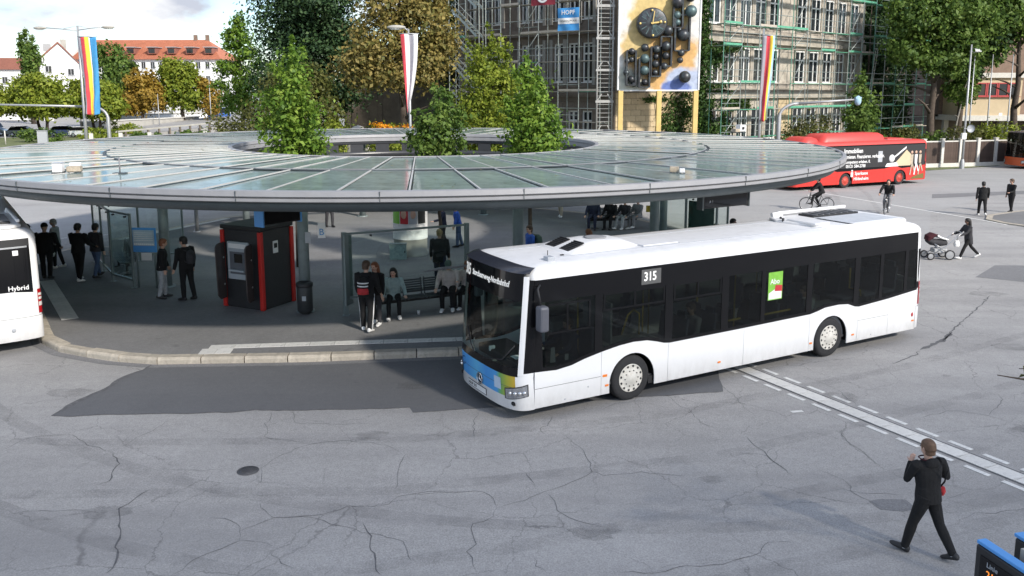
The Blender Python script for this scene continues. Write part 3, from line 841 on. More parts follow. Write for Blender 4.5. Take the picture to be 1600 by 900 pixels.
for k in range(NS):
    q = 2 * PI * (k + .5) / NS
    for src, off in ((g_out, 0), (g_in, 0), (r_out, PI / NS), (r_in, PI / NS)):
        o = src if k == 0 else src.copy()
        if k: COL.objects.link(o); o.parent = can
        j = float(jag.normal()) * .0012 if src in (g_out, g_in) else 0
        o.rotation_euler = (j, j, q + off)
rim = MB(); rim.lathe([(15.36, 4.255), (15.40, 4.285), (15.5, 4.27), (15.52, 4.16), (15.5, 4.145), (15.44, 4.14), (15.44, 4.12), (15.5, 4.115), (15.5, 4.05), (15.46, 4.03), (15.2, 4.025)], 160, smooth=False)
rim.build('rim', M['canopy_steel'], can)
fas = MB(); fas.lathe([(15.2, 4.03), (15.30, 4.028), (15.18, 3.80), (14.9, 3.78), (12.5, 3.95), (10.9, 4.0)], 128); fas.build('fascia', M['canopy_dark'], can)
gt = MB(); gt.lathe([(10.95, 4.29), (10.96, 4.31), (10.98, 4.25), (11.03, 4.25), (11.04, 4.30), (11.06, 4.29)], 128); gt.build('gutter', M['canopy_dark'], can)
ms = MB(); ms.lathe([(10.90, 4.318), (10.93, 4.33), (10.95, 4.315)], 60, a0=-2.4, a1=-.25); ms.build('gutter_trim', M['canopy_steel'], can)
ms = MB(); ms.lathe([(10.90, 4.318), (10.93, 4.33), (10.95, 4.315)], 30, a0=.15, a1=1.1); ms.build('gutter_trim', M['canopy_steel'], can)
ir = MB(); ir.lathe([(7.02, 4.33), (6.98, 4.36), (6.86, 4.35), (6.84, 4.24), (6.88, 4.22), (6.86, 4.20), (6.86, 4.06), (7.0, 4.04)], 96, smooth=False); ir.build('inner_rim', M['canopy_steel'], can)
fm_ = mat('inner_fascia_grey', (.045, .047, .052), .3)
fi = MB(); fi.lathe([(6.95, 4.06), (6.93, 4.04), (6.93, 3.92), (7.02, 3.91)], 96); fi.lathe([(7.02, 3.58), (6.93, 3.57), (6.95, 3.34), (7.1, 3.33)], 96); fi.build('inner_fascia', fm_, can)
fp = MB()
n_ = 6; a0_ = math.radians(5.2)
fp.grid(lambda u, v: (6.935 * math.cos(-a0_ / 2 + a0_ * u), 6.935 * math.sin(-a0_ / 2 + a0_ * u), 3.56 + .37 * v), n_, 1)
fpm = fp.mesh('fascia_panel', fm_)
for k in range(36): put('fascia_panel', fpm, can, (0, 0, 0), 2 * PI * k / 36)
bm_ = MB(); bm_.lathe([(9.6, 4.16), (9.6, 3.86), (10.0, 3.86), (10.0, 4.16)], 96); bm_.build('ring_beam', M['canopy_dark'], can)
colm = MB(); colm.tube([(9.8, 0, .15), (9.8, 0, 3.9)], .155, 20); colm.lathe([(.26, .152), (.26, .19), (.17, .2)], 16, c=(9.8, 0, 0))
colm.bar((9.0, 0, 3.78), (11.4, 0, 3.86), .12, .2, 1); colm.lathe([(.165, 3.5), (.22, 3.52), (.22, 3.62), (.165, 3.64)], 16, c=(9.8, 0, 0), mi=1)
colo = colm.build('column', [M['column_paint'], M['canopy_dark']], can)
for k in range(10):
    q = math.radians(-30 - 36 * k - 1)
    o = colo if k == 0 else colo.copy()
    if k: COL.objects.link(o); o.parent = can
    o.rotation_euler = (0, 0, q)
rj = MB(); rj.box((15.50, 0, 4.205), (.05, .014, .13)); rj.box((15.49, 0, 4.08), (.04, .014, .07)); rjm = rj.mesh('rim_joint', M['canopy_dark'])
for k in range(32): put('rim_joint', rjm, can, (0, 0, 0), 2 * PI * (k + .3) / 32)
# fallen leaves and dirt specks lying on the glass
lt = np.random.default_rng(21); lit = MB()
for k in range(900):
    if lt.random() < .45:
        q, r_ = lt.uniform(0, 2 * PI), lt.uniform(7.0, 8.6)
    else: q, r_ = lt.uniform(0, 2 * PI), math.sqrt(lt.uniform(49, 236))
    if abs(r_ - 11) < .12: continue
    z = 4.34 - .03 * (r_ - 7) / 3.9 if r_ < 10.9 else 4.292 - .04 * (r_ - 11) / 4.4
    a_ = lt.uniform(0, 2 * PI); s_ = lt.uniform(.02, .055); c_, n_2 = math.cos(a_) * s_, math.sin(a_) * s_; x, y = r_ * math.cos(q), r_ * math.sin(q)
    lit.add([(x - c_, y - n_2, z), (x + n_2 * .5, y - c_ * .5, z + .008), (x + c_, y + n_2, z + .004), (x - n_2 * .5, y + c_ * .5, z + .01)], [(0, 1, 2, 3)])
tag(lit.build('fallen_leaves', M['L_brown'], can, fix=False), kind='stuff')
# bay sign plates on two columns
sp = MB(); sp.box((0, 0, 0), (.20, .03, .42)); s_ = sp.build('bay_plate', M['white_print'], can, (-5.52 - CX + .28, 22.95 - CY_, 2.55), .1)
lettering('bay_number', 'B', .26, M['blue_print'], can, (-5.24 - CX, 22.93 - CY_, 2.5), (1, .1, 0))
sp = MB(); sp.box((0, 0, 0), (.16, .02, .3)); sp.build('bay_plate', M['grey_print'], can, (-5.62 - CX, 22.93 - CY_, 2.35), -.1)
sp = MB(); sp.box((0, 0, 0), (.17, .02, .22)); sp.build('bay_plate', M['yellow_rail'], can, (4.55 - CX, 27.92 - CY_, 2.45), -.15)

# equipment lying on the canopy
def roofbox(x, y, z, rz, label, parts, group='equipment boxes on the canopy glass'):
    t = thing('roof_box', label, 'equipment box', (x, y, z), rz, group)
    parts = [(nm, tuple(q * .66 for q in c), tuple(q * .66 for q in d), m) for nm, c, d, m in parts]
    for nm, c, d, m in parts:
        mb = MB(); mb.box(c, d); mb.build(nm, M[m], t, bevel=.012)
    mb = MB()
    for c in parts:
        for sx in (-1, 1):
            mb.box((c[1][0] + sx * c[2][0] * .35, c[1][1], .0), (.06, c[2][1] + .1, .05))
    mb.build('feet', M['canopy_dark'], t)
roofbox(-11.35, 21.6, 4.28, .25, 'white box and tan box side by side near the left rim of the canopy glass', [('white_case', (-.36, 0, .2), (.34, .45, .34), 'white_print'), ('lid', (-.36, 0, .385), (.38, .49, .03), 'grey_print'), ('tan_case', (.2, .05, .14), (.5, .4, .2), 'c_beige'), ('white_case', (.15, .42, .2), (.4, .2, .3), 'white_print')])
roofbox(4.15, 21.25, 4.285, -.2, 'tan and white pair of boxes at the right of the front canopy rim', [('tan_case', (-.1, .1, .13), (.34, .3, .2), 'c_beige'), ('white_case', (.2, -.05, .1), (.2, .22, .16), 'white_print')])
roofbox(11.6, 43.4, 4.25, .5, 'white camera like box with cable on the far right rim of the canopy', [('tan_case', (-.35, 0, .15), (.5, .5, .24), 'c_beige'), ('white_case', (.15, 0, .32), (.55, .5, .5), 'white_print'), ('lens', (.15, -.28, .32), (.2, .08, .2), 'black_matt')])
t = thing('antenna_stub', 'thin upright antenna stub on a dark pad on the left canopy glass', 'antenna', (-9.9, 21.3, 4.28)); mb = MB(); mb.box((0, 0, .01), (.3, .2, .03)); mb.build('pad', M['canopy_dark'], t); mb = MB(); mb.tube([(0, 0, .02), (0, 0, .42)], .018); mb.build('mast', M['c_grey'], t)

# hanging departure displays
def display(x, y, z, rz, w, h, label, blue=True, lines=(), name='departure_display', hang=4.0, dep=.16):
    t = thing(name, label, 'display board', (x, y, z), rz)
    mb = MB(); mb.box((0, 0, 0), (w, dep, h)); mb.build('casing', M['black_matt'], t, bevel=.01)
    mb = MB(); mb.box((0, -dep / 2 - .004, 0), (w * .93, .006, h * .86)); mb.build('screen', M['black_gloss'], t)
    fr = MB()
    if hang or not blue:
        for s in (-1, 1): fr.box((s * (w / 2 + .02), 0, 0), (.045, dep + .05, h + .06))
    if blue: fr.box((0, 0, h / 2 + .018), (w + .02, dep * .8, .03))
    fr.build('frame', M['skyblue'] if blue else M['canopy_dark'], t, bevel=.006)
    if hang:
        mb = MB()
        for s in (-1, 1): mb.tube([(s * w * .35, 0, h / 2), (s * w * .35, 0, hang - z)], .02, 6)
        mb.build('hanger', M['canopy_dark'], t)
    for k, (tx, sz, px, pz, m) in enumerate(lines):
        lettering('display_text', tx, sz, M[m], t, (px, -dep / 2 - .010, pz), (1, 0, 0), align='LEFT')
    return t
display(-5.85, 20.95, 3.27, .96, 1.15, .40, 'blue framed departure display hanging over the black and red cash machine kiosk', True, [], dep=.28)
display(5.45, 21.6, 3.55, .55, 1.6, .34, 'dark departure display hanging under the right end of the canopy rim', False, [('A 1', .10, -.6, 0, 'grey_print')])

# ================================================================ kiosk, bin, shelters, column
def kiosk():
    t = thing('cash_machine_kiosk', 'black cash machine kiosk with red corner trims standing under the canopy', 'kiosk', (-7.43, 24.29, .15), math.radians(-26))
    mb = MB(); mb.box((0, 0, 1.18), (1.5, 1.38, 2.30)); mb.build('cabinet', M['kiosk_black'], t, bevel=.02)
    mb = MB(); mb.box((0, 0, 2.40), (1.62, 1.5, .13)); mb.build('roof_cap', M['black_matt'], t, bevel=.03)
    for x, y in ((.75, -.69), (.75, .69), (-.75, -.69), (-.75, .69)):
        mb = MB(); mb.box((x, y, 1.16), (.13, .13, 2.3)); mb.build('corner_trim', M['kiosk_red'], t, bevel=.015)
    for s in (-1, 1):
        mb = MB(); pts = []
        for k in range(9):
            a = PI / 2 * k / 8; pts.append((.48 - .18 + .18 * math.sin(a), 1.95 - .18 + .18 * math.cos(a)))
        pts = [(0, 1.95)] + pts + [(.44, .42), (.30, .28), (0, .28)]
        mb.slab([(p[0], p[1]) for p in pts], -.02, .02)
        o = mb.build('side_screen', M['smoked'], t, (.42 if s > 0 else -.68, -.72, 0), (0, 0, math.radians(-72 if s > 0 else -80)), bevel=.01)
        mb = MB(); mb.tube([(.1, -.03, 1.5), (.1, .03, 1.5)], .03, 8); mb.tube([(.1, -.03, .7), (.1, .03, .7)], .03, 8); mb.build('screen_fixing', M['steel'], o)
    atm = MB(); atm.box((-.12, -.70, 1.42), (.86, .12, 1.12)); a = atm.build('cash_machine', M['atm_grey'], t, bevel=.03)
    mb = MB(); mb.box((-.12, -.767, 1.86), (.70, .02, .13)); mb.build('header', M['white_print'], a)
    mb = MB(); mb.box((-.12, -.762, 1.36), (.62, .02, .66)); mb.build('recess', mat('machine_recess', (.12, .13, .15), .5), a)
    mb = MB(); mb.box((-.08, -.78, 1.50), (.30, .02, .26)); mb.build('screen', M['black_gloss'], a)
    mb = MB(); mb.box((-.12, -.80, 1.14), (.62, .12, .05)); mb.build('keypad_shelf', M['atm_grey'], a)
    for i in range(4):
        for j in range(3):
            pass
    mb = MB(); mb.box((.763, -.05, 1.80), (.015, .22, .36)); sg = mb.build('notice', M['white_print'], t)
    mb = MB(); mb.box((.773, -.05, 1.84), (.006, .14, .14)); mb.build('pictogram', M['black_print'], sg)
    mb = MB(); mb.box((0, 0, .02), (1.44, 1.32, .04)); mb.build('plinth', M['black_matt'], t)
kiosk()
bpy.data.objects['cash_machine_kiosk'].scale = (.93, .93, .98)
t = thing('litter_bin', 'dark grey litter bin with pale sticker beside the canopy column', 'litter bin', (-5.80, 23.05, .15))
mb = MB(); mb.lathe([(.001, .06), (.17, .06), (.215, .12), (.215, .86), (.2, .88)], 20); mb.build('body', M['bin'], t)
mb = MB(); mb.lathe([(.225, .8), (.235, .82), (.235, .90), (.2, .93), (.12, .93), (.12, .88), (.001, .86)], 20); mb.build('lid', M['black_matt'], t)
mb = MB(); mb.box((.03, -.222, .5), (.11, .01, .13)); mb.build('sticker', M['grey_print'], t)
mb = MB(); mb.box((0, .1, .03), (.2, .2, .06)); mb.build('foot', M['black_matt'], t)

def pane_wall(t, a, b, h, npan, z0=.25, post=.07, ends=(1, 1), clamps=True):
    a, b = Vector((*a, 0)), Vector((*b, 0)); d = b - a; L = d.length; u = d / L
    for i in range(npan + 1):
        if (i == 0 and not ends[0]) or (i == npan and not ends[1]): continue
        p = a + d * (i / npan)
        mb = MB(); mb.bar((p.x, p.y, 0), (p.x, p.y, h + .05), post, post, up=u); mb.box((p.x, p.y, .012), (.18, .18, .024)); mb.build('post', M['frame_grey'], t, bevel=.006)
    for zz_ in (h, z0):
        mb = MB(); mb.bar((a.x, a.y, zz_), (b.x, b.y, zz_), .05, .06); mb.build('rail', M['frame_grey'], t)
    for i in range(npan):
        p0, p1 = a + d * (i / npan) + u * .05, a + d * ((i + 1) / npan) - u * .05
        mb = MB(); mb.bar((p0.x, p0.y, (z0 + h) / 2 - .0), (p1.x, p1.y, (z0 + h) / 2), .012, h - z0 - .10); pn = mb.build('glass_pane', M['shelter_glass'], t)
        if clamps:
            for f in (.2, .8):
                q = p0.lerp(p1, f)
                mb = MB(); mb.tube([(q.x - u.y * .04, q.y + u.x * .04, h - .09), (q.x + u.y * .04, q.y - u.x * .04, h - .09)], .028, 10); mb.build('clamp', M['black_matt'], pn)
def bench(t, p, rz, n, w=.52):
    R = Matrix.Rotation(rz, 4, 'Z')
    for i in range(n):
        x = (i - (n - 1) / 2) * (w + .04)
        mb = MB()
        for k in range(7): mb.box((x, -.22 + k * .065, .45 + .004 * (k - 3) ** 2 * .3), (w, .045, .018))
        mb.box((x - w * .45, -.02, .435), (.03, .42, .02)); mb.box((x + w * .45, -.02, .435), (.03, .42, .02))
        o = mb.build('seat', M['bench_grey'], t, p, rz)
        mb = MB()
        for k in range(6): mb.box((x, .24 + k * .012, .55 + k * .065), (w, .018, .045))
        for s in (-1, 1): mb.bar((x + s * w * .45, .23, .45), (x + s * w * .45, .32, .93), .03, .03)
        mb.build('backrest', M['bench_grey'], t, p, rz)
    mb = MB(); L = n * (w + .04); mb.bar((-L / 2, 0, .38), (L / 2, 0, .38), .08, .08)
    for s in (-.38, .38): mb.bar((s * L, 0, 0), (s * L, 0, .38), .07, .07, up=(1, 0, 0)); mb.box((s * L, 0, .012), (.3, .3, .024))
    mb.build('bench_frame', M['black_matt'], t, p, rz)
t = thing('bus_shelter', 'glass windbreak with grey bench row at the centre front of the platform', 'bus shelter', (-2.985, 23.74, .15), 0, 'glass shelters under the canopy')
o0 = Vector((-2.985, 23.74))
rel = lambda x, y: (x - o0.x, y - o0.y)
pane_wall(t, rel(-4.63, 22.91), rel(-1.34, 24.57), 2.3, 1, .5, .12)
mb = MB(); mb.bar((-1.62, -.98, 1.3), (-1.50, -.60, 1.3), .05, 2.0); mb.build('end_panel', M['frame_grey'], t)
bench(t, (.25, -.45, 0), math.atan2(.45, .893), 5, .6)
t = thing('bus_shelter', 'glass shelter with three glazed sides left of the cash machine kiosk', 'bus shelter', (-13.4, 28.5, .15), 0, 'glass shelters under the canopy')
o0 = Vector((-13.4, 28.5))
pane_wall(t, rel(-13.13, 27.21), rel(-12.03, 26.29), 2.35, 1)
pane_wall(t, rel(-15.24, 30.39), rel(-13.13, 27.21), 2.35, 2, ends=(1, 0))
pane_wall(t, rel(-15.24, 30.39), rel(-12.2, 30.9), 2.35, 2, ends=(0, 1))
bench(t, (-.25, .55, 0), math.atan2(-3.18, 2.11), 4, .55)
mb = MB(); mb.bar((.3, -1.3, 2.5), (-.65, -2.0 + 3.2, 3.9), .05, .05); mb.build('stay', M['black_matt'], t)
t = thing('bus_shelter', 'glass shelter with a dark green poster pane at the right end of the platform', 'bus shelter', (6.2, 29.0, .15), 0, 'glass shelters under the canopy')
o0 = Vector((6.2, 29.0))
pane_wall(t, rel(5.1, 29.6), rel(6.9, 28.2), 2.6, 2)
pane_wall(t, rel(6.9, 28.2), rel(7.55, 29.3), 2.6, 1, ends=(0, 1))
mb = MB(); mb.bar((.05 - .15, .1 - .2, 1.5), (.62, -.72, 1.5), .05, 1.9); mb.build('poster_panel', mat('dark_green_panel', (.05, .10, .09), .3), t)
bench(t, (-.2, -.1, 0), math.atan2(-1.4, 1.8) + PI, 3, .5)

t = thing('timetable_board', 'pale blue timetable board on a thin post beside the left glass shelter', 'notice board', (-11.62, 26.3, .15), math.radians(-6))
mb = MB(); mb.box((0, 0, 1.55), (.80, .05, .78)); mb.build('board', M['skyblue'], t, bevel=.01)
mb = MB(); mb.box((0, -.03, 1.62), (.70, .01, .50)); pp = mb.build('timetable', mat('pale_blue_sheet', (.38, .50, .60), .5, var=.1, scale=20), t)
mb = MB()
for k in range(10): mb.box((-.3 + k * .067, -.038, 1.42), (.045, .004, .05))
for k in range(5): mb.box((0, -.038, 1.54 + k * .06), (.62, .003, .012))
mb.build('print', M['white_print'], pp)
mb = MB(); mb.box((.06, -.03, 1.02), (.34, .02, .24)); mb.build('notice', M['white_print'], t)
mb = MB(); mb.tube([(-.3, .04, 0), (-.3, .04, 1.9)], .03); mb.tube([(.3, .04, 0), (.3, .04, 1.9)], .03); mb.build('post', M['frame_grey'], t)

def poster_column():
    t = thing('advertising_column', 'white round advertising column with portrait posters in the sunny platform centre', 'advertising column', (-3.9, 32.0, .15))
    mb = MB(); mb.lathe([(.68, 0), (.68, .12), (.64, .14), (.64, .62), (.66, .64)], 32); mb.build('base', M['concrete'], t)
    mb = MB(); mb.lathe([(.66, .64), (.66, 2.6), (.72, 2.62), (.74, 2.7), (.4, 2.85), (.001, 2.9)], 32); mb.build('drum', M['white_print'], t)
    def post(a0, a1, z0, z1, m, r=.668):
        mb = MB(); mb.grid(lambda u, v: (r * math.cos(a0 + (a1 - a0) * u), r * math.sin(a0 + (a1 - a0) * u), z0 + (z1 - z0) * v), 6, 1); return mb.build('poster', M[m], t)
    post(-2.75, -2.1, 1.25, 1.95, 'green_print')
    for i, a in enumerate((-2.05, -1.55)):
        p = post(a, a + .48, 1.25, 1.95, 'red_print' if i == 0 else 'grey_print')
        c = a + .24
        mb = MB(); mb.ball((.672 * math.cos(c), .672 * math.sin(c), 1.62), (.12, .02, .17) if abs(c + PI / 2) < .6 else (.1, .08, .17), 12, 8); mb.build('printed_face', M['skin'], p)
    post(-1.0, -.45, 1.25, 1.95, 'black_print'); post(-2.7, -.5, 1.97, 2.2, 'yellow_rail')
poster_column()
t = thing('utility_cabinet', 'small pale green cabinet in front of the advertising column', 'cabinet', (-4.25, 30.95, .15), .1); mb = MB(); mb.box((0, 0, .28), (.62, .3, .56)); mb.build('body', M['c_teal'], t, bevel=.01); mb = MB(); mb.box((0, 0, .58), (.66, .34, .03)); mb.build('lid', M['frame_grey'], t); mb = MB(); mb.box((.25, -.16, .3), (.03, .02, .08)); mb.build('handle', M['black_matt'], t)
t = thing('bench_row', 'grey metal bench row in the shade at the far right of the platform', 'bench', (4.6, 38.2, .15), .15); bench(t, (0, 0, 0), 0, 4)
t = thing('slim_post', 'slim grey post standing alone at the left rear of the platform', 'post', (-14.06, 37.25, .15)); mb = MB(); mb.tube([(0, 0, 0), (0, 0, 4.0)], .085, 12); mb.build('shaft', M['pole'], t); mb = MB(); mb.lathe([(.17, 0), (.17, .03), (.1, .05)], 12); mb.build('foot', M['pole'], t)
# drifting cumulus between the sun and the near roadway (its shade dims the foreground)
cl_ = thing('cloud', None, None); tag(cl_, kind='stuff')
m, nt, b = nodes_of('cloud_white'); b.inputs['Base Color'].default_value = (.9, .9, .9, 1); b.inputs['Roughness'].default_value = 1
rg = np.random.default_rng(5)
base_pts = [(5, 11), (7, 11.5), (3, 10), (9, 11.5), (6, 9.5), (-12, 6), (-5, 5), (2, 6.5), (8, 6), (12, 7), (5, 9), (-8, 2), (0, 1), (16, 6), (-30, 3), (-24, 8), (-17, 8), (-10, 9), (-3, 8), (1, 10), (6, 11), (11, 12.5), (17, 13), (-26, 1), (-20, 4), (-13, 2), (-7, 5.5), (-1, 3.0), (4, 6.5), (9, 8.5), (14, 10), (20, 11), (27, 11), (-16, -5), (-6, -4), (4, -3), (13, 0), (22, 2)]
mb = MB(); up_t = 150 / sdir.z
for (x, y) in base_pts:
    for k in range(4):
        c = Vector((x + rg.normal() * 2.0, y + rg.normal() * 1.6, 0)) + sdir * (up_t + rg.normal() * 8)
        mb.ball(tuple(c), (rg.uniform(3.5, 5.5), rg.uniform(2.6, 3.8), rg.uniform(2.0, 3.4)), 14, 10)
cl_m = mb.build('cloud_puffs', m, cl_)
# ================================================================ buses
def grad_mat(name, stops, axis='Y', lo=-1.3, hi=1.3, rough=.35, wob=.25):
    m, nt, b = nodes_of(name); N, L = nt.nodes, nt.links
    co = N.new('ShaderNodeTexCoord'); sp = N.new('ShaderNodeSeparateXYZ'); L.new(co.outputs['Object'], sp.inputs[0])
    n = N.new('ShaderNodeTexNoise'); n.inputs['Scale'].default_value = 1.6; L.new(co.outputs['Object'], n.inputs['Vector'])
    ad = N.new('ShaderNodeMath'); ad.operation = 'MULTIPLY_ADD'; ad.inputs[1].default_value = wob
    L.new(n.outputs['Fac'], ad.inputs[0]); L.new(sp.outputs[axis], ad.inputs[2])
    mr = N.new('ShaderNodeMapRange'); mr.inputs[1].default_value = lo + wob * .5; mr.inputs[2].default_value = hi + wob * .5
    L.new(ad.outputs[0], mr.inputs[0])
    rp = N.new('ShaderNodeValToRGB'); el = rp.color_ramp.elements
    while len(el) < len(stops): el.new(.5)
    for i, (p, c) in enumerate(stops): el[i].position = p; el[i].color = (*c, 1)
    L.new(mr.outputs[0], rp.inputs[0]); L.new(rp.outputs[0], b.inputs['Base Color'])
    b.inputs['Roughness'].default_value = rough
    return m
M['visor'] = mat('dark_visor', (.03, .033, .045), .18, var=.1)
M['front_graphic'] = grad_mat('front_graphic_print', [(0, (.10, .40, .78)), (.30, (.07, .33, .75)), (.45, (.12, .46, .76)), (.62, (.06, .30, .72)), (.78, (.08, .36, .74)), (.83, (.16, .42, .12)), (.90, (.45, .46, .05)), (1, (.62, .30, .03))], hi=1.2)

BW, BX = 1.275, 6.065
M['arch_black'] = mat('arch_liner', (.006, .006, .006), 1.0, var=0, spec=.1)
def f_slant(z): return .05 * max(0, .9 - z) + .072 * max(0, z - .9) - .06
def r_slant(z): return .06 * max(0, z - 1.3) + .03 * max(0, .5 - z)
def fpt(th, z, off=0.0, d=.50, n=3.1):
    c, s = max(0, math.cos(th)), math.sin(th)
    x = BX - f_slant(z) - d + (d + off) * c ** (2 / n)
    y = (BW + off) * math.copysign(abs(s) ** (2 / n), s)
    return (x, y, z)
def rpt(th, z, off=0.0, d=.30, n=3.4):
    c, s = max(0, math.cos(th)), math.sin(th)
    x = -(BX - r_slant(z)) + d - (d + off) * c ** (2 / n)
    y = (BW + off) * math.copysign(abs(s) ** (2 / n), s)
    return (x, y, z)
XF = lambda z: BX - f_slant(z) - .50
XR = lambda z: -(BX - r_slant(z)) + .30
BELT = [(5.60, 1.0), (5.1, .97), (4.75, 1.01), (4.45, 1.09), (4.04, 1.17), (3.6, 1.235), (3.25, 1.26), (2.9, 1.24), (2.65, 1.18), (2.45, 1.12), (2.3, 1.10), (.4, 1.12), (-1.9, 1.16), (-2.15, 1.2), (-2.4, 1.255),
        (-2.86, 1.27), (-3.2, 1.24), (-3.45, 1.15), (-3.6, 1.13), (-4.7, 1.2), (-5.785, 1.30)]
def belt(x):
    for (a, za), (b, zb) in zip(BELT, BELT[1:]):
        if b <= x <= a: return za + (zb - za) * (a - x) / (a - b)
    return BELT[0][1] if x > BELT[0][0] else BELT[-1][1]
def belt_run(xa, xb, dz=0):
    """belt points going from xa down to xb (xa > xb)"""
    return [(xa, belt(xa) + dz)] + [(x, z + dz) for x, z in BELT if xb + 1e-3 < x < xa - 1e-3] + [(xb, belt(xb) + dz)]
def patch_mb(fn, t0, t1, z0, z1, nu=14, nv=6, off=0.0, mi=0):
    z0f = z0 if callable(z0) else (lambda t: z0); z1f = z1 if callable(z1) else (lambda t: z1)
    mb = MB()
    def g(u, v):
        t = t0 + (t1 - t0) * u; a, b = z0f(t), z1f(t)
        return fn(t, a + (b - a) * v, off)
    mb.grid(g, nu, nv); return mb

def wheel_meshes(rimm):
    ty = MB(); ty.lathe([(.30, -.14), (.40, -.145), (.462, -.13), (.478, -.09), (.478, .09), (.462, .13), (.40, .145), (.30, .14)], 40, 'Y')
    for k in range(3): ty.lathe([(.4785, -.07 + k * .055), (.4805, -.06 + k * .055), (.4785, -.05 + k * .055)], 40, 'Y')
    rm = MB(); rm.lathe([(.30, .10), (.305, .13), (.285, .15), (.27, .135), (.20, .155), (.12, .165), (.10, .18), (.001, .185)], 40, 'Y')
    for k in range(12):
        a = 2 * PI * k / 12
        rm.tube([(.255 * math.cos(a), .13, .255 * math.sin(a)), (.255 * math.cos(a), .147, .255 * math.sin(a))], .026, 8, 1)
    for k in range(10):
        a = 2 * PI * (k + .5) / 10
        rm.tube([(.165 * math.cos(a), .155, .165 * math.sin(a)), (.165 * math.cos(a), .172, .165 * math.sin(a))], .013, 6, 1)
    return ty.mesh('tyre', M['rubber']), rm.mesh('rim', [rimm, M['black_matt']])

def city_bus(label, loc, rz, paint='white_paint', roof='white_roof', rimm='rim_white', axles=(3.26, -2.64), ad=False, front='front_graphic', detail=True, group=None, name='city_bus', see=True, lowpaint=None):
    t = thing(name, label, 'bus', loc, rz, group)
    P = M[paint]; LP = M[lowpaint] if lowpaint else P
    # ---- lower body shells: front corners + bumper, rear end
    def part(mb, nm, m, parent=None, **k): return mb.build(nm, m, parent or t, **k)
    part(patch_mb(fpt, -PI / 2, PI / 2, .26, .50, 32, 3), 'front_bumper', LP)
    for s in (-1, 1):
        part(patch_mb(fpt, s * PI / 2, s * math.radians(58), .50, 1.0, 8, 5), 'front_corner', LP)
        part(patch_mb(fpt, s * math.radians(63), s * math.radians(74.5), .96, 2.88, 4, 14, .012), 'corner_pillar', P)
        part(patch_mb(fpt, s * math.radians(74.5), s * PI / 2, 1.0, 2.80, 5, 8, .001), 'corner_glass', M['black_gloss'])
        hl = part(patch_mb(fpt, s * math.radians(38), s * math.radians(82), lambda a: .47 + .13 * max(0, (abs(a) - .75)), lambda a: .66 + .14 * (abs(a) - .66), 10, 4, .016), 'headlight', M['lamp_glass'])
        part(patch_mb(fpt, s * math.radians(36), s * math.radians(84), lambda a: .455 + .13 * max(0, (abs(a) - .75)), lambda a: .678 + .14 * (abs(a) - .66), 10, 4, .009), 'bezel', M['black_matt'], hl)
        for th in (47, 57, 67, 76):
            mb = MB(); c = fpt(s * math.radians(th), .585 + .0012 * (th - 47), .012); mb.ball(c, (.04, .045, .05), 12, 8); part(mb, 'lens', M['chrome'], hl)
        mb = MB(); c = fpt(s * math.radians(52), .385, .0); mb.ball(c, (.03, .075, .045), 10, 6); part(mb, 'fog_lamp', M['black_gloss'])
    part(patch_mb(fpt, -math.radians(58), math.radians(58), .50, .935, 24, 5), 'front_panel', M[front])
    part(patch_mb(fpt, -math.radians(57), math.radians(57), .705, .713, 20, 1, .003), 'panel_line', M['seam'])
    part(patch_mb(fpt, -math.radians(63), math.radians(63), .935, 1.10, 24, 2, .002), 'scuttle', M['black_gloss'])
    ws = part(patch_mb(fpt, -math.radians(63), math.radians(63), 1.10, 2.40, 28, 10, .002), 'windscreen', M['windscreen'])
    hd = part(patch_mb(fpt, -math.radians(63.5), math.radians(63.5), 2.40, 2.93, 28, 4, .004), 'destination_header', M['black_gloss'])
    # black sloping visor over the header
    def vis(u, v):
        th = math.radians(-74 + 148 * u); a = Vector(fpt(th, 2.93, .012)); b_ = Vector(fpt(th, 2.8)); b_ = Vector((b_.x - .24 * math.cos(th) ** .8 - .11, b_.y * .93, 3.018)); p = a.lerp(b_, v); p.z += .02 * math.sin(PI * v); return tuple(p)
    mb = MB(); mb.grid(vis, 26, 8); part(mb, 'visor', M['visor'])
    # rear end
    part(patch_mb(rpt, -PI / 2, PI / 2, .30, .86, 24, 4, .01), 'rear_bumper', P)
    part(patch_mb(rpt, -PI / 2, PI / 2, .86, .868, 24, 1, .004), 'panel_line', M['seam'])
    part(patch_mb(rpt, -PI / 2, PI / 2, .868, 1.52, 24, 5), 'rear_panel', P)
    for s in (-1, 1):
        part(patch_mb(rpt, s * PI / 2, s * math.radians(52), 1.52, 2.80, 8, 8, .004), 'rear_pillar', P)
        tl = part(patch_mb(rpt, s * math.radians(62), s * math.radians(86), .92, 1.52, 5, 6, .014), 'tail_light', M['red_lamp'])
        for zz0 in (1.10, 1.26, 1.36):
            part(patch_mb(rpt, s * math.radians(63), s * math.radians(83), zz0, zz0 + (.06 if zz0 > 1.2 else .1), 4, 1, .02), 'clear_section', M['clear_lamp'], tl)
    rw = part(patch_mb(rpt, -math.radians(52), math.radians(52), lambda a: 1.50 + .04 * math.cos(a * 3), 2.62, 20, 8, .003), 'rear_window', M['black_gloss'])
    part(patch_mb(rpt, -math.radians(52), math.radians(52), 2.62, 2.80, 20, 3, .006), 'rear_header', M['black_matt'])
    part(patch_mb(rpt, -math.radians(46), math.radians(46), 2.58, 2.62, 20, 1, .012), 'rear_trim', M['steel'])
    lettering('lettering', 'Hybrid', .16, M['white_print'], rw, (-BX + .0, -.80, 1.61), (0, -1, 0), font_bold=True)
    mb = MB(); mb.box((-BX + r_slant(2.45) - .012, -.80, 2.47), (.01, .12, .12)); part(mb, 'sticker', M['white_print'], rw)
    mb = MB(); mb.ball((-BX - .012, -.62, .58), (.012, .05, .05), 10, 6); part(mb, 'towing_cover', M['grey_print'])
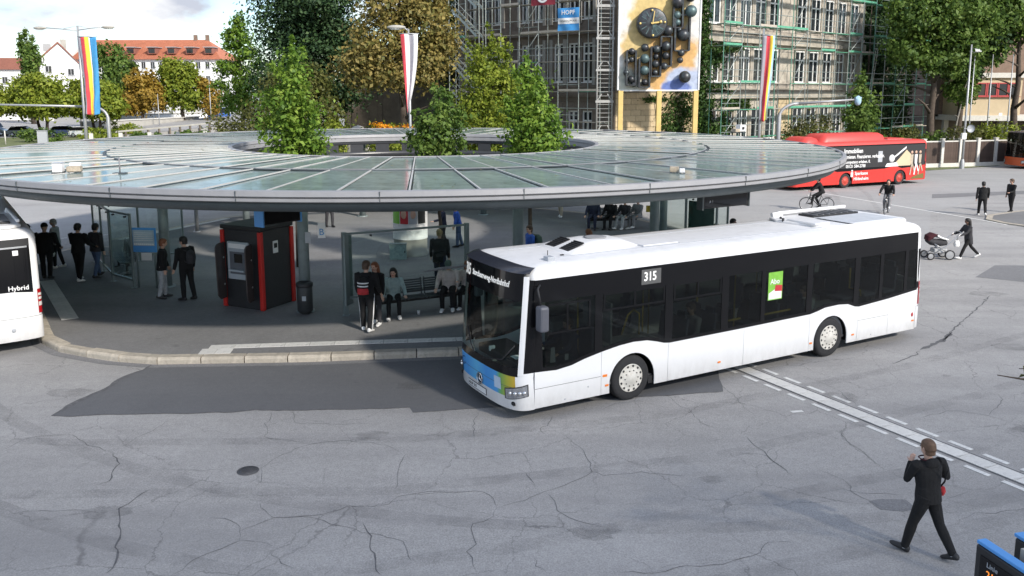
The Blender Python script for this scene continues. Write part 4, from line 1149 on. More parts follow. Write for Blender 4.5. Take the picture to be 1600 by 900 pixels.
    # ---- roof with rounded cant rails
    prof = [(2.80, 0), (2.87, .008), (2.93, .04), (2.98, .10), (3.015, .20), (3.04, .40), (3.05, .8)]
    RA = lambda th, z: (lambda a: (a[0] - .24 * max(0, math.cos(th)) ** .8, a[1], z))(fpt(th, 2.8))
    ring_n = [RA(-PI / 2 + PI * k / 20, 2.8) for k in range(21)] + [rpt(PI / 2 - PI * k / 16, 2.8) for k in range(17)]
    mb = MB(); vs = []
    for z, ins in prof:
        for (x, y, _) in ring_n:
            vs.append((x - math.copysign(min(abs(x), ins * (.9 if x > 0 else 1.0)), x), y * (1 - ins / BW), z))
    k = len(ring_n)
    mb.add(vs, [(i * k + j, i * k + (j + 1) % k, (i + 1) * k + (j + 1) % k, (i + 1) * k + j) for i in range(len(prof) - 1) for j in range(k)], 0, True)
    mb.add(vs[-k:], [tuple(range(k))], 0)
    part(mb, 'roof', M[roof])
    mb = MB()
    for yy in (-.62, .62): mb.box((0, yy, 3.048), (10.2, .018, .016))
    part(mb, 'roof_seam', M['grey_print'])
    # ---- sides
    seams = [5.60, 4.04, 2.33, .18, -1.9, -3.58, -4.71, -5.785]
    ZB = .27
    for s in (1, -1):
        y0, y1 = s * (BW - .02), s * BW
        mb = MB(); mb.slab([(5.5, .30), (5.5, 1.0)] + belt_run(5.5, -5.77, -.03) + [(-5.77, .30)], s * (BW - .055), s * (BW - .045)); 
        # dark inner skirt is cut round the wheels by the arch liners
        for xa, xb in zip(seams, seams[1:]):
            xa_, xb_ = xa - .004, xb + .004
            bot = [(xb_, ZB)]
            for ax in axles:
                if xb_ < ax + .6 and xa_ > ax - .6:
                    seg = []
                    for q in range(25):
                        a = PI * q / 24
                        xx, zz_ = ax - .575 * math.cos(a), .45 + .575 * math.sin(a)
                        seg.append((xx, zz_))
                    seg = [(ax - .575, ZB)] + seg + [(ax + .575, ZB)]
                    seg = [(min(max(xx, xb_), xa_), zz_) for xx, zz_ in seg]
                    bot += [p for i, p in enumerate(seg) if i == 0 or p != seg[i - 1]]
            bot.append((xa_, ZB))
            top = belt_run(xa_, xb_)
            poly = bot + top
            cl = []
            for p in poly:
                if not cl or (abs(p[0] - cl[-1][0]) + abs(p[1] - cl[-1][1])) > 1e-4: cl.append(p)
            mb = MB(); mb.slab(cl, y0, y1); o = part(mb, 'side_panel', P)
            if (abs(xa - 5.60) < .01 or abs(xa + 3.58) < .01) and detail:
                zl = .66 if xa > 0 else .78
                m2 = MB(); m2.box(((xa + xb) / 2, y1 + s * .001, zl), (xa - xb - .02, .003, .008)); m2.build('panel_line', M['seam'], o)
        for ax in axles:                                # arch liners and lips
            mb = MB(); mb.lathe([(.578, 0), (.578, -s * .5)], 20, 'Y', (ax, s * (BW - .022), .45), a0=0 - .2, a1=PI + .2); part(mb, 'wheel_arch', M['arch_black'])
        # glazing band
        top_z = 2.36
        mb = MB(); mb.slab([(XF(2.36), top_z), (XF(2.8), 2.80), (XR(2.8), 2.80), (XR(2.36), top_z)], y0, y1 + s * .001); part(mb, 'window_band', M['black_gloss'])
        mb = MB(); mb.slab([(5.6, 1.0 - .0)] + belt_run(5.6, -5.78, .001)[1:] + belt_run(5.6, -5.78, .075)[::-1], y0, y1 + s * .001); part(mb, 'window_sill', M['black_gloss'])
        pil = [5.46, 4.12, 2.34, .78, -.36, -1.84, -3.47, -4.36, -5.30, -5.76]
        pw = [.05, .09, .10, .10, .06, .09, .09, .06, .06, .05]
        for x, w_ in zip(pil, pw):
            mb = MB(); zb_ = belt(x) + .05
            if x > 5.3: mb.slab([(x - w_, zb_), (XF(zb_), zb_), (XF(2.37), 2.37), (XF(2.37) - w_, 2.37)], y0, y1 + s * .003)
            else: mb.slab([(x - w_, zb_), (x + w_, zb_), (x + w_, 2.37), (x - w_, 2.37)], y0, y1 + s * .003)
            part(mb, 'window_pillar', M['black_gloss'])
        for i, (xa, xb) in enumerate(zip(pil, pil[1:])):
            xa_, xb_ = xa - pw[i] + .01, xb + pw[i + 1] - .01
            if xa_ - xb_ < .1: continue
            if i == 0: xa_ = 5.36
            mb = MB(); mb.slab([(xb_, 2.37), (xa_, 2.37)] + belt_run(xa_, xb_, .07), y0 + s * .002, y1 - s * .004); wpane = part(mb, 'window', M['bus_glass'] if see else M['black_gloss'])
            if i in (0, 1, 2) and detail:                # sliding vent frames
                zt, zb_ = (2.28, 1.72) if i == 0 else (2.34, 2.02)
                xs = (5.3, 4.86, 4.34) if i == 0 else (xa_ - .05, (xa_ + xb_) / 2, xb_ + .05)
                fr = MB()
                for x in xs: fr.box((x, y1 - s * .001, (zt + zb_) / 2), (.045, .008, zt - zb_))
                for z in (zt, zb_): fr.box(((xs[0] + xs[2]) / 2, y1 - s * .0015, z), (xs[0] - xs[2] + .05, .009, .04))
                fr.build('vent_frame', M['black_gloss'], wpane)
    # ---- wheels
    ty, rm = wheel_meshes(M[rimm])
    for ax in axles:
        for s in (1, -1):
            w_ = thing('wheel', None, None); w_.parent = t; w_.location = (ax, s * 1.09, .48); w_.rotation_euler = (0, random.uniform(0, 1), 0 if s > 0 else PI)
            put('tyre', ty, w_); put('rim', rm, w_)
    mb = MB(); mb.box((0, 0, .36), (11.3, 2.2, .10)); mb.box((4.9, 0, .36), (1.2, 2.35, .1))
    for ax in axles: mb.tube([(ax, -1, .48), (ax, 1, .48)], .09, 8)
    mb.box((1.0, 0, .36), (3.6, 2.44, .16)); part(mb, 'chassis', M['black_matt'])
    # ---- interior
    mb = MB(); mb.box((-.2, 0, .44), (10.9, 2.36, .05)); part(mb, 'floor', M['bus_floor'])
    mb = MB(); mb.box((-.4, 0, 2.52), (10.6, 2.40, .04)); mb.box((-5.4, 0, 1.0), (.1, 2.3, 1.1)); 
    for s in (-1, 1):
        for ax in axles: mb.box((ax, s * .98, 1.16), (1.3, .46, .2))
    mb.box((-3.9, .55, .70), (3.0, 1.2, .5)); part(mb, 'lining', M['dark_inside'])
    if detail:
        sm = MB(); sm.box((0, 0, .45), (.42, .42, .08)); sm.bar((-.2, 0, .45), (-.27, 0, 1.05), .42, .07, up=(1, 0, 0)); sm.bar((-.27, 0, 1.02), (-.28, 0, 1.18), .26, .07, up=(1, 0, 0)); sm.box((0, 0, .22), (.1, .3, .42), 1)
        sme = sm.mesh('seat', [M['seat_fabric'], M['black_matt']])
        for x in (2.0, 1.2, -.7, -1.5, -3.3, -4.1, -4.8):
            for y in (.98, .52, -.98):
                if y < 0 and x in (1.2, -.7): continue
                z = .47 if x > -3 else .9
                o = put('seat', sme, t, (x, y, z)); b_ = o.modifiers.new('b', 'BEVEL'); b_.width = .02; b_.segments = 2
        for x, y in ((2.3, .35), (.75, .35), (-.4, .35), (-1.8, -.35), (4.0, .35), (-2.9, .35), (-.4, -.95), (1.1, -.95)):
            mb = MB(); mb.tube([(x, y, .47), (x, y, 2.5)], .019, 8); part(mb, 'handrail', M['yellow_rail'])
        for xa, xb in ((-.45, -1.3), (.62, .25)):
            mb = MB(); mb.tube([(xa, 1.21, 1.33), (xb, 1.21, 1.34)], .022, 8); part(mb, 'handrail', M['yellow_rail'])
        mb = MB(); mb.tube([(-3.35, 1.16, 2.1), (-3.35, 1.16, 1.6), (-3.55, 1.16, 1.55), (-3.75, 1.16, 1.5), (-3.78, 1.16, 1.35)], .02, 8); part(mb, 'handrail', M['yellow_rail'])
        mb = MB(); mb.tube([(2.9, 1.0, 1.3), (2.9, 1.0, 1.75), (3.05, 1.0, 1.85), (3.2, 1.0, 1.75), (3.35, 1.0, 1.35)], .018, 8); part(mb, 'handrail', M['yellow_rail'])
        mb = MB(); mb.box((5.35, .15, .96), (.7, 2.1, .18)); mb.box((5.15, .55, 1.1), (.35, .9, .16)); part(mb, 'dashboard', M['black_matt'], bevel=.03)
        mb = MB(); mb.lathe([(.22, 0), (.235, .012), (.22, .024), (.205, .012), (.22, 0)], 24); o = part(mb, 'steering_wheel', M['black_matt']); o.location = (4.95, .62, 1.22); o.rotation_euler = (0, -.45, 0)
        mb = MB(); mb.box((4.2, .62, .75), (.5, .5, .14)); mb.box((3.93, .62, 1.15), (.12, .48, .8)); part(mb, 'driver_seat', M['seat_fabric'], bevel=.04)
        mb = MB(); mb.box((3.72, .65, 1.3), (.04, 1.0, 1.6)); part(mb, 'cab_partition', M['dark_inside'])
        # papers behind the glass
        mb = MB(); mb.box((5.62, .62, 1.13), (.16, .22, .012)); mb.box((5.66, -.35, 1.06), (.12, .05, .1)); part(mb, 'windscreen_paper', M['white_print'])
        mb = MB(); mb.slab([(5.22, 1.12), (5.10, 1.12), (5.12, 1.42), (5.20, 1.42)], 1.225, 1.232); mb.slab([(4.88, 1.12), (4.80, 1.12), (4.80, 1.24), (4.88, 1.24)], 1.225, 1.232); part(mb, 'window_sticker', M['grey_print'])
        for s, dy in ((-1, -.35), (1, .55)):             # wipers
            mb = MB(); p0, p1, p2 = fpt(.05 * s, 1.08, .03), fpt(.35 * s + .2, 1.22, .03), fpt(.62 * s + .32, 1.55, .03)
            mb.tube([p0, p1, p2], .014, 6); part(mb, 'wiper', M['black_matt'])
        # mirror on the driver side
        for s in (1, -1):
            mb = MB(); mb.box((5.55, s * 1.47, 2.10), (.20, .22, .50)); mi_ = part(mb, 'mirror', M['mirror_case'], bevel=.05)
            mb = MB(); mb.tube([(5.42, s * 1.2, 2.72), (5.60, s * 1.38, 2.66), (5.58, s * 1.46, 2.36)], .022, 8); mb.build('mirror_arm', M['black_matt'], mi_)
            if s < 0: mi_.location = (-.05, .16, .1)
        # destination lettering
        for nm, txt, sz, y0, zc, sq in (('route_number', '315', .33, -.86, 2.70, .62), ('destination_text', 'Storchenweg-Nordbahnhof', .165, -.44, 2.69, .70)):
            tx = text_mesh(txt, sz, True, .002, 'LEFT', sq); tx.materials.clear(); tx.materials.append(M['led_white'])
            for v in tx.vertices:                         # wrap the row of letters onto the curved header
                y = y0 + v.co.x; r = min(.9999, abs(y) / BW); th = math.copysign(math.asin(r ** 1.3), y)
                v.co = fpt(th, zc + v.co.y, .014 + v.co.z)
            put(nm, tx, hd)
        sgn = MB(); sgn.box((2.83, BW + .003, 2.585), (.50, .008, .31)); so = part(sgn, 'route_sign', mat('route_sign_matrix', (.10, .10, .10), .5))
        lettering('route_number', '315', .26, M['led_white'], so, (2.86, BW + .010, 2.585), (-1, 0, 0), font_bold=True, squeeze=.85)
        po = MB(); po.slab([(-.50, 1.66), (-.94, 1.66), (-.94, 2.30), (-.50, 2.30)], BW - .002, BW + .004); pst = part(po, 'poster', M['green_print'])
        mb = MB(); mb.slab([(-.52, 1.68), (-.92, 1.68), (-.92, 1.84), (-.70, 1.90), (-.52, 1.82)], BW + .004, BW + .006); mb.build('poster_foot', M['white_print'], pst)
        mb = MB(); mb.slab([(-.70, 1.86), (-.93, 1.84), (-.93, 1.98), (-.72, 2.0)], BW + .006, BW + .008); mb.build('poster_badge', M['red_print'], pst)
        lettering('poster_text', 'Abo', .17, M['white_print'], pst, (-.70, BW + .008, 2.08), (-1, .0, .0), (.12, 0, 1), font_bold=True)
        mb = MB(); mb.slab([(-2.0, 2.10), (-3.3, 2.10), (-3.3, 2.24), (-2.0, 2.24)], 1.205, 1.212); part(mb, 'ceiling_reflection_panel', M['grey_print']) if False else None
        # markers, maintenance caps
        for x, z in ((3.95, .66), (3.90, .45), (.89, .45), (-2.07 + .1, .45), (-3.43, .45), (-5.69, .50)):
            if any(abs(x - ax) < .6 for ax in axles): x += .06 if x > axles[1] and x < 0 else 0
            mb = MB(); mb.box((x, BW + .004, z), (.11 if z > .6 else .085, .012, .05 if z > .6 else .04)); part(mb, 'side_marker', M['amber_lamp'], bevel=.004)
        mb = MB(); mb.ball((-5.66, BW, .66), (.045, .012, .06), 8, 6); part(mb, 'filler_cap', M['red_lamp'])
        for x, z in ((4.9, .34), (-4.1, .36), (4.35, .5)):
            mb = MB(); mb.ball((x, BW, z), (.02, .008, .02), 8, 5); part(mb, 'body_fixing', M['grey_print'])
        # front marks: ring emblem with three points, operator roundel, sticker, plate
        em = MB(); c = Vector(fpt(0, .60, .012)); em.lathe([(.112, 0), (.125, .012), (.112, .024), (.10, .012), (.112, 0)], 28, 'X', c)
        for k_ in range(3):
            a = PI / 2 + 2 * PI * k_ / 3; q = c + Vector((.014, .112 * math.cos(a), .112 * math.sin(a)))
            nn_ = Vector((0, -math.sin(a), math.cos(a))) * .022
            em.add([c + Vector((.014, 0, 0)) + nn_, c + Vector((.014, 0, 0)) - nn_, q, c + Vector((.03, 0, 0))], [(0, 2, 3), (2, 1, 3), (0, 3, 1)], 0)
        part(em, 'star_emblem', M['chrome'])
        mb = MB(); mb.lathe([(.10, 0), (.10, .003), (.001, .004)], 24, 'X', Vector(fpt(0, .60, .004))); part(mb, 'emblem_backing', M['black_gloss'])
        ro = MB(); c = Vector(fpt(-math.radians(28), .76, .006)); ro.lathe([(.085, 0), (.09, .005), (.075, .006), (.07, 0)], 24, 'X', c); part(ro, 'operator_roundel', mat('roundel_blue', (.02, .08, .25), .4))
        part(patch_mb(fpt, math.radians(17), math.radians(29), .60, .84, 3, 2, .006), 'front_sticker', mat('pale_sticker', (.5, .62, .75), .5))
        part(patch_mb(fpt, -math.radians(16), math.radians(4), .315, .425, 6, 2, .010), 'number_plate', M['white_print'])
        part(patch_mb(fpt, -math.radians(16.6), math.radians(4.6), .30, .44, 6, 2, .006), 'plate_frame', M['black_matt'])
        c = fpt(-math.radians(6), .37, .013); lettering('plate_text', 'HI-SV 315', .085, M['black_print'], t, (c[0] + .002, c[1] - .05, .37), (0, 1, 0))
        # roof equipment: front ventilator hump, hatch, small sensor, rear climate unit
        hx, hy = 3.40, -.10
        hp = MB(); sec = [(.95, .60, .0), (.90, .58, .03), (.45, .50, .15), (.0, .46, .18), (-.60, .42, .15), (-1.0, .30, .0)]
        rings = []
        for x, hw, h in sec:
            rings.append([(hx + x, hy - hw - .16, 3.035), (hx + x, hy - hw, 3.045 + h * .85), (hx + x, hy - hw * .5, 3.05 + h), (hx + x, hy + hw * .5, 3.05 + h), (hx + x, hy + hw, 3.045 + h * .85), (hx + x, hy + hw + .16, 3.035)])
        hp.add([p for r in rings for p in r], [(i * 6 + j, i * 6 + j + 1, i * 6 + j + 7, i * 6 + j + 6) for i in range(len(sec) - 1) for j in range(5)], 0, True)
        ho = part(hp, 'roof_ventilator', M['white_roof'])
        for s in (-1, 1):
            mb = MB()
            for q in range(7):
                f = q / 6; x = .84 - .36 * f; z = 3.045 + .045 + .128 * f - .012
                mb.box((hx + x, hy + s * .27, z + .014), (.035, .34, .02))
            mb.bar((hx + .86, hy + s * .27, 3.085), (hx + .46, hy + s * .27, 3.215), .36, .012); mb.build('grille', M['black_matt'], ho)
        mb = MB(); mb.lathe([(.24, .0), (.25, .015), (.2, .02), (.001, .02)], 20, 'Z', (hx - .12, hy, 3.225)); o = mb.build('fan_cover', M['dark_inside'], ho)
        mb = MB(); mb.box((2.0, .22, 3.062), (.95, .66, .035)); part(mb, 'roof_hatch', M['white_roof'], bevel=.012)
        mb = MB(); mb.box((2.0, .22, 3.052), (1.0, .71, .012)); part(mb, 'hatch_seal', M['grey_print'])
        mb = MB(); mb.box((4.98, .78, 3.06), (.16, .18, .13)); part(mb, 'roof_sensor', M['grey_print'], bevel=.015)
        mb = MB(); mb.tube([(4.75, .35, 3.04), (4.75, .35, 3.15)], .008, 6); mb.box((4.5, .5, 3.05), (.07, .05, .04)); part(mb, 'aerial', M['black_matt'])
        ac = MB(); ac.prism([(-2.55, -.55), (-2.75, -.95), (-5.55, -1.02), (-5.75, -.8), (-5.75, .8), (-5.55, 1.0), (-3.2, .92), (-2.75, .5)], 3.03, 3.11); au = part(ac, 'climate_unit', M['white_roof'], bevel=.05)
        mb = MB(); mb.box((-4.5, -.55, 3.12), (1.7, .5, .08)); mb.build('coil_well', M['black_matt'], au, bevel=.01)
        mb = MB()
        for q in range(7): mb.box((-3.8 - q * .23, -.55, 3.165), (.03, .48, .02))
        mb.build('grille_bar', M['dark_inside'], au)
        mb = MB(); mb.bar((-3.0, -.9, 3.10), (-3.0, -.95, 3.21), .35, .1); mb.bar((-3.0, -.92, 3.20), (-5.6, -.95, 3.20), .08, .08); mb.build('side_rail', M['white_roof'], au, bevel=.02)
        mb = MB(); mb.slab([(-3.75, 3.10), (-3.55, 3.14), (-5.35, 3.14), (-5.5, 3.10)], -.18, .90); mb.build('cover_plate', mat('pale_cover_plate', (.55, .57, .60), .45), au, bevel=.03)
        mb = MB(); mb.box((-2.95, .15, 3.13), (.5, .9, .05)); mb.build('front_plate', M['white_roof'], au, bevel=.02)
        mb = MB(); mb.tube([(-2.62, -.35, 3.08), (-2.62, -.35, 3.17)], .03, 8); mb.tube([(-2.8, -.6, 3.1), (-2.8, -.6, 3.16)], .03, 8); mb.build('fixing', M['black_matt'], au)
    return t

BUS_RZ = .51075 + PI
BUS_C = Vector((4.687, 19.399, 0))
bus1 = city_bus('white city bus with route 315 sign and pale blue nose turning beside the platform', BUS_C, BUS_RZ, group='white city buses')
hl_ = Vector((-.57, .82, 0)).normalized()
c2 = Vector((-11.60, 20.30, 0)) + hl_ * 6.065 - Vector((hl_.y, -hl_.x, 0)) * 1.265
bus2 = city_bus('white hybrid bus at the left picture edge seen from behind with black rear window', c2, math.atan2(hl_.y, hl_.x), group='white city buses')

# red advertising bus
rb_dir = math.radians(25)
red = city_bus('red city bus with black property advertisement along its side and roof gas tanks', (22.8, 57.2, 0), rb_dir + PI, 'bus_red', 'bus_red_roof', 'rim_red', (1.55, -3.45), front='bus_red', detail=False, see=False)
mb = MB(); mb.slab([(5.3, 1.30), (-5.72, 1.30), (-5.72, 2.72), (5.3, 2.72)], BW + .004, BW + .012); adp = mb.build('advert_panel', M['black_matt'], red)
def ad_text(tx, size, x, z, m='white_print', sq=1.0, par=None): lettering('advert_text', tx, size, M[m], par or adp, (x, BW + .018, z), (-1, 0, 0), font_bold=True, squeeze=sq)
ad_text('Immobilien', .42, 1.0, 2.42, sq=.9)
ad_text('vermieten. Finanzieren. verkaufen.', .34, .05, 2.04, sq=.8)
ad_text('Kompetenz erleben. 0.', .28, .6, 1.70, sq=.9)
ad_text('05121 584-2788', .28, .75, 1.42, sq=.95)
mb = MB(); mb.slab([(-1.25, 1.62), (-1.65, 1.62), (-1.65, 2.35), (-1.25, 2.35)], BW + .013, BW + .017); mb.build('advert_window', M['grey_print'], adp)
mb = MB(); mb.lathe([(.26, 0), (.26, .006), (.001, .008)], 24, 'Y', (-2.55, BW + .013, 1.82)); mb.build('advert_disc', M['white_print'], adp)
mb = MB(); mb.slab([(-2.6, 1.30), (-4.35, 1.30), (-4.35, 2.05), (-3.9, 2.38), (-3.3, 1.85)], BW + .013, BW + .018); mb.build('advert_house', M['cream'], adp)
mb = MB(); mb.slab([(-2.8, 1.86), (-2.8, 1.98), (-3.85, 2.62), (-3.85, 2.48)], BW + .019, BW + .023); mb.build('advert_roof', M['white_print'], adp)
mb = MB(); mb.slab([(-1.95, 1.28), (-3.2, 1.28), (-3.0, 1.55), (-2.1, 1.5)], BW + .019, BW + .023); mb.build('advert_band', M['white_print'], adp)
for q, x in enumerate((-4.45, -4.85, -5.25)):            # printed runners, flat on the side
    zz_ = .15 * q; mb = MB()
    mb.slab([(x - .10, 1.35 + zz_ * .3), (x + .10, 1.35 + zz_ * .3), (x + .14, 2.02), (x - .13, 2.04)], BW + .02, BW + .024)
    mb.slab([(x + .02, 1.38), (x + .16, .66), (x + .06, .62), (x - .06, 1.36)], BW + .02, BW + .024); mb.slab([(x - .02, 1.38), (x - .24, .86), (x - .34, .90), (x - .12, 1.40)], BW + .02, BW + .024)
    o = mb.build('advert_figure', M['c_beige' if q != 1 else 'white_print'], red)
    mb = MB(); mb.lathe([(.11, 0), (.11, .004), (.001, .006)], 16, 'Y', (x + .02, BW + .02, 2.18)); mb.build('advert_head', M['skin'], o)
mb = MB(); mb.slab([(-4.4, .36), (-5.7, .36), (-5.7, .72), (-5.2, .62), (-4.7, .52)], BW + .003, BW + .008); mb.build('advert_ground', mat('olive_print', (.14, .12, .03), .6), red)
ad_text('Sparkasse', .30, .2, .93, par=red); ad_text('Hildesheim', .30, .2, .58, par=red)
mb = MB(); mb.slab([(1.13, .72), (.93, .72), (.93, 1.02), (1.13, 1.02)], BW + .004, BW + .01); mb.lathe([(.07, 0), (.07, .006), (.001, .008)], 16, 'Y', (1.03, BW + .004, 1.12)); mb.build('advert_logo', M['white_print'], red)
for x0, x1, h in ((5.1, 3.7, .36), (3.5, -2.2, .52)):
    mb = MB(); secs = [(x0, .75, 0), (x0 - .25, .85, h * .7), (x0 - .5, .9, h), (x1 + .4, .9, h), (x1 + .15, .85, h * .8), (x1, .8, 0)]
    rr = []
    for x, hw, hh in secs: rr.append([(x, -hw - .1, 3.03), (x, -hw, 3.03 + hh * .8), (x, -hw * .7, 3.03 + hh), (x, hw * .7, 3.03 + hh), (x, hw, 3.03 + hh * .8), (x, hw + .1, 3.03)])
    mb.add([p for r in rr for p in r], [(i * 6 + j, i * 6 + j + 1, i * 6 + j + 7, i * 6 + j + 6) for i in range(5) for j in range(5)], 0, True); mb.build('gas_tank_cover', M['bus_red_roof'], red)
mb = MB(); mb.box((-3.6, 0, 3.08), (1.6, 1.2, .1)); mb.build('roof_unit', M['bus_red_roof'], red, bevel=.03)
M['bus_dark'] = mat('dark_blue_bodywork', (.015, .02, .05), .3, var=.03, coat=.5)
M['bus_orange'] = mat('orange_red_bodywork', (.55, .10, .03), .35, var=.05)
dk = city_bus('dark blue bus with orange red skirt at the right picture edge by the fence', (47.4, 70.6, 0), PI + .12, 'bus_orange', 'bus_dark', 'rim_white', front='bus_orange', detail=False, see=False)

# ================================================================ cars
def car(label, loc, rz, col, group='cars parked beyond the bus station', van=False):
    t = thing('parked_car', label, 'car', loc, rz, group)
    cm2 = mat('car_paint_' + str(len(bpy.data.materials)), col, .25, .2, var=.03, coat=.8)
    prof = [(-2.1, .35), (-2.15, .75), (-2.0, .95), (-1.1, 1.0), (.85, .98), (1.75, .82), (2.1, .62), (2.1, .32)]
    cab = [(-1.95, .93), (-1.6, 1.40), (-.2, 1.48), (.35, 1.40), (1.15, .95)] if not van else [(-2.05, .93), (-1.95, 1.85), (.9, 1.9), (1.3, 1.7), (1.75, .95)]
    mb = MB()
    def hull(pts, w0, w1):
        n = len(pts); vs = [(x, -w0, z) for x, z in pts] + [(x, w0, z) for x, z in pts]
        zz1 = max(z for _, z in pts)
        vs = [(x, y * (1 - w1 * (z - pts[0][1]) / (zz1 - pts[0][1] + 1e-6)), z) for x, y, z in vs]
        return vs, [tuple(range(n - 1, -1, -1)), tuple(range(n, 2 * n))] + [(i, (i + 1) % n, n + (i + 1) % n, n + i) for i in range(n)]
    mb.add(*hull(prof, .88, .05)); mb.build('body', cm2, t, bevel=.06)
    mb = MB(); mb.add(*hull(cab, .82, .2)); mb.build('windows', M['black_gloss'], t, bevel=.05)
    mb = MB(); xs = [p[0] for p in cab]; zt = max(p[1] for p in cab); mb.box(((xs[1] + xs[-2]) / 2, 0, zt), (abs(xs[1] - xs[-2]) * .9, 1.25, .07)); mb.build('roof', cm2, t, bevel=.03)
    for x in (-1.3, 1.3):
        for s in (-1, 1):
            mb = MB(); mb.lathe([(.001, -.09), (.30, -.1), (.32, -.06), (.32, .06), (.30, .1), (.001, .09)], 18, 'Y', (x, s * .82, .32)); w_ = mb.build('wheel', M['rubber'], t)
            mb = MB(); mb.lathe([(.2, s * .09), (.18, s * .108), (.001, s * .105)], 14, 'Y', (x, s * .82, .32)); mb.build('rim', M['steel'], w_)
    for s in (-1, 1):
        mb = MB(); mb.box((2.06, s * .62, .68), (.14, .3, .12)); mb.build('headlight', M['clear_lamp'], t, bevel=.02)
        mb = MB(); mb.box((-2.12, s * .65, .8), (.08, .25, .16)); mb.build('tail_light', M['red_lamp'], t, bevel=.02)
    return t
def cloth_raise(o, z): o.location.z = z
car('red car on the white bridge in front of the white building', (-89.5, 198, 1.3), .1, (.35, .02, .03))
car('blue small van driving down the ramp by the hedge', (-52.2, 152, 1.6), -1.9, (.03, .12, .45), van=True)
car('dark grey car parked under the light green tree near its trunk', (-70, 122, 0), .1, (.03, .03, .035))
car('black car parked behind the pale post at the left edge', (-75.5, 124, 0), .1, (.015, .015, .018))
car('dark blue car parked right of the trunk under the light green tree', (-64.5, 123, 0), .1, (.02, .04, .2))
car('white car half hidden by low shrubs right of the dark blue car', (-60.0, 119.5, 0), -.2, (.7, .7, .7))
car('white van behind the parked cars at the far left edge', (-80.5, 131, 0), .1, (.65, .65, .62), van=True)
car('silver car parked behind the tree trunks left of the cream building', (40.2, 80, .4), 2.9, (.45, .47, .5))
car('dark car parked in the shade right of the silver car', (44.6, 82, .4), 2.9, (.05, .055, .06))
# ================================================================ stone school building with scaffolding
def wall_with_holes(L, H, holes, depth=.28, z0=0.0):
    mb = MB()
    xs = sorted({0, L} | {h[0] for h in holes} | {h[1] for h in holes}); zs = sorted({z0, H} | {h[2] for h in holes} | {h[3] for h in holes})
    for xa, xb in zip(xs, xs[1:]):
        for za, zb in zip(zs, zs[1:]):
            cx, cz = (xa + xb) / 2, (za + zb) / 2
            if any(h[0] < cx < h[1] and h[2] < cz < h[3] for h in holes): continue
            mb.add([(xa, 0, za), (xb, 0, za), (xb, 0, zb), (xa, 0, zb)], [(0, 1, 2, 3)])
    for a, b, c, d in holes:
        mb.add([(a, 0, c), (b, 0, c), (b, 0, d), (a, 0, d), (a, depth, c), (b, depth, c), (b, depth, d), (a, depth, d)], [(0, 4, 5, 1), (1, 5, 6, 2), (2, 6, 7, 3), (3, 7, 4, 0)])
    return mb
def window_meshes(w, h, transom=.3, mull=1, key={}):
    k = (round(w, 2), round(h, 2), transom, mull)
    if k not in key:
        f = MB(); t = .12
        for x in (-w / 2 + t / 2, w / 2 - t / 2): f.box((x, 0, h / 2), (t, .08, h))
        for z in (t / 2, h - t / 2): f.box((0, 0, z), (w - 2 * t, .079, t))
        zt = h * (1 - transom)
        if transom: f.box((0, -.005, zt), (w - 2 * t, .09, t))
        for i in range(mull): f.box((-w / 2 + w * (i + 1) / (mull + 1), -.003, h / 2), (t * 1.1, .084, h - 2 * t))
        f.box((0, -.08, -.03), (w + .2, .3, .06))
        p = MB(); p.box((0, .03, h / 2), (w - .02, .02, h - .02))
        key[k] = (f, p, {})
    return key[k]
def add_window(parent, x, z, w, h, y=.2, fm='white_frame', pm='window_dark', transom=.3, mull=1):
    f, p, cache = window_meshes(w, h, transom, mull)
    if fm not in cache: cache[fm] = f.mesh('window', M[fm])
    if pm not in cache: cache[pm] = p.mesh('pane', M[pm])
    o = put('window', cache[fm], parent, (x, y, z)); put('pane', cache[pm], o)
    return o
sch = thing('school_building', 'large old sandstone building behind scaffolding with many white framed windows', 'building', (7.48, 62, 0))
def sub(x, y): return (x - 7.48, y - 62, 0)
ANG_R, ANG_L = math.radians(42), math.radians(-42)
M['jamb'] = mat('grey_stone_jamb', (.30, .29, .27), .9, var=.15)
def jamb_mesh(w, d, h, m, cache={}):
    k = (w, d, h, m.name)
    if k not in cache:
        mb = MB(); mb.box((0, 0, 0), (w, d, h)); cache[k] = mb.mesh('window_jamb', m)
    return cache[k]
# right front
rx = [1.2 + 2.15 * k for k in range(5)] + [14.2 + 2.38 * k for k in range(5)] + [29 + 2.4 * k for k in range(4)]
holes = []
for x in rx:
    for z, h in ((2.3, 2.6), (7.05, 2.75), (11.5, 2.9)): holes.append((x - .8, x + .8, z, z + h))
holes = [h_ for h_ in holes if h_[1] < 25.4]; rx = [x for x in rx if x < 25]
w1 = wall_with_holes(25.6, 18, holes, .12).build('wall', M['stone_pale'], sch, sub(14.7, 66), ANG_R, fix=False)
for x in rx:
    for z, h in ((2.3, 2.6), (7.05, 2.75), (11.5, 2.9)):
        w_ = add_window(sch, 0, 0, 1.6, h); w_.parent = w1; w_.location = (x, .07, z)
for z, h, d in ((5.75, .45, .35), (6.4, .16, .2), (10.15, .55, .4), (10.95, .2, .22), (14.9, .5, .45), (17.6, .6, .7)):
    mb = MB(); mb.box((12.8, -d / 2, z + h / 2), (25.6, d, h)); mb.build('cornice', M['stone_pale'], w1)
for x in rx:
    for z in (9.95, 14.55):
        mb = MB(); mb.prism([(x - .95, -.12), (x + .95, -.12), (x + .95, .0), (x - .95, .0)], z, z + .2); mb.build('window_head', M['stone_pale'], w1)
    for s in (-1, 1):
        for zc, hh in ((8.4, 3.2), (12.9, 3.2), (3.7, 2.9)): put('window_jamb', jamb_mesh(.20, .07, hh, M['stone_pale']), w1, (x + s * .96, -.035, zc))
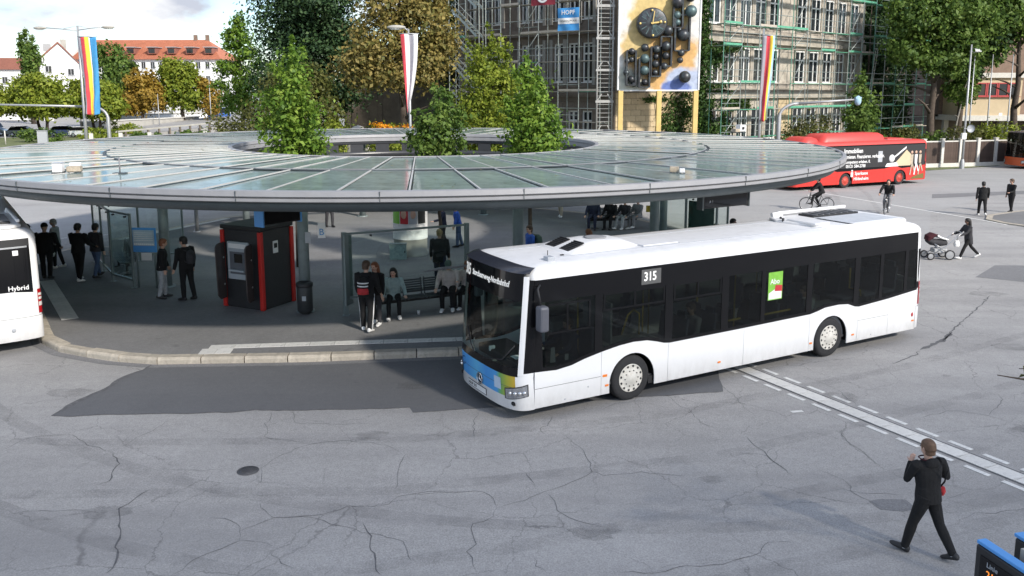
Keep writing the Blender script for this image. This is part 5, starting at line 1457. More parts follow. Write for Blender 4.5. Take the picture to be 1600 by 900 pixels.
def blocks(parent, x0, x1, z0, z1, hgt, lng, m, skip=(), d=.07, gap=.025):
    me = {}
    k = 0; z = z0
    while z < z1 - .05:
        x = x0 - (lng / 2 if k % 2 else 0)
        while x < x1:
            a, b = max(x, x0), min(x + lng, x1)
            if b - a > .12 and not any(h[0] - .02 < b and h[1] + .02 > a and h[2] < z + hgt and h[3] > z for h in skip):
                key = round(b - a, 2)
                if key not in me:
                    mb = MB(); mb.box((0, 0, 0), (key - gap, d, hgt - gap)); me[key] = mb.mesh('stone', m)
                o = put('stone', me[key], parent, ((a + b) / 2, -d / 2 + random.uniform(-.012, .012), z + hgt / 2))
            x += lng
        z += hgt; k += 1
w1b = wall_with_holes(16, 18, [(x - .7, x + .7, z, z + 2.6) for x in (3, 6, 9, 12) for z in (2.3, 7.05, 11.5)], .2).build('wall', M['stone_dark'], sch, sub(14.7 + 25.6 * math.cos(ANG_R) - 2.2 * math.sin(ANG_R), 66 + 25.6 * math.sin(ANG_R) + 2.2 * math.cos(ANG_R)), ANG_R, fix=False)  # recessed wing, stone colour darkened for the deep shade there
for x in (3, 6, 9, 12):
    for z in (2.3, 7.05, 11.5): add_window(w1b, x, z, 1.4, 2.6, .12)
mb = MB(); mb.box((25.7, 1.2, 9), (.3, 2.4, 18)); mb.build('return_wall', M['stone_dark'], w1)
blocks(w1, 10.9, 13.0, 1.5, 5.7, .42, 1.05, M['stone_warm'])
# left front; stone coloured dark to stand for its lack of sun
lx = [1.6, 3.0, 4.4, 7.4, 8.7, 10.7, 12.1, 13.45]
holes = []
for x in lx:
    for z, h in ((2.2, 2.7), (7.0, 2.9), (11.6, 3.0)): holes.append((x - .48, x + .48, z, z + h))
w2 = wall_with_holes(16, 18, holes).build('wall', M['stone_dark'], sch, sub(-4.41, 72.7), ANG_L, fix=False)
M['grey_frame'] = mat('grey_window_frame', (.36, .37, .38), .6, var=.08)
for x in lx:
    for z, h in ((2.2, 2.7), (7.0, 2.9), (11.6, 3.0)):
        w_ = add_window(w2, x, z, .96, h, .17, 'white_frame', transom=.28)
for z, h, d in ((5.9, .45, .3), (6.6, .14, .2), (10.5, .5, .35), (14.9, .5, .4)):
    mb = MB(); mb.box((8, -d / 2, z + h / 2), (16, d, h)); mb.build('cornice', M['stone_dark'], w2)
for x in lx:
    for s in (-1, 1):
        for zc in (8.5, 13.0): put('window_jamb', jamb_mesh(.26, .14, 3.4, M['jamb']), w2, (x + s * .66, -.07, zc))
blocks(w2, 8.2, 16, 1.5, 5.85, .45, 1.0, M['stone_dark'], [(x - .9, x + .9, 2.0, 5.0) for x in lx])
# cut corner between both fronts, with dressed sandstone blocks
cl = math.hypot(14.7 - 7.48, 4.0); ca = math.atan2(4.0, 14.7 - 7.48)
w3 = wall_with_holes(cl, 18, []).build('wall', M['mortar'], sch, sub(7.48, 62), ca, fix=False)
blocks(w3, 0, cl, 1.6, 6.2, .42, .92, M['stone_warm'])
mb = MB(); mb.prism([(7.48, 62), (14.7, 66), (44.4, 92.8), (30, 104), (-8, 82), (-4.41, 72.7)], 18.2, 18.6); mb.v = [(x - 7.48, y - 62, z) for x, y, z in mb.v]; mb.build('roof', M['roof_tile_dark'], sch)

# scaffolding
def scaffold(label, org, ang, L, levels, H, bays, decks_from=2, stair=None, green=.5, seed=1):
    rg = np.random.default_rng(seed)
    t = thing('scaffolding', label, 'scaffolding', (org[0], org[1], 0), ang, 'tube scaffolding round the stone building')
    st = MB(); st.tube([(0, 0, 0), (0, 0, H)], .038, 6); sm = st.mesh('standard', M['scaf']); stg = st.mesh('standard', mat('green_tube_' + str(seed), (.12, .30, .22), .5, .3, var=.3))
    bw = L / bays
    for i in range(bays + 1):
        for y in (-1.45, -.35):
            put('standard', stg if rg.random() < green * .5 else sm, t, (i * bw, y, 0))
    lg = MB(); lg.tube([(0, 0, 0), (bw, 0, 0)], .028, 6); lm = lg.mesh('ledger', M['scaf'])
    dk = MB()
    for q in range(2): dk.box((bw / 2, -1.25 + q * .33, .0), (bw - .04, .30, .04))
    d1, d2 = dk.mesh('deck', M['scaf_board']), dk.mesh('deck', M['scaf_green'])
    tb = MB(); tb.box((bw / 2, -1.47, .12), (bw - .05, .03, .16)); tbm, tbg = tb.mesh('toe_board', M['scaf_board']), tb.mesh('toe_board', M['scaf_green'])
    for z in levels:
        for i in range(bays):
            x = i * bw
            g = rg.random() < green
            put('deck', d2 if g else d1, t, (x, 0, z))
            if rg.random() < .55: put('toe_board', tbg if rg.random() < green else tbm, t, (x, 0, z))
            put('ledger', lm, t, (x, -1.45, z + 1.0))
            if i % 2 == 0: put('ledger', lm, t, (x, -1.45, z + .5))
    for i in range(0, bays, 4):
        for z, z2 in zip(levels, levels[1:]):
            br = MB(); br.tube([(i * bw, -1.5, z), ((i + 1) * bw, -1.5, z2)], .026, 6); br.build('brace', M['scaf'], t)
    tr = MB(); tr.tube([(0, -1.5, -.05), (0, -.3, -.05)], .026, 6); tm = tr.mesh('transom', M['scaf'])
    for i in range(bays + 1):
        for z in levels: put('transom', tm, t, (i * bw, 0, z))
    if stair:
        for k, (z, z2) in enumerate(zip(levels, levels[1:])):
            mb = MB(); x0, x1 = (stair[0], stair[1]) if True else (stair[1], stair[0])
            for y in (-2.3, -1.65): mb.bar((x0, y, z2), (x1, y, z), .05, .18)
            n = 9
            for q in range(1, n): mb.box((x0 + (x1 - x0) * q / n, -1.97, z2 + (z - z2) * q / n), (.2, .62, .03))
            for y in (-2.3,):
                for dz in (.5, 1.0): mb.tube([(x0, y, z2 + dz), (x1, y, z + dz)], .025, 6)
            mb.build('stair_flight', M['scaf'], t)
        for x in (stair[0] - .3, stair[1] + .3):
            for y in (-2.35, -1.6):
                put('standard', sm, t, (x, y, 0))
    return t
LV = [2.7, 4.9, 6.95, 9.75, 11.35, 14.3, 16.3]
scR = scaffold('long scaffolding with green decks along the sunlit stone front and ivy wall', (14.9, 65.8), ANG_R, 39, LV, 17.5, 16, green=.75, seed=2)
mb = MB(); mb.bar((22.6, -1.9, 4.2), (24.2, -1.75, 10.2), .05, .06); mb.bar((23.0, -1.9, 4.2), (24.6, -1.75, 10.2), .05, .06)
for q in range(18): mb.bar((22.6 + 1.6 * q / 18, -1.85, 4.2 + 6 * q / 18), (23.0 + 1.6 * q / 18, -1.85, 4.2 + 6 * q / 18), .03, .03)
mb.build('ladder', M['scaf'], scR)
scL = scaffold('scaffolding with zigzag stair on the dark shaded side of the stone building', (-4.2, 72.4), ANG_L, 15.4, [2.0, 4.1, 6.3, 8.5, 10.6, 12.8, 15], 17.5, 8, stair=(1.2, 4.0), green=.15, seed=3)
# hoist tower = lattice mast beside the mural
M['mast_grey'] = mat('mast_grey', (.36, .36, .35), .6, .2, var=.15)
t = thing('hoist_mast', 'pale lattice hoist mast standing left of the clock mural', 'hoist', (6.55, 60.6, 0), .1)
for x in (-.55, .55):
    mb = MB(); mb.tube([(x, 0, 0), (x, 0, 17)], .06, 8); mb.build('mast_tube', M['mast_grey'], t)
mb = MB()
for k in range(56): mb.bar((-.55, 0, .3 + k * .3), (.55, 0, .3 + k * .3), .03, .03)
for k in range(6): mb.box((0, -.03, 1.2 + k * 2.2), (1.3, .08, .16)); mb.bar((-.5, -.02, 1.3 + k * 2.2), (-.2, -.02, 1.75 + k * 2.2), .04, .06); mb.bar((.5, -.02, 1.3 + k * 2.2), (.2, -.02, 1.75 + k * 2.2), .04, .06)
mb.build('rung', M['mast_grey'], t)
t = thing('banner', 'pale blue banner with white band hanging on the left scaffolding', 'banner', (3.95, 60.6, 11.3), -.55)
mb = MB(); mb.grid(lambda u, v: (-.85 + 1.7 * u, .04 * math.sin(u * 9 + v * 4), -.78 + 1.56 * v), 14, 10); mb.build('cloth', M['blue_print'], t)
mb = MB(); mb.grid(lambda u, v: (-.84 + 1.68 * u, .04 * math.sin(u * 9 + (.3 + .28 * v) * 4) - .012, -.78 + 1.56 * (.30 + .26 * v)), 14, 3); mb.build('white_band', M['white_print'], t)
lettering('banner_text', 'HOPF', .42, M['white_print'], t, (0, -.07, .45), (1, 0, 0), font_bold=True); lettering('banner_text', 'DENKMALPFLEGE', .17, M['black_print'], t, (0, -.075, -.12), (1, 0, 0))
t = thing('banner', 'dark red banner at the top edge on the left scaffolding', 'banner', (2.2, 61.6, 12.9), -.6)
mb = MB(); mb.grid(lambda u, v: (-1.0 + 2.0 * u, .04 * math.sin(u * 8 + v * 3), -.55 + 1.3 * v), 14, 8); mb.build('cloth', M['c_wine'] if False else mat('wine_red_cloth', (.22, .02, .035), .7), t)
mb = MB(); mb.lathe([(.34, -.07), (.42, -.085), (.5, -.07)], 24, 'Y', (0, 0, .1)); mb.build('ring_mark', M['white_print'], t)

# clock mural on yellow posts
mu = thing('clock_mural', 'huge ochre and white relief wall with dark round clock and bronze spheres on yellow posts', 'mural', (10.25, 60.0, 0))
m, nt, b = nodes_of('mural_painting'); N, L = nt.nodes, nt.links
co = N.new('ShaderNodeTexCoord'); 
def blob(cx, cz, rx_, rz_, soft, nz):
    mp = N.new('ShaderNodeMapping'); mp.inputs['Location'].default_value = (-cx / rx_, 0, -cz / rz_); mp.inputs['Scale'].default_value = (1 / rx_, 0, 1 / rz_)
    L.new(co.outputs['Object'], mp.inputs[0])
    n = N.new('ShaderNodeTexNoise'); n.inputs['Scale'].default_value = nz; n.inputs['Detail'].default_value = 5; L.new(co.outputs['Object'], n.inputs['Vector'])
    ln_ = N.new('ShaderNodeVectorMath'); ln_.operation = 'LENGTH'; L.new(mp.outputs[0], ln_.inputs[0])
    ad = N.new('ShaderNodeMath'); ad.operation = 'MULTIPLY_ADD'; ad.inputs[1].default_value = .9; L.new(n.outputs['Fac'], ad.inputs[0]); L.new(ln_.outputs['Value'], ad.inputs[2])
    mr = N.new('ShaderNodeMapRange'); mr.inputs[1].default_value = 1.45 - soft; mr.inputs[2].default_value = 1.45 + soft; mr.inputs[3].default_value = 1; mr.inputs[4].default_value = 0
    L.new(ad.outputs[0], mr.inputs[0]); return mr.outputs[0]
cur = None
base = N.new('ShaderNodeRGB'); base.outputs[0].default_value = (.70, .69, .66, 1); cur = base.outputs[0]
for c_, bl in (((.62, .47, .20), blob(-.1, 11.5, 2.1, 2.3, .10, .6)), ((.62, .38, .15), blob(.1, 8.7, 2.6, 2.4, .10, .8)), ((.58, .44, .20), blob(-1.6, 9.6, 1.0, 1.3, .2, 1.5)), ((.42, .48, .62), blob(1.9, 7.0, 1.6, .9, .15, 1.2)), ((.14, .20, .46), blob(1.3, 6.6, 1.0, .55, .12, 2)), ((.52, .53, .46), blob(-2.2, 6.9, 1.2, 1.0, .3, 2))):
    mx = N.new('ShaderNodeMixRGB'); L.new(bl, mx.inputs[0]); L.new(cur, mx.inputs[1]); mx.inputs[2].default_value = (*c_, 1); cur = mx.outputs[0]
n = N.new('ShaderNodeTexNoise'); n.inputs['Scale'].default_value = 3; n.inputs['Detail'].default_value = 8; L.new(co.outputs['Object'], n.inputs['Vector'])
mr = N.new('ShaderNodeMapRange'); mr.inputs[1].default_value = .3; mr.inputs[2].default_value = .7; mr.inputs[3].default_value = .8; mr.inputs[4].default_value = 1.15; L.new(n.outputs['Fac'], mr.inputs[0])
v = N.new('ShaderNodeVectorMath'); v.operation = 'SCALE'; L.new(cur, v.inputs[0]); L.new(mr.outputs[0], v.inputs['Scale']); L.new(v.outputs[0], b.inputs['Base Color']); b.inputs['Roughness'].default_value = .8
mb = MB(); mb.box((0, .2, 10.6), (5.55, .3, 8.35)); mb.build('panel', m, mu)
mb = MB(); mb.box((-2.82, .2, 10.6), (.10, .4, 8.4)); mb.box((2.82, .2, 10.6), (.10, .4, 8.4)); mb.box((0, .2, 6.38), (5.5, .4, .10)); mb.build('panel_edge', M['white_print'], mu)
for x in (-2.62, .08, 2.66):
    mb = MB(); mb.box((x, .15, 3.2), (.34, .34, 6.35)); mb.build('post', M['yellow_post'], mu, bevel=.03)
ck = MB(); ck.lathe([(1.02, 0), (1.05, -.5), (1.0, -.62), (.93, -.66), (.001, -.62)], 40, 'Y', (-.62, .05, 10.95)); ckd = ck.build('clock', M['bronze'], mu)
fx, fz = -.62, 10.95
ck = MB()
for k in range(12):
    a = 2 * PI * k / 12
    ck.bar((fx + .45 * math.cos(a), -.60, fz + .45 * math.sin(a)), (fx + .86 * math.cos(a), -.60, fz + .86 * math.sin(a)), .05, .05, up=(0, 1, 0))
for k in range(10):
    a = -PI / 2 + .1 + k * .11; ck.bar((fx + .15 * math.cos(a), -.61, fz + .15 * math.sin(a)), (fx + .92 * math.cos(a), -.61, fz + .92 * math.sin(a)), .025, .04, up=(0, 1, 0))
ck.build('hour_bar', M['bronze_verd'], ckd)
mb = MB()
for k in range(0, 12, 3):
    a = 2 * PI * k / 12 + .05; mb.ball((fx + .84 * math.cos(a), -.64, fz + .84 * math.sin(a)), .085, 10, 6)
mb.build('hour_dot', M['gold'], ckd)
mb = MB(); mb.bar((fx - .1, -.70, fz - .02), (fx + .62, -.70, fz + .06), .10, .04, up=(0, 1, 0)); mb.ball((fx + .55, -.70, fz + .06), .11, 10, 6); mb.bar((fx, -.72, fz - .1), (fx + .12, -.72, fz + .8), .05, .04, up=(0, 1, 0)); mb.build('clock_hand', M['gold'], ckd)
fr_list = [(-1.98, 6.75, .62, 2.35), (-1.05, 6.6, .72, 1.95), (-.28, 7.35, .66, 2.0), (.42, 8.05, .72, 2.0), (1.5, 9.1, 1.0, 2.4), (1.18, 10.65, .62, 2.2)]
for x, z, w, h in fr_list:
    mb = MB()
    for s in (-1, 1): mb.box((x + s * w / 2, -.22, z + h / 2), (.12, .42, h))
    for zz0 in (z, z + h): mb.box((x, -.22, zz0), (w, .40, .09))
    mb.build('bronze_frame', M['bronze'], mu)
sph = [(-1.95, 9.05, .24), (-1.95, 8.5, .2), (-1.95, 7.15, .24), (-1.75, 6.8, .2), (-1.05, 9.3, .28), (-1.05, 8.55, .33), (-1.05, 7.75, .33), (-1.0, 6.95, .22), (-.25, 9.2, .28), (-.25, 8.7, .2), (-.28, 8.2, .26), (-.3, 7.6, .22), (.4, 9.4, .34), (.42, 8.75, .26), (.32, 8.05, .26), (.5, 10.45, .36), (1.55, 10.15, .42), (1.1, 11.5, .28), (1.15, 11.0, .24), (1.1, 12.35, .42), (2.05, 11.75, .42), (2.0, 12.7, .34), (1.48, 8.95, .25), (1.42, 8.45, .22), (1.75, 7.3, .42), (-2.3, 7.6, .22), (-2.25, 8.4, .2), (1.3, 10.5, .2)]
for i, (x, z, r) in enumerate(sph):
    mb = MB(); mb.ball((x, -.12 - r * .55, z), r, 16, 10); mb.lathe([(r * .3, 0), (r * .3, -.2)], 8, 'Y', (x, .05, z)); mb.build('bronze_sphere', M['bronze_verd'] if i in (5, 6, 17, 18, 20) else M['bronze'], mu)

# ================================================================ other buildings
t = thing('white_building', 'long white building with orange tiled roof and dormers behind the left trees', 'building', (-108, 212, 0))
Lb = 36
rows = [(1.6, 1.7), (5.0, 1.7), (8.5, 1.7), (11.9, 1.7)]
cols_ = [1.4 + 2.25 * k for k in range(15)]
holes = [(x - .55, x + .55, z, z + h) for x in cols_ for z, h in rows]
wall = wall_with_holes(Lb, 14.3, holes, .2).build('wall', M['plaster'], t, fix=False)
for x in cols_:
    for z, h in rows: add_window(t, x, z, 1.1, h, .14, 'grey_frame', transom=0, mull=1)
mb = MB(); mb.box((Lb - .1, 8, 7.1), (.2, 15.8, 14.2)); mb.box((.1, 8, 7.1), (.2, 15.8, 14.2)); mb.box((Lb / 2, 15.9, 7.1), (Lb - .5, .2, 14.2)); mb.build('side_wall', M['plaster'], t)
mb = MB(); mb.add([(-.6, -.7, 14.2), (Lb + .6, -.7, 14.2), (Lb + .6, 16.7, 14.2), (-.6, 16.7, 14.2), (1.0, 8, 19.4), (Lb - 5.5, 8, 19.4)], [(0, 1, 5, 4), (1, 2, 5), (2, 3, 4, 5), (3, 0, 4), (3, 2, 1, 0)]); rf = mb.build('roof', M['roof_tile'], t)
for x in (14.0, 19.2, 24.0, 28.6, 33.2):
    mb = MB(); mb.prism([(x - 1.0, .6), (x + 1.0, .6), (x + 1.0, 4.5), (x - 1.0, 4.5)], 15.6, 17.1); d_ = mb.build('dormer', M['roof_tile_dark'], rf)
    mb = MB(); mb.box((x, .55, 16.3), (1.5, .08, 1.0)); mb.build('dormer_window', M['window_dark'], rf); mb = MB(); mb.box((x, 2.2, 17.2), (2.5, 4.0, .16)); mb.build('dormer_roof', M['grey_frame'], rf)
for x in (27.5, 30.5):
    mb = MB(); mb.box((x, 8, 19.8), (.8, .8, 1.6)); mb.build('chimney', M['brick'], rf)
mb = MB()
for k in range(30): mb.bar((-.6 + 1.6 * 0, -.72 + .58 * k * .5, 14.25 + .345 * k * .5), (Lb + .6 - .38 * k * .5, -.72 + .58 * k * .5, 14.25 + .345 * k * .5), .04, .05)
mb.build('tile_course', M['roof_tile'], rf)
t = thing('gabled_house', 'white gabled annexe with brown roof left of the long orange roofed building', 'building', (-101, 192, 0), math.radians(28))
gp = [(-3.9, 0), (3.9, 0), (3.9, 12.6), (0, 16.9), (-3.9, 13.4)]
mb = MB(); mb.slab(gp, 0, 9); mb.build('wall', M['plaster'], t)
mb = MB(); mb.slab([(-4.3, 13.0), (0, 17.0), (4.3, 12.2), (4.3, 12.5), (0, 17.4), (-4.3, 13.4)], -.3, 9.4); mb.build('roof', M['roof_tile_dark'], t)
for x, z in ((-2.2, 10.6), (2.2, 10.0), (-2.2, 7), (2.2, 7)): add_window(t, x, z, 1.3, 1.5, -.05, 'grey_frame', transom=0)
mb = MB(); mb.slab([(-4.3, 13.4), (0, 17.45), (0, 17.2), (-4.3, 13.1)], 9.4, 20); mb.build('rear_roof', M['roof_tile_dark'], t)
mb = MB(); mb.box((-2.2, 4, 16.2), (1.6, 1.4, 1.6)); mb.build('dormer', M['grey_frame'], t); mb = MB(); mb.box((1.2, 12, 17.4), (1.2, 1, 2.2)); mb.build('chimney', M['concrete'], t)
t = thing('small_house', 'small white house with dark roof at the far left edge', 'building', (-118, 196, 0), .2)
mb = MB(); mb.box((0, 5, 5.8), (13, 10, 11.6)); mb.build('wall', M['plaster'], t)
mb = MB(); mb.slab([(-7, 11.4), (7, 11.4), (6.2, 14.0), (-6.2, 14.0)], -.6, 10.6); mb.build('roof', M['roof_tile_dark'], t)
for x in (-4, -1, 2, 5):
    for z in (4.5, 8.2): add_window(t, x, z, 1.2, 1.6, -.03, 'grey_frame', transom=0)

t = thing('brick_building', 'brown brick building with projecting cream room and red framed windows behind the fence', 'building', (46, 88, 0))
mb = MB(); mb.box((18, 9, 9.4), (36, 10, 11.6)); mb.build('wall', M['brick'], t)
mb = MB(); mb.box((18, 10, 1.9), (35, 8, 3.7)); mb.build('ground_floor', M['stone_dark'], t)
for x in (1, 7, 13, 19):
    mb = MB(); mb.box((x, 4.4, 1.7), (.5, .5, 3.4)); mb.build('pillar', M['concrete'], t)
mb = MB(); mb.box((3.4, 2.2, 5.7), (6.0, 4.4, 3.9)); cb = mb.build('cream_room', M['cream'], t)
mb = MB(); mb.box((3.4, 2.2, 7.9), (6.5, 5.0, .5)); mb.build('room_roof', M['fence_white'], t)
mb = MB(); mb.box((10, 2.2, 3.55), (20, 4.8, .55)); mb.build('floor_slab', M['fence_white'], t)
for k in range(4): add_window(cb, 2.2 + k * 1.12, 5.75, 1.08, 1.4, -.03, 'red_frame', transom=0, mull=0)
for k in range(6): add_window(t, 12 + k * 3, 9, 1.8, 1.8, 3.93, 'grey_frame', transom=0)
mb = MB()
for z in np.arange(4, 15, .35): mb.box((18, 3.998, float(z)), (36.0, .02, .02))
mb.build('mortar_course', M['mortar'], t)
mb = MB(); mb.box((4.4, -.01, 4.6 - .7), (.35, .03, .35)); mb.build('small_sign', M['white_print'], t)

# ================================================================ fences, walls, ramp
def seg_fence(label):
    t = thing('board_fence', label, 'fence', (34.3, 70.35, 0), math.atan2(2.6, 9.6))
    bd = MB(); bd.box((0, 0, 1.22), (.255, .04, 1.75)); bme = bd.mesh('board', M['fence_brown'])
    mb = MB(); mb.box((6.5, 0, .17), (21, .28, .34)); mb.build('base_wall', M['fence_white'], t)
    pm_ = MB(); pm_.box((0, 0, 1.2), (.26, .26, 2.3)); pm_.box((0, 0, 2.38), (.32, .32, .06)); pme = pm_.mesh('post', M['fence_white'])
    mb = MB(); mb.box((6.5, .04, 2.16), (20.5, .10, .10)); mb.build('top_rail', M['fence_white'], t)
    for k in range(12):
        x = -3.8 + k * 1.82
        put('post', pme, t, (x, -.02, 0))
        for q in range(6):
            put('board', bme, t, (x + .26 + q * .262, random.uniform(-.01, .01), random.uniform(-.015, .015)))
seg_fence('brown board fence with white posts and low base wall behind the red bus')
t = thing('bridge_wall', 'white bridge wall with pale railing in front of the white building', 'wall', (-70.5, 150, 0), math.atan2(20, 11))
mb = MB(); mb.box((11, 0, 1.0), (24, .5, 2.4)); mb.build('wall', M['plaster'], t)
mb = MB(); mb.box((11, 0, 2.25), (24.2, .7, .16)); mb.build('coping', M['concrete'], t)
for k in range(13):
    mb = MB(); mb.box((-.8 + k * 1.95, 0, 2.9), (.12, .12, 1.2)); mb.build('post', M['fence_white'], t)
for z in (2.9, 3.45):
    mb = MB(); mb.box((11, 0, z), (24, .08, .10)); mb.build('rail', M['fence_white'], t)
mb = MB()
for k in range(70): mb.box((-.6 + k * .34, 0, 2.85), (.05, .04, 1.0))
mb.build('baluster', M['fence_white'], t)
t = thing('gate_pillar', 'pale stone gate pillar at the left end of the bridge wall', 'pillar', (-71.5, 147.5, 0)); mb = MB(); mb.box((0, 0, 1.9), (1.4, 1.4, 3.8)); mb.build('shaft', M['plaster'], t, bevel=.05); mb = MB(); mb.box((0, 0, 3.9), (1.7, 1.7, .25)); mb.build('cap', M['concrete'], t)
def wedge(name, poly3, m):
    mb = MB(); n = len(poly3); mb.add(list(poly3) + [(x, y, -.2) for x, y, z in poly3], [tuple(range(n))] + [(i, (i + 1) % n, n + (i + 1) % n, n + i) for i in range(n)]); return struct(mb.build(name, m))
wedge('ramp_road', [(-57, 117, .05), (-46.5, 138, .9), (-45, 158, 2.0), (-52, 166, 2.2), (-56, 156, 1.7), (-63, 130, .3)], M['asphalt'])
wedge('bridge_road', [(-100, 186, 1.2), (-60, 182, 1.2), (-56, 205, 1.2), (-104, 206, 1.2)], M['asphalt_far'])
t = thing('retaining_wall', 'low rough stone retaining wall with shrubs along the ramp', 'wall', (-64, 128, 0), math.atan2(27, 7.5))
mb = MB(); mb.box((13, 0, .9), (28, .5, 1.9)); mb.build('wall', M['concrete'], t); mb = MB(); mb.box((13, -.05, 1.9), (28.2, .7, .16)); mb.build('coping', M['fence_white'], t)
t = thing('ramp_parapet', 'dark slotted parapet along the near side of the ramp', 'wall', (-56.8, 116.6, 0), math.atan2(20.5, 10.3))
mb = MB(); mb.bar((0, 0, .7), (22.5, 0, 1.5), .25, .22); mb.build('rail', M['concrete'], t)
for k in range(12):
    mb = MB(); mb.box((.5 + k * 1.95, 0, .3 + k * .04), (.25, .2, .75 + k * .07)); mb.build('post', M['stone_dark'], t)
t = thing('shade_backing_wall', 'dark brown wall added for the shade behind the chestnut and conifer trunks', 'wall', (-14.5, 84, 0), -.05)  # added dark backing where shaded background shows between the trunks
mb = MB(); mb.box((10, 0, 4.3), (24, .4, 8.6)); mb.build('wall', M['stone_dark'], t); mb = MB(); mb.box((10, 0, 8.65), (24.3, .6, .2)); mb.build('coping', M['stone_dark'], t)
for k in range(9):
    mb = MB(); mb.box((-1 + k * 2.6, -.25, 4.2), (.4, .14, 8.3)); mb.build('pier', M['stone_dark'], t)
t = thing('low_kerb_wall', 'pale low wall edging the grass left of the flag pole', 'wall', (-52, 104, 0), math.atan2(6, 14))
mb = MB(); mb.box((7, 0, .3), (15, .4, .65)); mb.build('wall', M['fence_white'], t)
for k in range(5):
    mb = MB(); mb.box((.4 + k * 3.3, 0, .8), (.45, .45, 1.0)); mb.build('bollard', M['fence_white'], t)
t = thing('switch_cabinet', 'grey roadside switch cabinet on the grass left of the flag pole', 'cabinet', (-57.5, 104, 0), .2); mb = MB(); mb.box((0, 0, .8), (1.1, .5, 1.6)); mb.build('body', M['grey_print'], t, bevel=.03); mb = MB(); mb.box((0, 0, 1.65), (1.2, .6, .08)); mb.build('lid', M['pole'], t)
for i, x in enumerate((-66, -61.5)):
    t = thing('marker_post', ('slim pale marker post on the grass at the left edge', 'slim pale marker post on the grass nearer the cabinet')[i], 'post', (x, 102 + i, 0), 0, 'marker posts on the grass'); mb = MB(); mb.tube([(0, 0, 0), (0, 0, 1.7)], .07, 8); mb.build('shaft', M['fence_white'], t); mb = MB(); mb.ball((0, 0, 1.72), .09, 8, 6); mb.build('cap', M['pole'], t)

# ================================================================ poles, lamps, banners
def banner(label, loc, rz, w0, w1, h, stripes, twist=0.0, seed=0):
    t = thing('flag_banner', label, 'banner', loc, rz, 'long banners hanging on the lamp poles')
    n = len(stripes)
    for i, (m_, a, b_) in enumerate(stripes):
        mb = MB()
        def g(u, v, a=a, b_=b_):
            q = a + (b_ - a) * u; w = w0 + (w1 - w0) * (v ** 1.3); x = (q - .5) * w
            ang = twist * v * v
            d = .13 * math.sin(q * 10 + v * 3 + seed) * (.35 + .65 * v) + .05 * math.sin(v * 23 + q * 5 + seed) * v
            sh = .18 * math.sin(v * 2.2 + seed) * v
            return (x * math.cos(ang) + sh, d + x * math.sin(ang), -h * v + (.25 * abs(q - .5) if v > .98 else 0))
        mb.grid(g, 6, 36); o = mb.build('stripe', M[m_], t); so = o.modifiers.new('s', 'SOLIDIFY'); so.thickness = .006
    mb = MB(); mb.tube([(-w0 / 2 - .05, 0, .02), (w0 / 2 + .05, 0, .02)], .03, 8); mb.build('rod', M['pole'], t)
M['f_grey'] = mat('banner_grey', (.30, .29, .33), .8, var=.1); M['f_red'] = mat('banner_red', (.58, .06, .08), .8, var=.1); M['f_yellow'] = mat('banner_yellow', (.78, .55, .06), .8, var=.1); M['f_blue'] = mat('banner_blue', (.06, .30, .60), .8, var=.1); M['f_white'] = mat('banner_white', (.74, .73, .74), .8, var=.06); M['f_pale'] = mat('banner_pale_blue', (.35, .55, .68), .8, var=.1)
def lamp_pole(label, loc, h, r0=.11, arms=(), head='flat', group=None, name='street_lamp'):
    t = thing(name, label, 'street lamp' if arms or head == 'globe' else 'pole', loc, 0, group)
    mb = MB(); mb.tube([(0, 0, 0), (0, 0, h * .4), (0, 0, h)], [r0, r0 * .8, r0 * .5], 10); mb.build('pole', M['pole'], t)
    mb = MB(); mb.lathe([(r0 * 1.8, 0), (r0 * 1.8, .5), (r0 * 1.1, .8)], 12); mb.build('base', M['pole'], t)
    for (dx_, dz) in arms:
        mb = MB(); mb.tube([(0, 0, h + dz - .25), (dx_ * .5, 0, h + dz - .1), (dx_, 0, h + dz)], .035, 8); mb.tube([(0, 0, h), (dx_ * .45, 0, h + dz - .1)], .015, 6); mb.build('arm', M['pole'], t)
        s = math.copysign(1, dx_); mb = MB(); mb.ball((dx_ + s * .35, 0, h + dz - .02), (.55, .2, .13), 14, 8); lh = mb.build('lamp_head', M['concrete'], t)
        mb = MB(); mb.ball((dx_ + s * .38, 0, h + dz - .10), (.38, .15, .08), 12, 6); mb.build('lens', M['clear_lamp'], lh)
    if head == 'globe':
        mb = MB(); mb.lathe([(.001, h + .28), (.3, h + .22), (.48, h + .05), (.5, h - .02), (.12, h - .10)], 18); mb.build('lamp_hood', M['white_print'], t)
    return t
lamp_pole('tall double armed street lamp with colourful banner at the left of the canopy', (-35.1, 70, 0), 11.6, .15, ((-2.7, -.15), (2.1, -.1)))
banner('striped red yellow and blue banner on the left double lamp pole', (-34.3, 69.8, 10.7), .05, 1.45, .95, 6.3, [('f_grey', 0, .12), ('f_red', .12, .34), ('f_yellow', .34, .56), ('f_white', .56, .62), ('f_blue', .62, 1.0)], .2, 1)
lamp_pole('slim lamp pole with red and white banner behind the ring opening', (-6.0, 50.2, 0), 9.9, .10, ((-.35, .12),))
banner('red white and grey twisted banner on the pole behind the ring', (-5.95, 50.0, 9.6), .1, 1.0, .34, 4.6, [('f_red', 0, .22), ('f_white', .22, .5), ('f_grey', .5, .72), ('f_white', .72, 1)], 1.5, 2)
lamp_pole('tall grey pole with striped banner in front of the sunlit stone facade', (17.45, 60, 0), 10.6, .13, head='none', name='banner_pole')
banner('grey red yellow striped banner on the pole before the stone facade', (17.75, 59.7, 10.1), -.1, .85, .62, 5.9, [('f_grey', 0, .32), ('f_red', .32, .6), ('f_yellow', .6, .82), ('f_pale', .82, 1)], .5, 3)
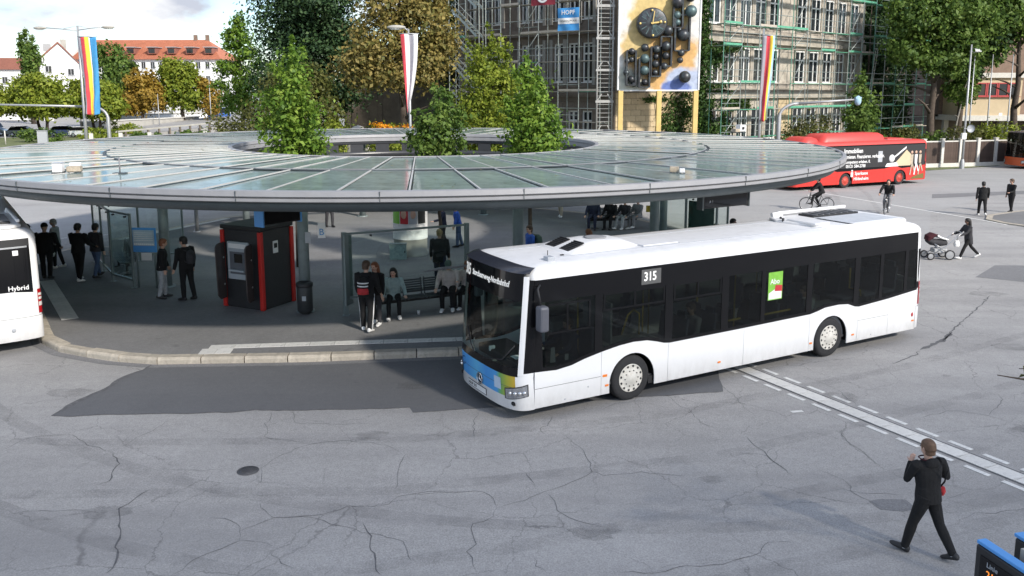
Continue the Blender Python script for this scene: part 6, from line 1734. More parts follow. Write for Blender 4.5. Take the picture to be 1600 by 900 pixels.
def mast_arm(label, loc, h, reach, rise, name='signal_mast'):
    t = thing(name, label, 'mast', loc)
    s = math.copysign(1, reach); pts = [(0, 0, 0), (0, 0, h * .6), (0, 0, h)]
    for k in range(1, 7):
        a = PI / 2 * k / 6; pts.append((s * (1.0 - math.cos(a)) * 1.3, 0, h + math.sin(a) * rise))
    mb = MB(); mb.tube(pts, [.15] * 3 + [.11] * 6, 10); mb.build('pole', M['pole'], t)
    mb = MB(); mb.tube([pts[-1], (reach, 0, h + rise + .3)], [.10, .06], 8); mb.build('arm', M['pole'], t)
    return t
mast_arm('curved grey mast with a long arm reaching out of the left edge', (-33.9, 71.5, 0), 4.1, -14, 1.0)
ma = mast_arm('curved grey mast with long arm and small lamp before the stone facade', (18.9, 60.3, 0), 4.5, 5.6, .95)
mb = MB(); mb.ball((5.5, 0, 5.65), (.25, .2, .35), 10, 8); mb.box((5.5, 0, 5.85), (.4, .3, .12)); mb.build('lamp', M['f_pale'], ma)
lamp_pole('tallest bare grey pole at the left end of the brown fence', (36.9, 69.3, 0), 10, .11, head='none', name='street_pole')
lamp_pole('slim lamp with white mushroom head before the cream room', (40.3, 75, 0), 9.7, .08, head='globe')
lamp_pole('thin bare pole in front of the red framed windows', (43.55, 78, 0), 9.6, .08, head='none', name='street_pole')
lamp_pole('thin bare pole at the right of the red framed windows', (45.4, 78, 0), 9.6, .08, head='none', name='street_pole')
for i, (x, y, h) in enumerate(((-64.8, 128, 7), (-50.5, 143, 8.6), (-42.8, 132, 9.8), (-58, 140, 6), (-33.5, 108, 10))):
    lamp_pole(('thin white pole in front of the dark green tree', 'thin pole before the orange trees near the ramp', 'pale pole right of the orange trees', 'short thin pole behind the bridge railing', 'thin pole in front of the feathery green tree')[i], (x, y, 0), h, .09, head='none', name='street_pole', group='thin poles by the ramp')
t = thing('info_sign', 'small dark round sign and box on the grey pole by the fence', 'sign', (36.75, 69.1, 0)); mb = MB(); mb.lathe([(.32, 0), (.32, .04), (.001, .05)], 20, 'Y', (.55, 0, 3.3)); mb.build('disc', M['grey_print'], t); mb = MB(); mb.box((-.05, -.1, 2.7), (.35, .25, .5)); mb.build('box', M['white_print'], t); mb = MB(); mb.bar((0, .05, 3.3), (.55, .05, 3.3), .05, .05); mb.build('bracket', M['pole'], t)

# near departure display pair at the bottom right, on its own post
RZ = math.radians(-76); dxy = Vector((math.cos(RZ), math.sin(RZ)))
pc = Vector((3.79, 6.5)) + dxy * .86
dd = display(pc.x + .07, pc.y, 2.67 - .47, RZ, 1.66, .88, 'blue framed departure display with orange letters close by at the bottom right', True,
             [('Linie', .06, -.70, .33, 'grey_print'), ('215', .085, -.70, .25, 'led_orange'), ('32', .085, -.70, .17, 'led_orange'), ('104', .085, -.70, .09, 'led_orange'), ('Ziel', .06, -.52, .31, 'grey_print'), ('30', .07, -.52, .23, 'led_orange'), ('Bus', .19, -.38, .31, 'white_print')], hang=None, dep=.11)
mb = MB(); mb.box((0, .40, 0), (1.66, .14, .88)); o = mb.build('rear_casing', M['black_matt'], dd, bevel=.01)
mb = MB(); mb.box((0, .40, .46), (1.70, .13, .03)); mb.build('rear_frame', M['skyblue'], dd, bevel=.006)
mb = MB(); mb.box((.15, .20, .44), (1.5, .10, .12)); mb.tube([(-.5, .16, .44), (-.56, .12, .36), (-.4, .1, .33), (.1, .1, .33)], .012, 6, 0); mb.build('support_beam', M['concrete'], dd, bevel=.01)
mb = MB(); mb.tube([(.75, .20, -2.2), (.75, .20, .4)], .06, 12); mb.build('post', M['pole'], dd)

# ================================================================ trees and shrubs
def tree(label, loc, th, r0, blobs, n, leaf, m, name='tree', bark='bark', nl=6, spread=2.0, group=None, clump=45, seed=None, spr=.22, shell=.5, up=.35, lean=(0, 0)):
    sd = seed if seed is not None else int(abs(loc[0] * 31 + loc[1] * 7)) % 9999
    rg = np.random.default_rng(sd)
    t = thing(name, label, 'shrub' if 'shrub' in name or 'hedge' in name else 'tree', loc, 0, group)
    mb = MB(); limb_tree(mb, (0, 0, -.05), th, r0, nl, spread, rg, lean); mb.build('trunk', M[bark], t)
    leaf_cloud(blobs, n, leaf, M[m], 'crown', t, rng=rg, clump=clump, spread=spr, shell=shell, up=up)
    return t
def column_blobs(z0, z1, r, seed, jit=.12):
    rg = np.random.default_rng(seed); out = []
    n = 9
    for i in range(n):
        f = i / (n - 1); z = z0 + (z1 - z0) * f
        rr = r * (.62 + .75 * f - 1.30 * f * f) * (1 if f < .9 else .8) + .12
        for k in range(2 if f < .75 else 1):
            q = rg.uniform(0, 2 * PI)
            out.append(((math.cos(q) * rr * .38, math.sin(q) * rr * .38, z + rg.normal() * .1), (rr * rg.uniform(.75, 1.0), rr * rg.uniform(.75, 1.0), (z1 - z0) / n * 1.05)))
    for k in range(10):
        f = rg.uniform(.05, .95); rr = r * (.62 + .75 * f - 1.30 * f * f) + .2; q = rg.uniform(0, 2 * PI)
        out.append(((math.cos(q) * rr, math.sin(q) * rr, z0 + (z1 - z0) * f), (.22 * r, .22 * r, .30 * r)))
    return out
GR = 'trees growing through the canopy opening'
tree('slender green tree growing at the left of the canopy opening', (-7.6, 29.6, .15), 7.2, .09, column_blobs(2.9, 7.7, 1.18, 1), 9500, .16, 'L_fresh', 'young_tree', nl=12, spread=.9, group=GR, clump=26, spr=.3)
tree('shortest green tree in the middle of the canopy opening', (-2.5, 29.2, .15), 6.0, .08, column_blobs(2.8, 6.2, 1.08, 2), 7500, .15, 'L_green', 'young_tree', nl=12, spread=.8, group=GR, clump=26, spr=.3)
tree('bright green tree at the right of the canopy opening', (.65, 30.2, .15), 7.0, .09, column_blobs(2.9, 7.05, 1.15, 3), 9500, .16, 'L_fresh', 'young_tree', nl=12, spread=.9, group=GR, clump=26, spr=.3)
tree('broad bright green tree standing behind the canopy by the scaffold stair', (-1.3, 56, 0), 8.5, .16, column_blobs(3.0, 9.9, 2.3, 4) + [((-1.0, 0, 4.6), (1.5, 1.5, 2.2)), ((1.1, 0, 4.2), (1.3, 1.4, 2)), ((-1.2, 0, 8.2), (.6, .7, 1.3)), ((.7, .3, 7.4), (.8, .8, 1.3))], 15000, .22, 'L_yellow', nl=12, spread=1.6, clump=30, spr=.28)
rg = np.random.default_rng(11)
con = []
for k in range(26):
    z = 5.2 + k * .5; q = rg.uniform(0, 2 * PI); rr = rg.uniform(1.5, 4.6)
    con.append(((math.cos(q) * rr, math.sin(q) * rr * .7, z + rg.normal() * .3), (rg.uniform(1.5, 2.6), rg.uniform(1.3, 2.2), rg.uniform(.5, 1.0))))
tree('huge dark conifer with layered boughs at the left of the chestnut', (-17.2, 75, 0), 17, .5, con + [((0, 0, 11), (3.6, 3, 5)), ((-2.6, 0, 8), (2.8, 2.4, 2.6)), ((-2.8, 0, 13), (2.6, 2.4, 3)), ((2.6, 0, 9), (2.8, 2.4, 3))], 36000, .32, 'L_dark', 'conifer_tree', nl=14, spread=4.5, clump=34, up=.7, spr=.3)
tree('second dark conifer behind the first one by the sky gap', (-19.0, 82, 0), 17, .5, [((x * 1.0, 0, z), (2.6, 2.4, 1.1)) for x, z in ((-1.8, 7), (0, 9), (-1.5, 11), (.8, 12.6), (-.8, 14.5), (0.6, 16.5))], 9000, .36, 'L_dark', 'conifer_tree', nl=8, spread=3, clump=34, up=.7, spr=.3)
ch = [((-2.2, 0, 8.0), (2.3, 2, 1.5)), ((1.6, 0, 8.4), (2.2, 2, 1.6)), ((-1.2, -.3, 10.2), (2.1, 2, 1.5)), ((1.5, .2, 10.6), (2.3, 2, 1.6)), ((-.3, 0, 12.3), (2.4, 2.1, 1.5)), ((-.5, 0, 14), (2.2, 2, 1.4)), ((2.9, 0, 9.6), (1.2, 1.2, 1.0)), ((-3.1, 0, 8.6), (1.1, 1.1, .7)), ((.2, -1, 7.4), (2.2, 1.4, .9)), ((1.9, 0, 12.6), (1.6, 1.6, 1.3))]
tree('chestnut tree with rusty brown leaves behind the red and white banner', (-8.0, 62, 0), 13, .34, ch, 19000, .30, 'L_brown', 'chestnut_tree', nl=9, spread=3.2, clump=26, spr=.26)
tree('dark leafy tree between the chestnut and the scaffolding', (-5.0, 80, 0), 16, .42, [((-1.4, 0, 9.5), (2.6, 2.4, 2)), ((1.6, 0, 11), (2.4, 2.2, 2)), ((0, 0, 13.5), (3, 2.6, 2)), ((.2, 0, 16), (2.6, 2.4, 1.8)), ((2.3, 0, 14.8), (1.4, 1.5, 1.3))], 9000, .40, 'L_dark', nl=9, spread=3.5, clump=26)
tree('feathery upright green tree against the sky right of the white building', (-30.0, 95, 0), 14, .28, [((-.4, 0, 5.2), (2.0, 1.9, 1.3)), ((.9, 0, 7.2), (1.8, 1.7, 1.2)), ((-.9, 0, 8.9), (1.7, 1.6, 1.0)), ((.6, 0, 10.5), (1.4, 1.4, .9)), ((-.2, 0, 12.2), (1.4, 1.4, 1.1)), ((.3, 0, 13.9), (.8, .8, 1.2)), ((-1.2, 0, 11.2), (.8, .7, .6)), ((1.9, 0, 9.2), (.9, .9, .6)), ((-2.3, 0, 7.0), (.8, .8, .6))], 6500, .38, 'L_fresh', nl=10, spread=2.6, clump=18, spr=.3, shell=.35)
tree('olive bushy tree behind the left tree of the canopy opening', (-14.7, 58.5, 0), 6.5, .2, [((-1.6, 0, 4.4), (2.0, 1.8, 1.7)), ((1.0, 0, 4.6), (2.1, 1.8, 1.9)), ((-.4, 0, 6.4), (1.9, 1.7, 1.4)), ((.9, 0, 6.9), (1.4, 1.3, 1.1)), ((2.4, 0, 3.6), (1.0, 1.2, 1.3))], 12000, .24, 'L_olive', nl=9, spread=2, clump=34)
tree('clipped olive green hedge at the far left rim of the canopy', (-17.4, 55.5, 0), 2.6, .12, [((-1.5, 0, 2.9), (1.5, 1.3, 1.6)), ((.4, 0, 3.2), (1.7, 1.4, 1.6)), ((2.0, 0, 3.3), (1.5, 1.4, 1.6))], 9000, .18, 'L_olive', 'hedge', nl=6, spread=1, clump=40)
tree('low green shrub left of the orange flowers behind the canopy', (-11.3, 54.5, 0), 2.2, .08, [((0, 0, 3.0), (1.2, 1.0, 1.5))], 2500, .18, 'L_yellow', 'shrub', nl=5, spread=.9)
fl = tree('low shrub with orange and yellow flowers behind the canopy rim', (-8.2, 54, 0), 2.2, .08, [((0, 0, 3.0), (1.6, 1.0, 1.25)), ((1.0, 0, 3.1), (1.2, 1.0, 1.2))], 3500, .18, 'L_yellow', 'shrub', nl=5, spread=.9)
leaf_cloud([((.2, -.3, 4.15), (.9, .6, .28)), ((1.2, -.3, 4.05), (.7, .5, .25))], 700, .16, M['L_flower'], 'blossom', fl)
t = thing('boulder', 'grey boulder between the two low shrubs behind the canopy', 'boulder', (-10.0, 54.6, 0)); mb = MB(); mb.ball((0, 0, 2.0), (1.0, .8, 2.2), 14, 10); mb.v = [(x + .12 * math.sin(5 * z), y + .1 * math.sin(7 * x), z) for x, y, z in mb.v]; mb.build('stone', M['concrete'], t)
GL = 'light green trees along the left car park'
for i, (x, y, s) in enumerate(((-73, 119, .84), (-64.5, 118, .90), (-58.5, 121, .78), (-69, 124, .88), (-61.5, 125, .84))):
    tree(('light green round tree at the left edge above the parked cars', 'largest light green round tree in the left car park', 'light green round tree just left of the striped banner', 'light green tree filling the gap behind the two left car park trees', 'light green tree half hidden behind the striped banner')[i], (x, y, 0), 6.5 * s, .28, [((-2.6 * s, 0, 5.6 * s), (2.4 * s, 2.2, 2.0 * s)), ((2.2 * s, 0, 5.4 * s), (2.5 * s, 2.2, 2.0 * s)), ((0, 0, 7.6 * s), (3.2 * s, 2.6, 2.1 * s)), ((.3, -1.5, 5.0 * s), (2.8 * s, 1.6, 1.7 * s)), ((-1.5, 0, 8.4 * s), (1.4, 1.4, 1.2))], 7500, .5, 'L_yellow', nl=8, spread=2.8, group=GL, clump=30)
tree('dark green tall tree right of the left banner', (-69.5, 150, 0), 13, .4, [((-.8, 0, 7.4), (3.0, 2.6, 3)), ((1.2, 0, 10), (2.6, 2.4, 2.4)), ((-.5, 0, 12.6), (2.4, 2.2, 2.2)), ((2.2, 0, 6.2), (2.4, 2, 2.4))], 6500, .6, 'L_green', nl=8, spread=2.6)
tree('rusty brown tree in front of the white building', (-63.5, 147, 0), 7.5, .35, [((-1.8, 0, 4.6), (2.4, 2, 2.3)), ((1.2, 0, 5.4), (2.6, 2.2, 2.6)), ((-.2, 0, 8.2), (2.2, 2, 2.0))], 6000, .55, 'L_orange', nl=8, spread=2.5)
tree('yellow green tree with orange edge before the white building', (-57.8, 150, 0), 10, .4, [((-1.5, 0, 6.5), (3.2, 2.6, 2.8)), ((1.8, 0, 6.0), (2.8, 2.4, 3.0)), ((-.3, 0, 9.6), (3.0, 2.6, 2.3)), ((-1.8, 0, 10.6), (1.9, 2, 1.6))], 9000, .55, 'L_yellow', nl=8, spread=3)
tree('small orange tree at the right side of the yellow green tree', (-53.0, 150, 0), 6, .3, [((0, 0, 5.0), (1.9, 1.8, 2.8)), ((-.5, 0, 7.4), (1.4, 1.4, 1.4))], 3500, .5, 'L_orange', nl=6, spread=1.5)
tree('narrow dark poplar in front of the gabled house', (-95.5, 170, 0), 17, .4, [((0, 0, 9), (1.5, 1.4, 3)), ((.3, 0, 12.5), (1.9, 1.6, 3)), ((-.2, 0, 15.6), (1.4, 1.3, 2.4))], 4500, .6, 'L_green', 'poplar_tree', nl=8, spread=1.2)
tree('broad green tree with dark trunk in front of the ivy wall', (37.8, 76.8, 0), 13, .42, [((-2.7, 0, 10.0), (1.9, 1.8, 1.4)), ((-3.4, 0, 11.4), (1.0, 1.0, .7)), ((-.6, 0, 9.0), (1.6, 1.6, 1.2)), ((.9, 0, 9.6), (2.1, 2, 1.9)), ((2.3, 0, 10.4), (1.8, 2, 1.9)), ((2.6, -.3, 8.3), (1.0, 1.0, .9)), ((-1.2, 0, 12.4), (2.6, 2.2, 1.8)), ((1.5, 0, 13.4), (2.6, 2.2, 1.9)), ((.5, 0, 15.8), (2.6, 2.3, 1.6)), ((3.2, 0, 12.4), (1.8, 1.7, 1.6)), ((-2.9, 0, 13.2), (1.8, 1.7, 1.4)), ((1.2, -.8, 8.4), (1.2, 1.2, 1.1))], 17000, .36, 'L_green', nl=9, spread=3.4, clump=26)
tree('broad green tree above the cream room at the right edge', (46.8, 79.6, 0), 14, .4, [((-3.2, 0, 11.6), (2.2, 2.2, 1.8)), ((0, 0, 12.0), (2.4, 2, 1.5)), ((2.6, 0, 12.4), (2.4, 2.2, 1.8)), ((-1.6, 0, 13.4), (3, 2.4, 2)), ((2, 0, 14.6), (3, 2.4, 2)), ((0, 0, 16.5), (3.2, 2.6, 1.6)), ((-2.2, 0, 9.9), (1.5, 1.4, 1.3))], 15000, .38, 'L_green', nl=9, spread=3.6, clump=26)
tree('dark green tree filling the gap between the two broad trees', (42.3, 80.5, 0), 14, .36, [((-1.4, 0, 10.2), (2.4, 2.2, 2.2)), ((1.4, 0, 11.2), (2.4, 2.2, 2.2)), ((0, 0, 13.6), (3, 2.4, 2)), ((0, 0, 16), (3, 2.4, 1.8)), ((0, 0, 8.4), (1.8, 1.6, 1.2))], 10000, .42, 'L_dark', nl=9, spread=3.2, clump=26)
tree('pale trunked leaning birch beside the dark trunk before the ivy wall', (39.6, 77, 0), 7.5, .14, [((.9, 0, 6.4), (1.3, 1.2, 1.2))], 1600, .34, 'L_green', 'birch_tree', 'bark_pale', nl=4, spread=1.2, lean=(1.3, 0))
tree('slim young tree in front of the right end of the scaffolding', (27.0, 66, 0), 7.2, .10, column_blobs(2.2, 7.8, 1.25, 8), 4200, .26, 'L_green', 'young_tree', nl=9, spread=.9, clump=20, spr=.32)
tree('olive shrub with pale leaves behind the right rim of the canopy', (21.5, 62, 0), 2.8, .1, [((-.7, 0, 2.8), (1.1, 1, 1.3)), ((.6, 0, 3.1), (1.2, 1, 1.4))], 3500, .2, 'L_olive', 'shrub', nl=5, spread=.9)
for i, (x, y, s, m_) in enumerate(((30.5, 68.5, 1.0, 'L_green'), (33.2, 72.5, 1.2, 'L_olive'), (36.5, 74.5, 1.0, 'L_green'), (39.3, 73.6, 1.25, 'L_olive'), (42.0, 73.8, 1.35, 'L_yellow'), (18.7, 60.8, 1.1, 'L_green'))):
    tree(('low green shrub behind the tail of the red bus', 'dull olive shrub left of the pole by the fence', 'low green shrub below the dark tree trunk', 'olive shrub above the middle of the fence', 'yellow green shrub hanging over the right end of the fence', 'low green shrub at the foot of the stone facade')[i], (x, y, 0), 1.8 * s, .07, [((-.6, 0, 1.7 * s), (1.2 * s, .8, 1.0 * s)), ((.7, 0, 1.8 * s), (1.2 * s, .8, .95 * s))], 2200, .2, m_, 'shrub', nl=4, spread=.8, group='shrubs behind the fence and verge')
for i, (x, y, s) in enumerate(((-60, 108, 1.1), (-52, 107, .8), (-47.5, 110, .7), (-55, 113, 1.0), (-43.5, 116, .7), (-57, 124, 1.3))):
    tree(('low shrub on the grass beside the grey cabinet', 'low shrub on the grass behind the pale low wall', 'green shrub left of the curved mast', 'bushy green shrub behind the low pale wall', 'green shrub right of the curved mast', 'green shrub at the end of the retaining wall')[i], (x, y, 0), 1.2 * s, .07, [((-1.0, 0, .8 * s), (1.5 * s, 1.2, .75 * s)), ((1.2, 0, .7 * s), (1.6 * s, 1.2, .7 * s))], 1500, .32, ('L_green', 'L_yellow')[i % 2], 'shrub', nl=4, spread=1.0, group='low shrubs on the grass verge')
def ivy(label, origin, ang, blobs, n, leaf=.22, m='L_ivy'):
    t = thing('ivy', label, 'ivy', (origin[0], origin[1], 0), ang, 'ivy on the stone building')
    mb = MB()
    for (c, r) in blobs[:6]: mb.tube([(c[0], -.05, 0), (c[0] + .2, -.06, c[2] * .6), (c[0] - .1, -.05, c[2])], .04, 5)
    mb.build('stem', M['bark'], t)
    leaf_cloud(blobs, n, leaf, M[m], 'leaves', t, clump=30, up=.1, spread=.35, shell=.2)
ivy('dense ivy on the dark right end of the stone building', (14.7, 66), ANG_R, [((x, 1.9, z), (2.2, .45, 1.9)) for x in (27, 29.5, 32, 34.5, 37, 40) for z in (1.5, 4.2, 7, 9.8, 12.6, 15.4, 17)] , 26000, .34, 'L_dark')  # darker leaf colour carries the shade on this wing
ivy('ivy patch on the lower left of the sunlit stone front', (14.7, 66), ANG_R, [((1.4, -.1, 6.2), (2.0, .25, .8)), ((.9, -.1, 9.0), (1.4, .25, 1.3)), ((3.4, -.1, 9.8), (2.0, .2, .5)), ((.3, -.1, 4.0), (.9, .25, 2.2)), ((4.0, -.1, 5.3), (2.0, .25, .5)), ((2.6, -.1, 3.2), (1.5, .25, 1.3))], 6000, .24)
ivy('ivy column climbing between the clock mural and the stone front', (13.3, 63.2), ANG_R * .7, [((.7, -.3, z), (.45, .3, 1.3)) for z in (3, 5, 7, 9, 11, 13, 15)], 3800, .24)
ivy('rounded ivy mat on the sandstone below the mural', (7.48, 62), ca, [((5.2, -.1, 4.2), (1.35, .3, 1.7)), ((6.3, -.1, 5.0), (1.0, .3, 1.4)), ((5.6, -.1, 2.6), (1.6, .3, 1.2)), ((3.6, -.1, 5.75), (1.1, .2, .3))], 5500, .2)
# branch tip reaching in at the right picture edge
t = thing('street_tree', 'branch tip with dark and pale leaves reaching in at the right edge', 'tree', (7.72, 8.3, 0))
mb = MB(); mb.tube([(0, 0, 0), (0, 0, 1.8), (-.2, 0, 3.0), (-.4, 0, 4.4)], [.09, .07, .05, .03], 8); mb.tube([(-.15, 0, 2.8), (-1.4, -.05, 3.35), (-2.45, -.1, 3.42), (-2.85, -.15, 3.50)], [.035, .022, .012, .005], 6); mb.tube([(-1.9, 0, 3.38), (-2.3, -.1, 3.55), (-2.7, -.25, 3.60)], [.012, .008, .004], 6); mb.build('trunk', M['bark'], t)
leaf_cloud([((-2.3, -.1, 3.45), (.46, .3, .10)), ((-2.35, -.1, 3.42), (.25, .2, .10)), ((-1.5, 0, 3.6), (.6, .5, .4)), ((-.5, 0, 4.1), (.8, .8, .7))], 560, .085, M['L_olive'], 'crown', t, clump=8)
# ================================================================ people
def remesh(mb, name, m, voxel, smooth=4):
    me = mb.mesh(name, m)
    ob = bpy.data.objects.new('tmp', me); COL.objects.link(ob)
    r = ob.modifiers.new('r', 'REMESH'); r.mode = 'VOXEL'; r.voxel_size = voxel
    s = ob.modifiers.new('s', 'SMOOTH'); s.factor = .5; s.iterations = smooth
    dg = bpy.context.evaluated_depsgraph_get(); dg.update()
    out = bpy.data.meshes.new_from_object(ob.evaluated_get(dg)); out.name = name
    bpy.data.objects.remove(ob); bpy.data.meshes.remove(me)
    if not out.materials: out.materials.append(m)
    out.polygons.foreach_set('use_smooth', [True] * len(out.polygons)); out.update()
    return out
def loft(mb, secs, n=14):
    """closed tube through sections (centre, x-axis, y-axis, rx, ry)"""
    vs = []
    for c, ax, ay, rx_, ry_ in secs:
        for j in range(n):
            q = 2 * PI * j / n; vs.append(c + ax * (rx_ * math.cos(q)) + ay * (ry_ * math.sin(q)))
    k = len(secs)
    fs = [(i * n + j, i * n + (j + 1) % n, (i + 1) * n + (j + 1) % n, (i + 1) * n + j) for i in range(k - 1) for j in range(n)]
    fs += [tuple(range(n - 1, -1, -1)), tuple((k - 1) * n + j for j in range(n))]
    mb.add(vs, fs, 0, True)
def V(*a): return Vector(a)
def dirv(a, out=0.0, s=1): return V(math.sin(a) * math.cos(out), s * math.sin(out), -math.cos(a) * math.cos(out))

def person(label, loc, face, H=1.75, pose=None, top='black', legs='black', shoes='c_white', hair='brown', skin='skin', longhair=0, hood=False, cap=None, coat=0.0, fem=False, voxel=.013, group=None, stripe=None, skirt=False, mask=False, wide=1.1):
    """facing local +X; pose angles in degrees"""
    p = dict(lean=3, hipL=6, hipR=-6, kneeL=4, kneeR=8, shL=4, shR=-4, outL=9, outR=9, elL=14, elR=14, inL=0, inR=0, headyaw=0, headnod=6, sit=0, footL=0, footR=0, twist=0)
    p.update(pose or {}); r = {k: math.radians(v) for k, v in p.items()}
    s = H / 1.75
    pel = V(0, 0, .95)
    up = V(math.sin(r['lean']), 0, math.cos(r['lean'])); fw = V(math.cos(r['lean']), 0, -math.sin(r['lean'])); lf = V(0, 1, 0)
    TW = Matrix.Rotation(r['twist'], 3, 'Z'); fw0, lf0 = fw, lf; up = TW @ up; fw = TW @ fw; lf = TW @ lf
    tp = lambda h: pel + up * (h - .95)
    sw = (.170 if fem else .190) * wide
    joints = {}
    for S_, sg in (('L', 1), ('R', -1)):
        hip = pel + lf0 * (sg * .092); a = r['hip' + S_]; k = r['knee' + S_]
        th = dirv(a, .03 * sg, 1) if not p['sit'] else dirv(a, .10, sg)
        kn = hip + th * .44; sh = dirv(a - k, .0); an = kn + sh * .42
        fa = a - k + r['foot' + S_]
        toe = V(math.cos(fa), sg * .12, math.sin(fa)).normalized()
        if not p['sit'] and k < .5: toe = V(math.cos(max(-.6, fa * .6)), sg * .14, math.sin(max(-.6, fa * .6))).normalized()
        joints[S_] = [hip, kn, an, toe]
        sho = tp(1.415) + lf * (sg * sw); ua = TW @ dirv(r['sh' + S_] + r['lean'] * .3, r['out' + S_], sg); el = sho + ua * .285
        fa2 = TW @ dirv(r['sh' + S_] + r['el' + S_], r['out' + S_] * .3, sg); fa2 = (fa2 + lf * (-sg * math.sin(r['in' + S_]))).normalized()
        wr = el + fa2 * .255
        joints['a' + S_] = [sho, el, wr, fa2]
    low = min(min(joints[q][2].z, (joints[q][2] + joints[q][3] * .17).z) for q in 'LR') - .075
    off = V(0, 0, -low)
    def sec(h, rx_, ry_, c=None, dx_=0): return ((c if c is not None else tp(h)) + fw * dx_, fw, lf, rx_, ry_)
    hy, hn = r['headyaw'] + r['twist'], r['headnod']
    hf = V(math.cos(hy) * math.cos(hn), math.sin(hy) * math.cos(hn), -math.sin(hn)); hl = V(-math.sin(hy), math.cos(hy), 0); hu = hf.cross(hl)
    nb = tp(1.46); hc = tp(1.545) + fw * .015
    def head(mb, g=0.0):
        ss = [(-.035, .045, .045, -.01), (.0, .062, .054, .005), (.03, .082, .066, .010), (.075, .095, .073, .004), (.12, .100, .076, -.004), (.165, .092, .072, -.008), (.195, .066, .055, -.008), (.21, .03, .025, -.008)]
        loft(mb, [(hc + hu * z + hf * o, hf, hl, rx_ + g, ry_ + g) for z, rx_, ry_, o in ss], 16)
    # ---- body: one continuous skin surface
    mb = MB()
    loft(mb, [sec(0, .055, .058, tp(1.40)), sec(0, .052, .055, nb), sec(0, .05, .052, hc + hu * .02)], 12)
    head(mb)
    nz = hc + hu * .085 + hf * .098
    mb.ball(tuple(nz), (.018, .014, .022), 8, 6)
    for sg in (1, -1): mb.ball(tuple(hc + hu * .088 + hl * (sg * .078) - hf * .008), (.022, .012, .032), 8, 6)
    loft(mb, [sec(.93, .09, .13), sec(1.1, .085, .12), sec(1.3, .095, .145), sec(1.40, .06, .12)], 12)
    fine = voxel < .009
    for S_, sg in (('L', 1), ('R', -1)):
        hip, kn, an, toe = joints[S_]
        mb.tube([hip + V(0, 0, .03), hip.lerp(kn, .5), kn, kn.lerp(an, .35), an], [.075, .066, .05, .05, .036], 10)
        mb.tube([an + V(0, 0, .02), an + V(0, 0, -.03), an + toe * .12 + V(0, 0, -.04)], [.036, .042, .03], 8)
        sho, el, wr, fd = joints['a' + S_]
        mb.tube([sho, sho.lerp(el, .5), el, el.lerp(wr, .4), wr], [.05, .043, .036, .034, .025], 10)
        # hand: palm, four curled fingers of unequal length, thumb from the side
        side = fd.cross(V(0, 0, 1)); side = side.normalized() if side.length > .2 else V(1, 0, 0)
        if abs(fd.z) > .75: side = V(1, 0, 0) - fd * fd.x; side.normalize()
        nrm = fd.cross(side).normalized() * (-sg)
        loft(mb, [(wr, side, nrm, .026, .018), (wr + fd * .04, side, nrm, .038, .016), (wr + fd * .085, side, nrm, .040, .014)], 10)
        rad = .0085 if fine else .012
        for q, (o_, ln_) in enumerate(((.030, .062), (.010, .075), (-.010, .070), (-.029, .055))):
            b0 = wr + fd * .078 + side * o_; b1 = b0 + fd * ln_ * .5 + nrm * .008; b2 = b1 + (fd * .7 + nrm * .7).normalized() * ln_ * .5
            mb.tube([b0, b1, b2], [rad, rad * .95, rad * .75], 7)
        t0 = wr + fd * .02 + side * .03; t1 = t0 + (fd * .7 + side * .7).normalized() * .04; t2 = t1 + fd * .032 + nrm * .01
        mb.tube([t0, t1, t2], [rad * 1.2, rad * 1.1, rad * .8], 7)
    mb.v = [tuple(Vector(v) + off) for v in mb.v]
    me = remesh(mb, 'person', M[skin], min(voxel, .0075 if fine else .012), 3)
    o = put('person', me, None, loc, math.radians(face)); o.scale = (s * (.5 + .5 * wide), s * (.5 + .5 * wide), s)
    tag(o, label, 'person', group)
    def child(mb2, nm, m, vx=voxel, sm=4):
        mb2.v = [tuple(Vector(v) + off) for v in mb2.v]
        return put(nm, remesh(mb2, nm, m, vx, sm), o)
    # ---- top
    g = .018; mb = MB(); hem = .86 - coat
    w_ = wide
    loft(mb, [sec(hem, .125 + g * .5, (.165 + g) * w_, dx_=-.005), sec(.97, .12 + g, (.160 + g) * w_), sec(1.10, .108 + g, (.148 + g) * w_), sec(1.28, .118 + g, (.168 + g) * w_, dx_=.006), sec(1.38, .10 + g, (.170 + g) * w_), sec(1.44, .075 + g, (.13 + g) * w_), sec(1.475, .055 + g, .062 + g)], 18)
    for S_, sg in (('L', 1), ('R', -1)):
        sho, el, wr, fd = joints['a' + S_]
        bag = .008 * math.sin(3 + sg)
        mb.tube([sho - lf * sg * .05 + V(0, 0, .005), sho, sho.lerp(el, .5), el, el.lerp(wr, .5), wr + fd * .005], [.07, .077, .066 + bag, .058 + bag, .052, .044], 12)
    tpo = child(mb, 'jacket' if not fem else 'top', M['c_' + top])
    if hood:
        mb = MB(); c = tp(1.44) - fw * .075
        loft(mb, [(c + up * -.08, fw, lf, .03, .08), (c + up * -.03, fw, lf, .058, .115), (c + up * .035, fw, lf, .05, .10), (c + up * .07, fw, lf, .02, .06)], 14); child(mb, 'hood', M['c_' + top])
    # ---- trousers
    mb = MB(); g = .014
    loft(mb, [sec(.80, .10, .12, pel + V(0, 0, -.07)), sec(0, .125, .165 * w_, pel + V(0, 0, .0)), sec(0, .115, .155 * w_, pel + up * .10)], 16)
    for S_, sg in (('L', 1), ('R', -1)):
        hip, kn, an, toe = joints[S_]
        wd = 1.0 if fem else 1.12
        mb.tube([hip + V(0, 0, .03), hip.lerp(kn, .3), hip.lerp(kn, .7), kn, kn.lerp(an, .3), kn.lerp(an, .75), an + (an - kn).normalized() * .012], [.092 * wd, .088 * wd, .072 * wd, .062 * wd, .064 * wd, .054 * wd, .05 * wd], 12)
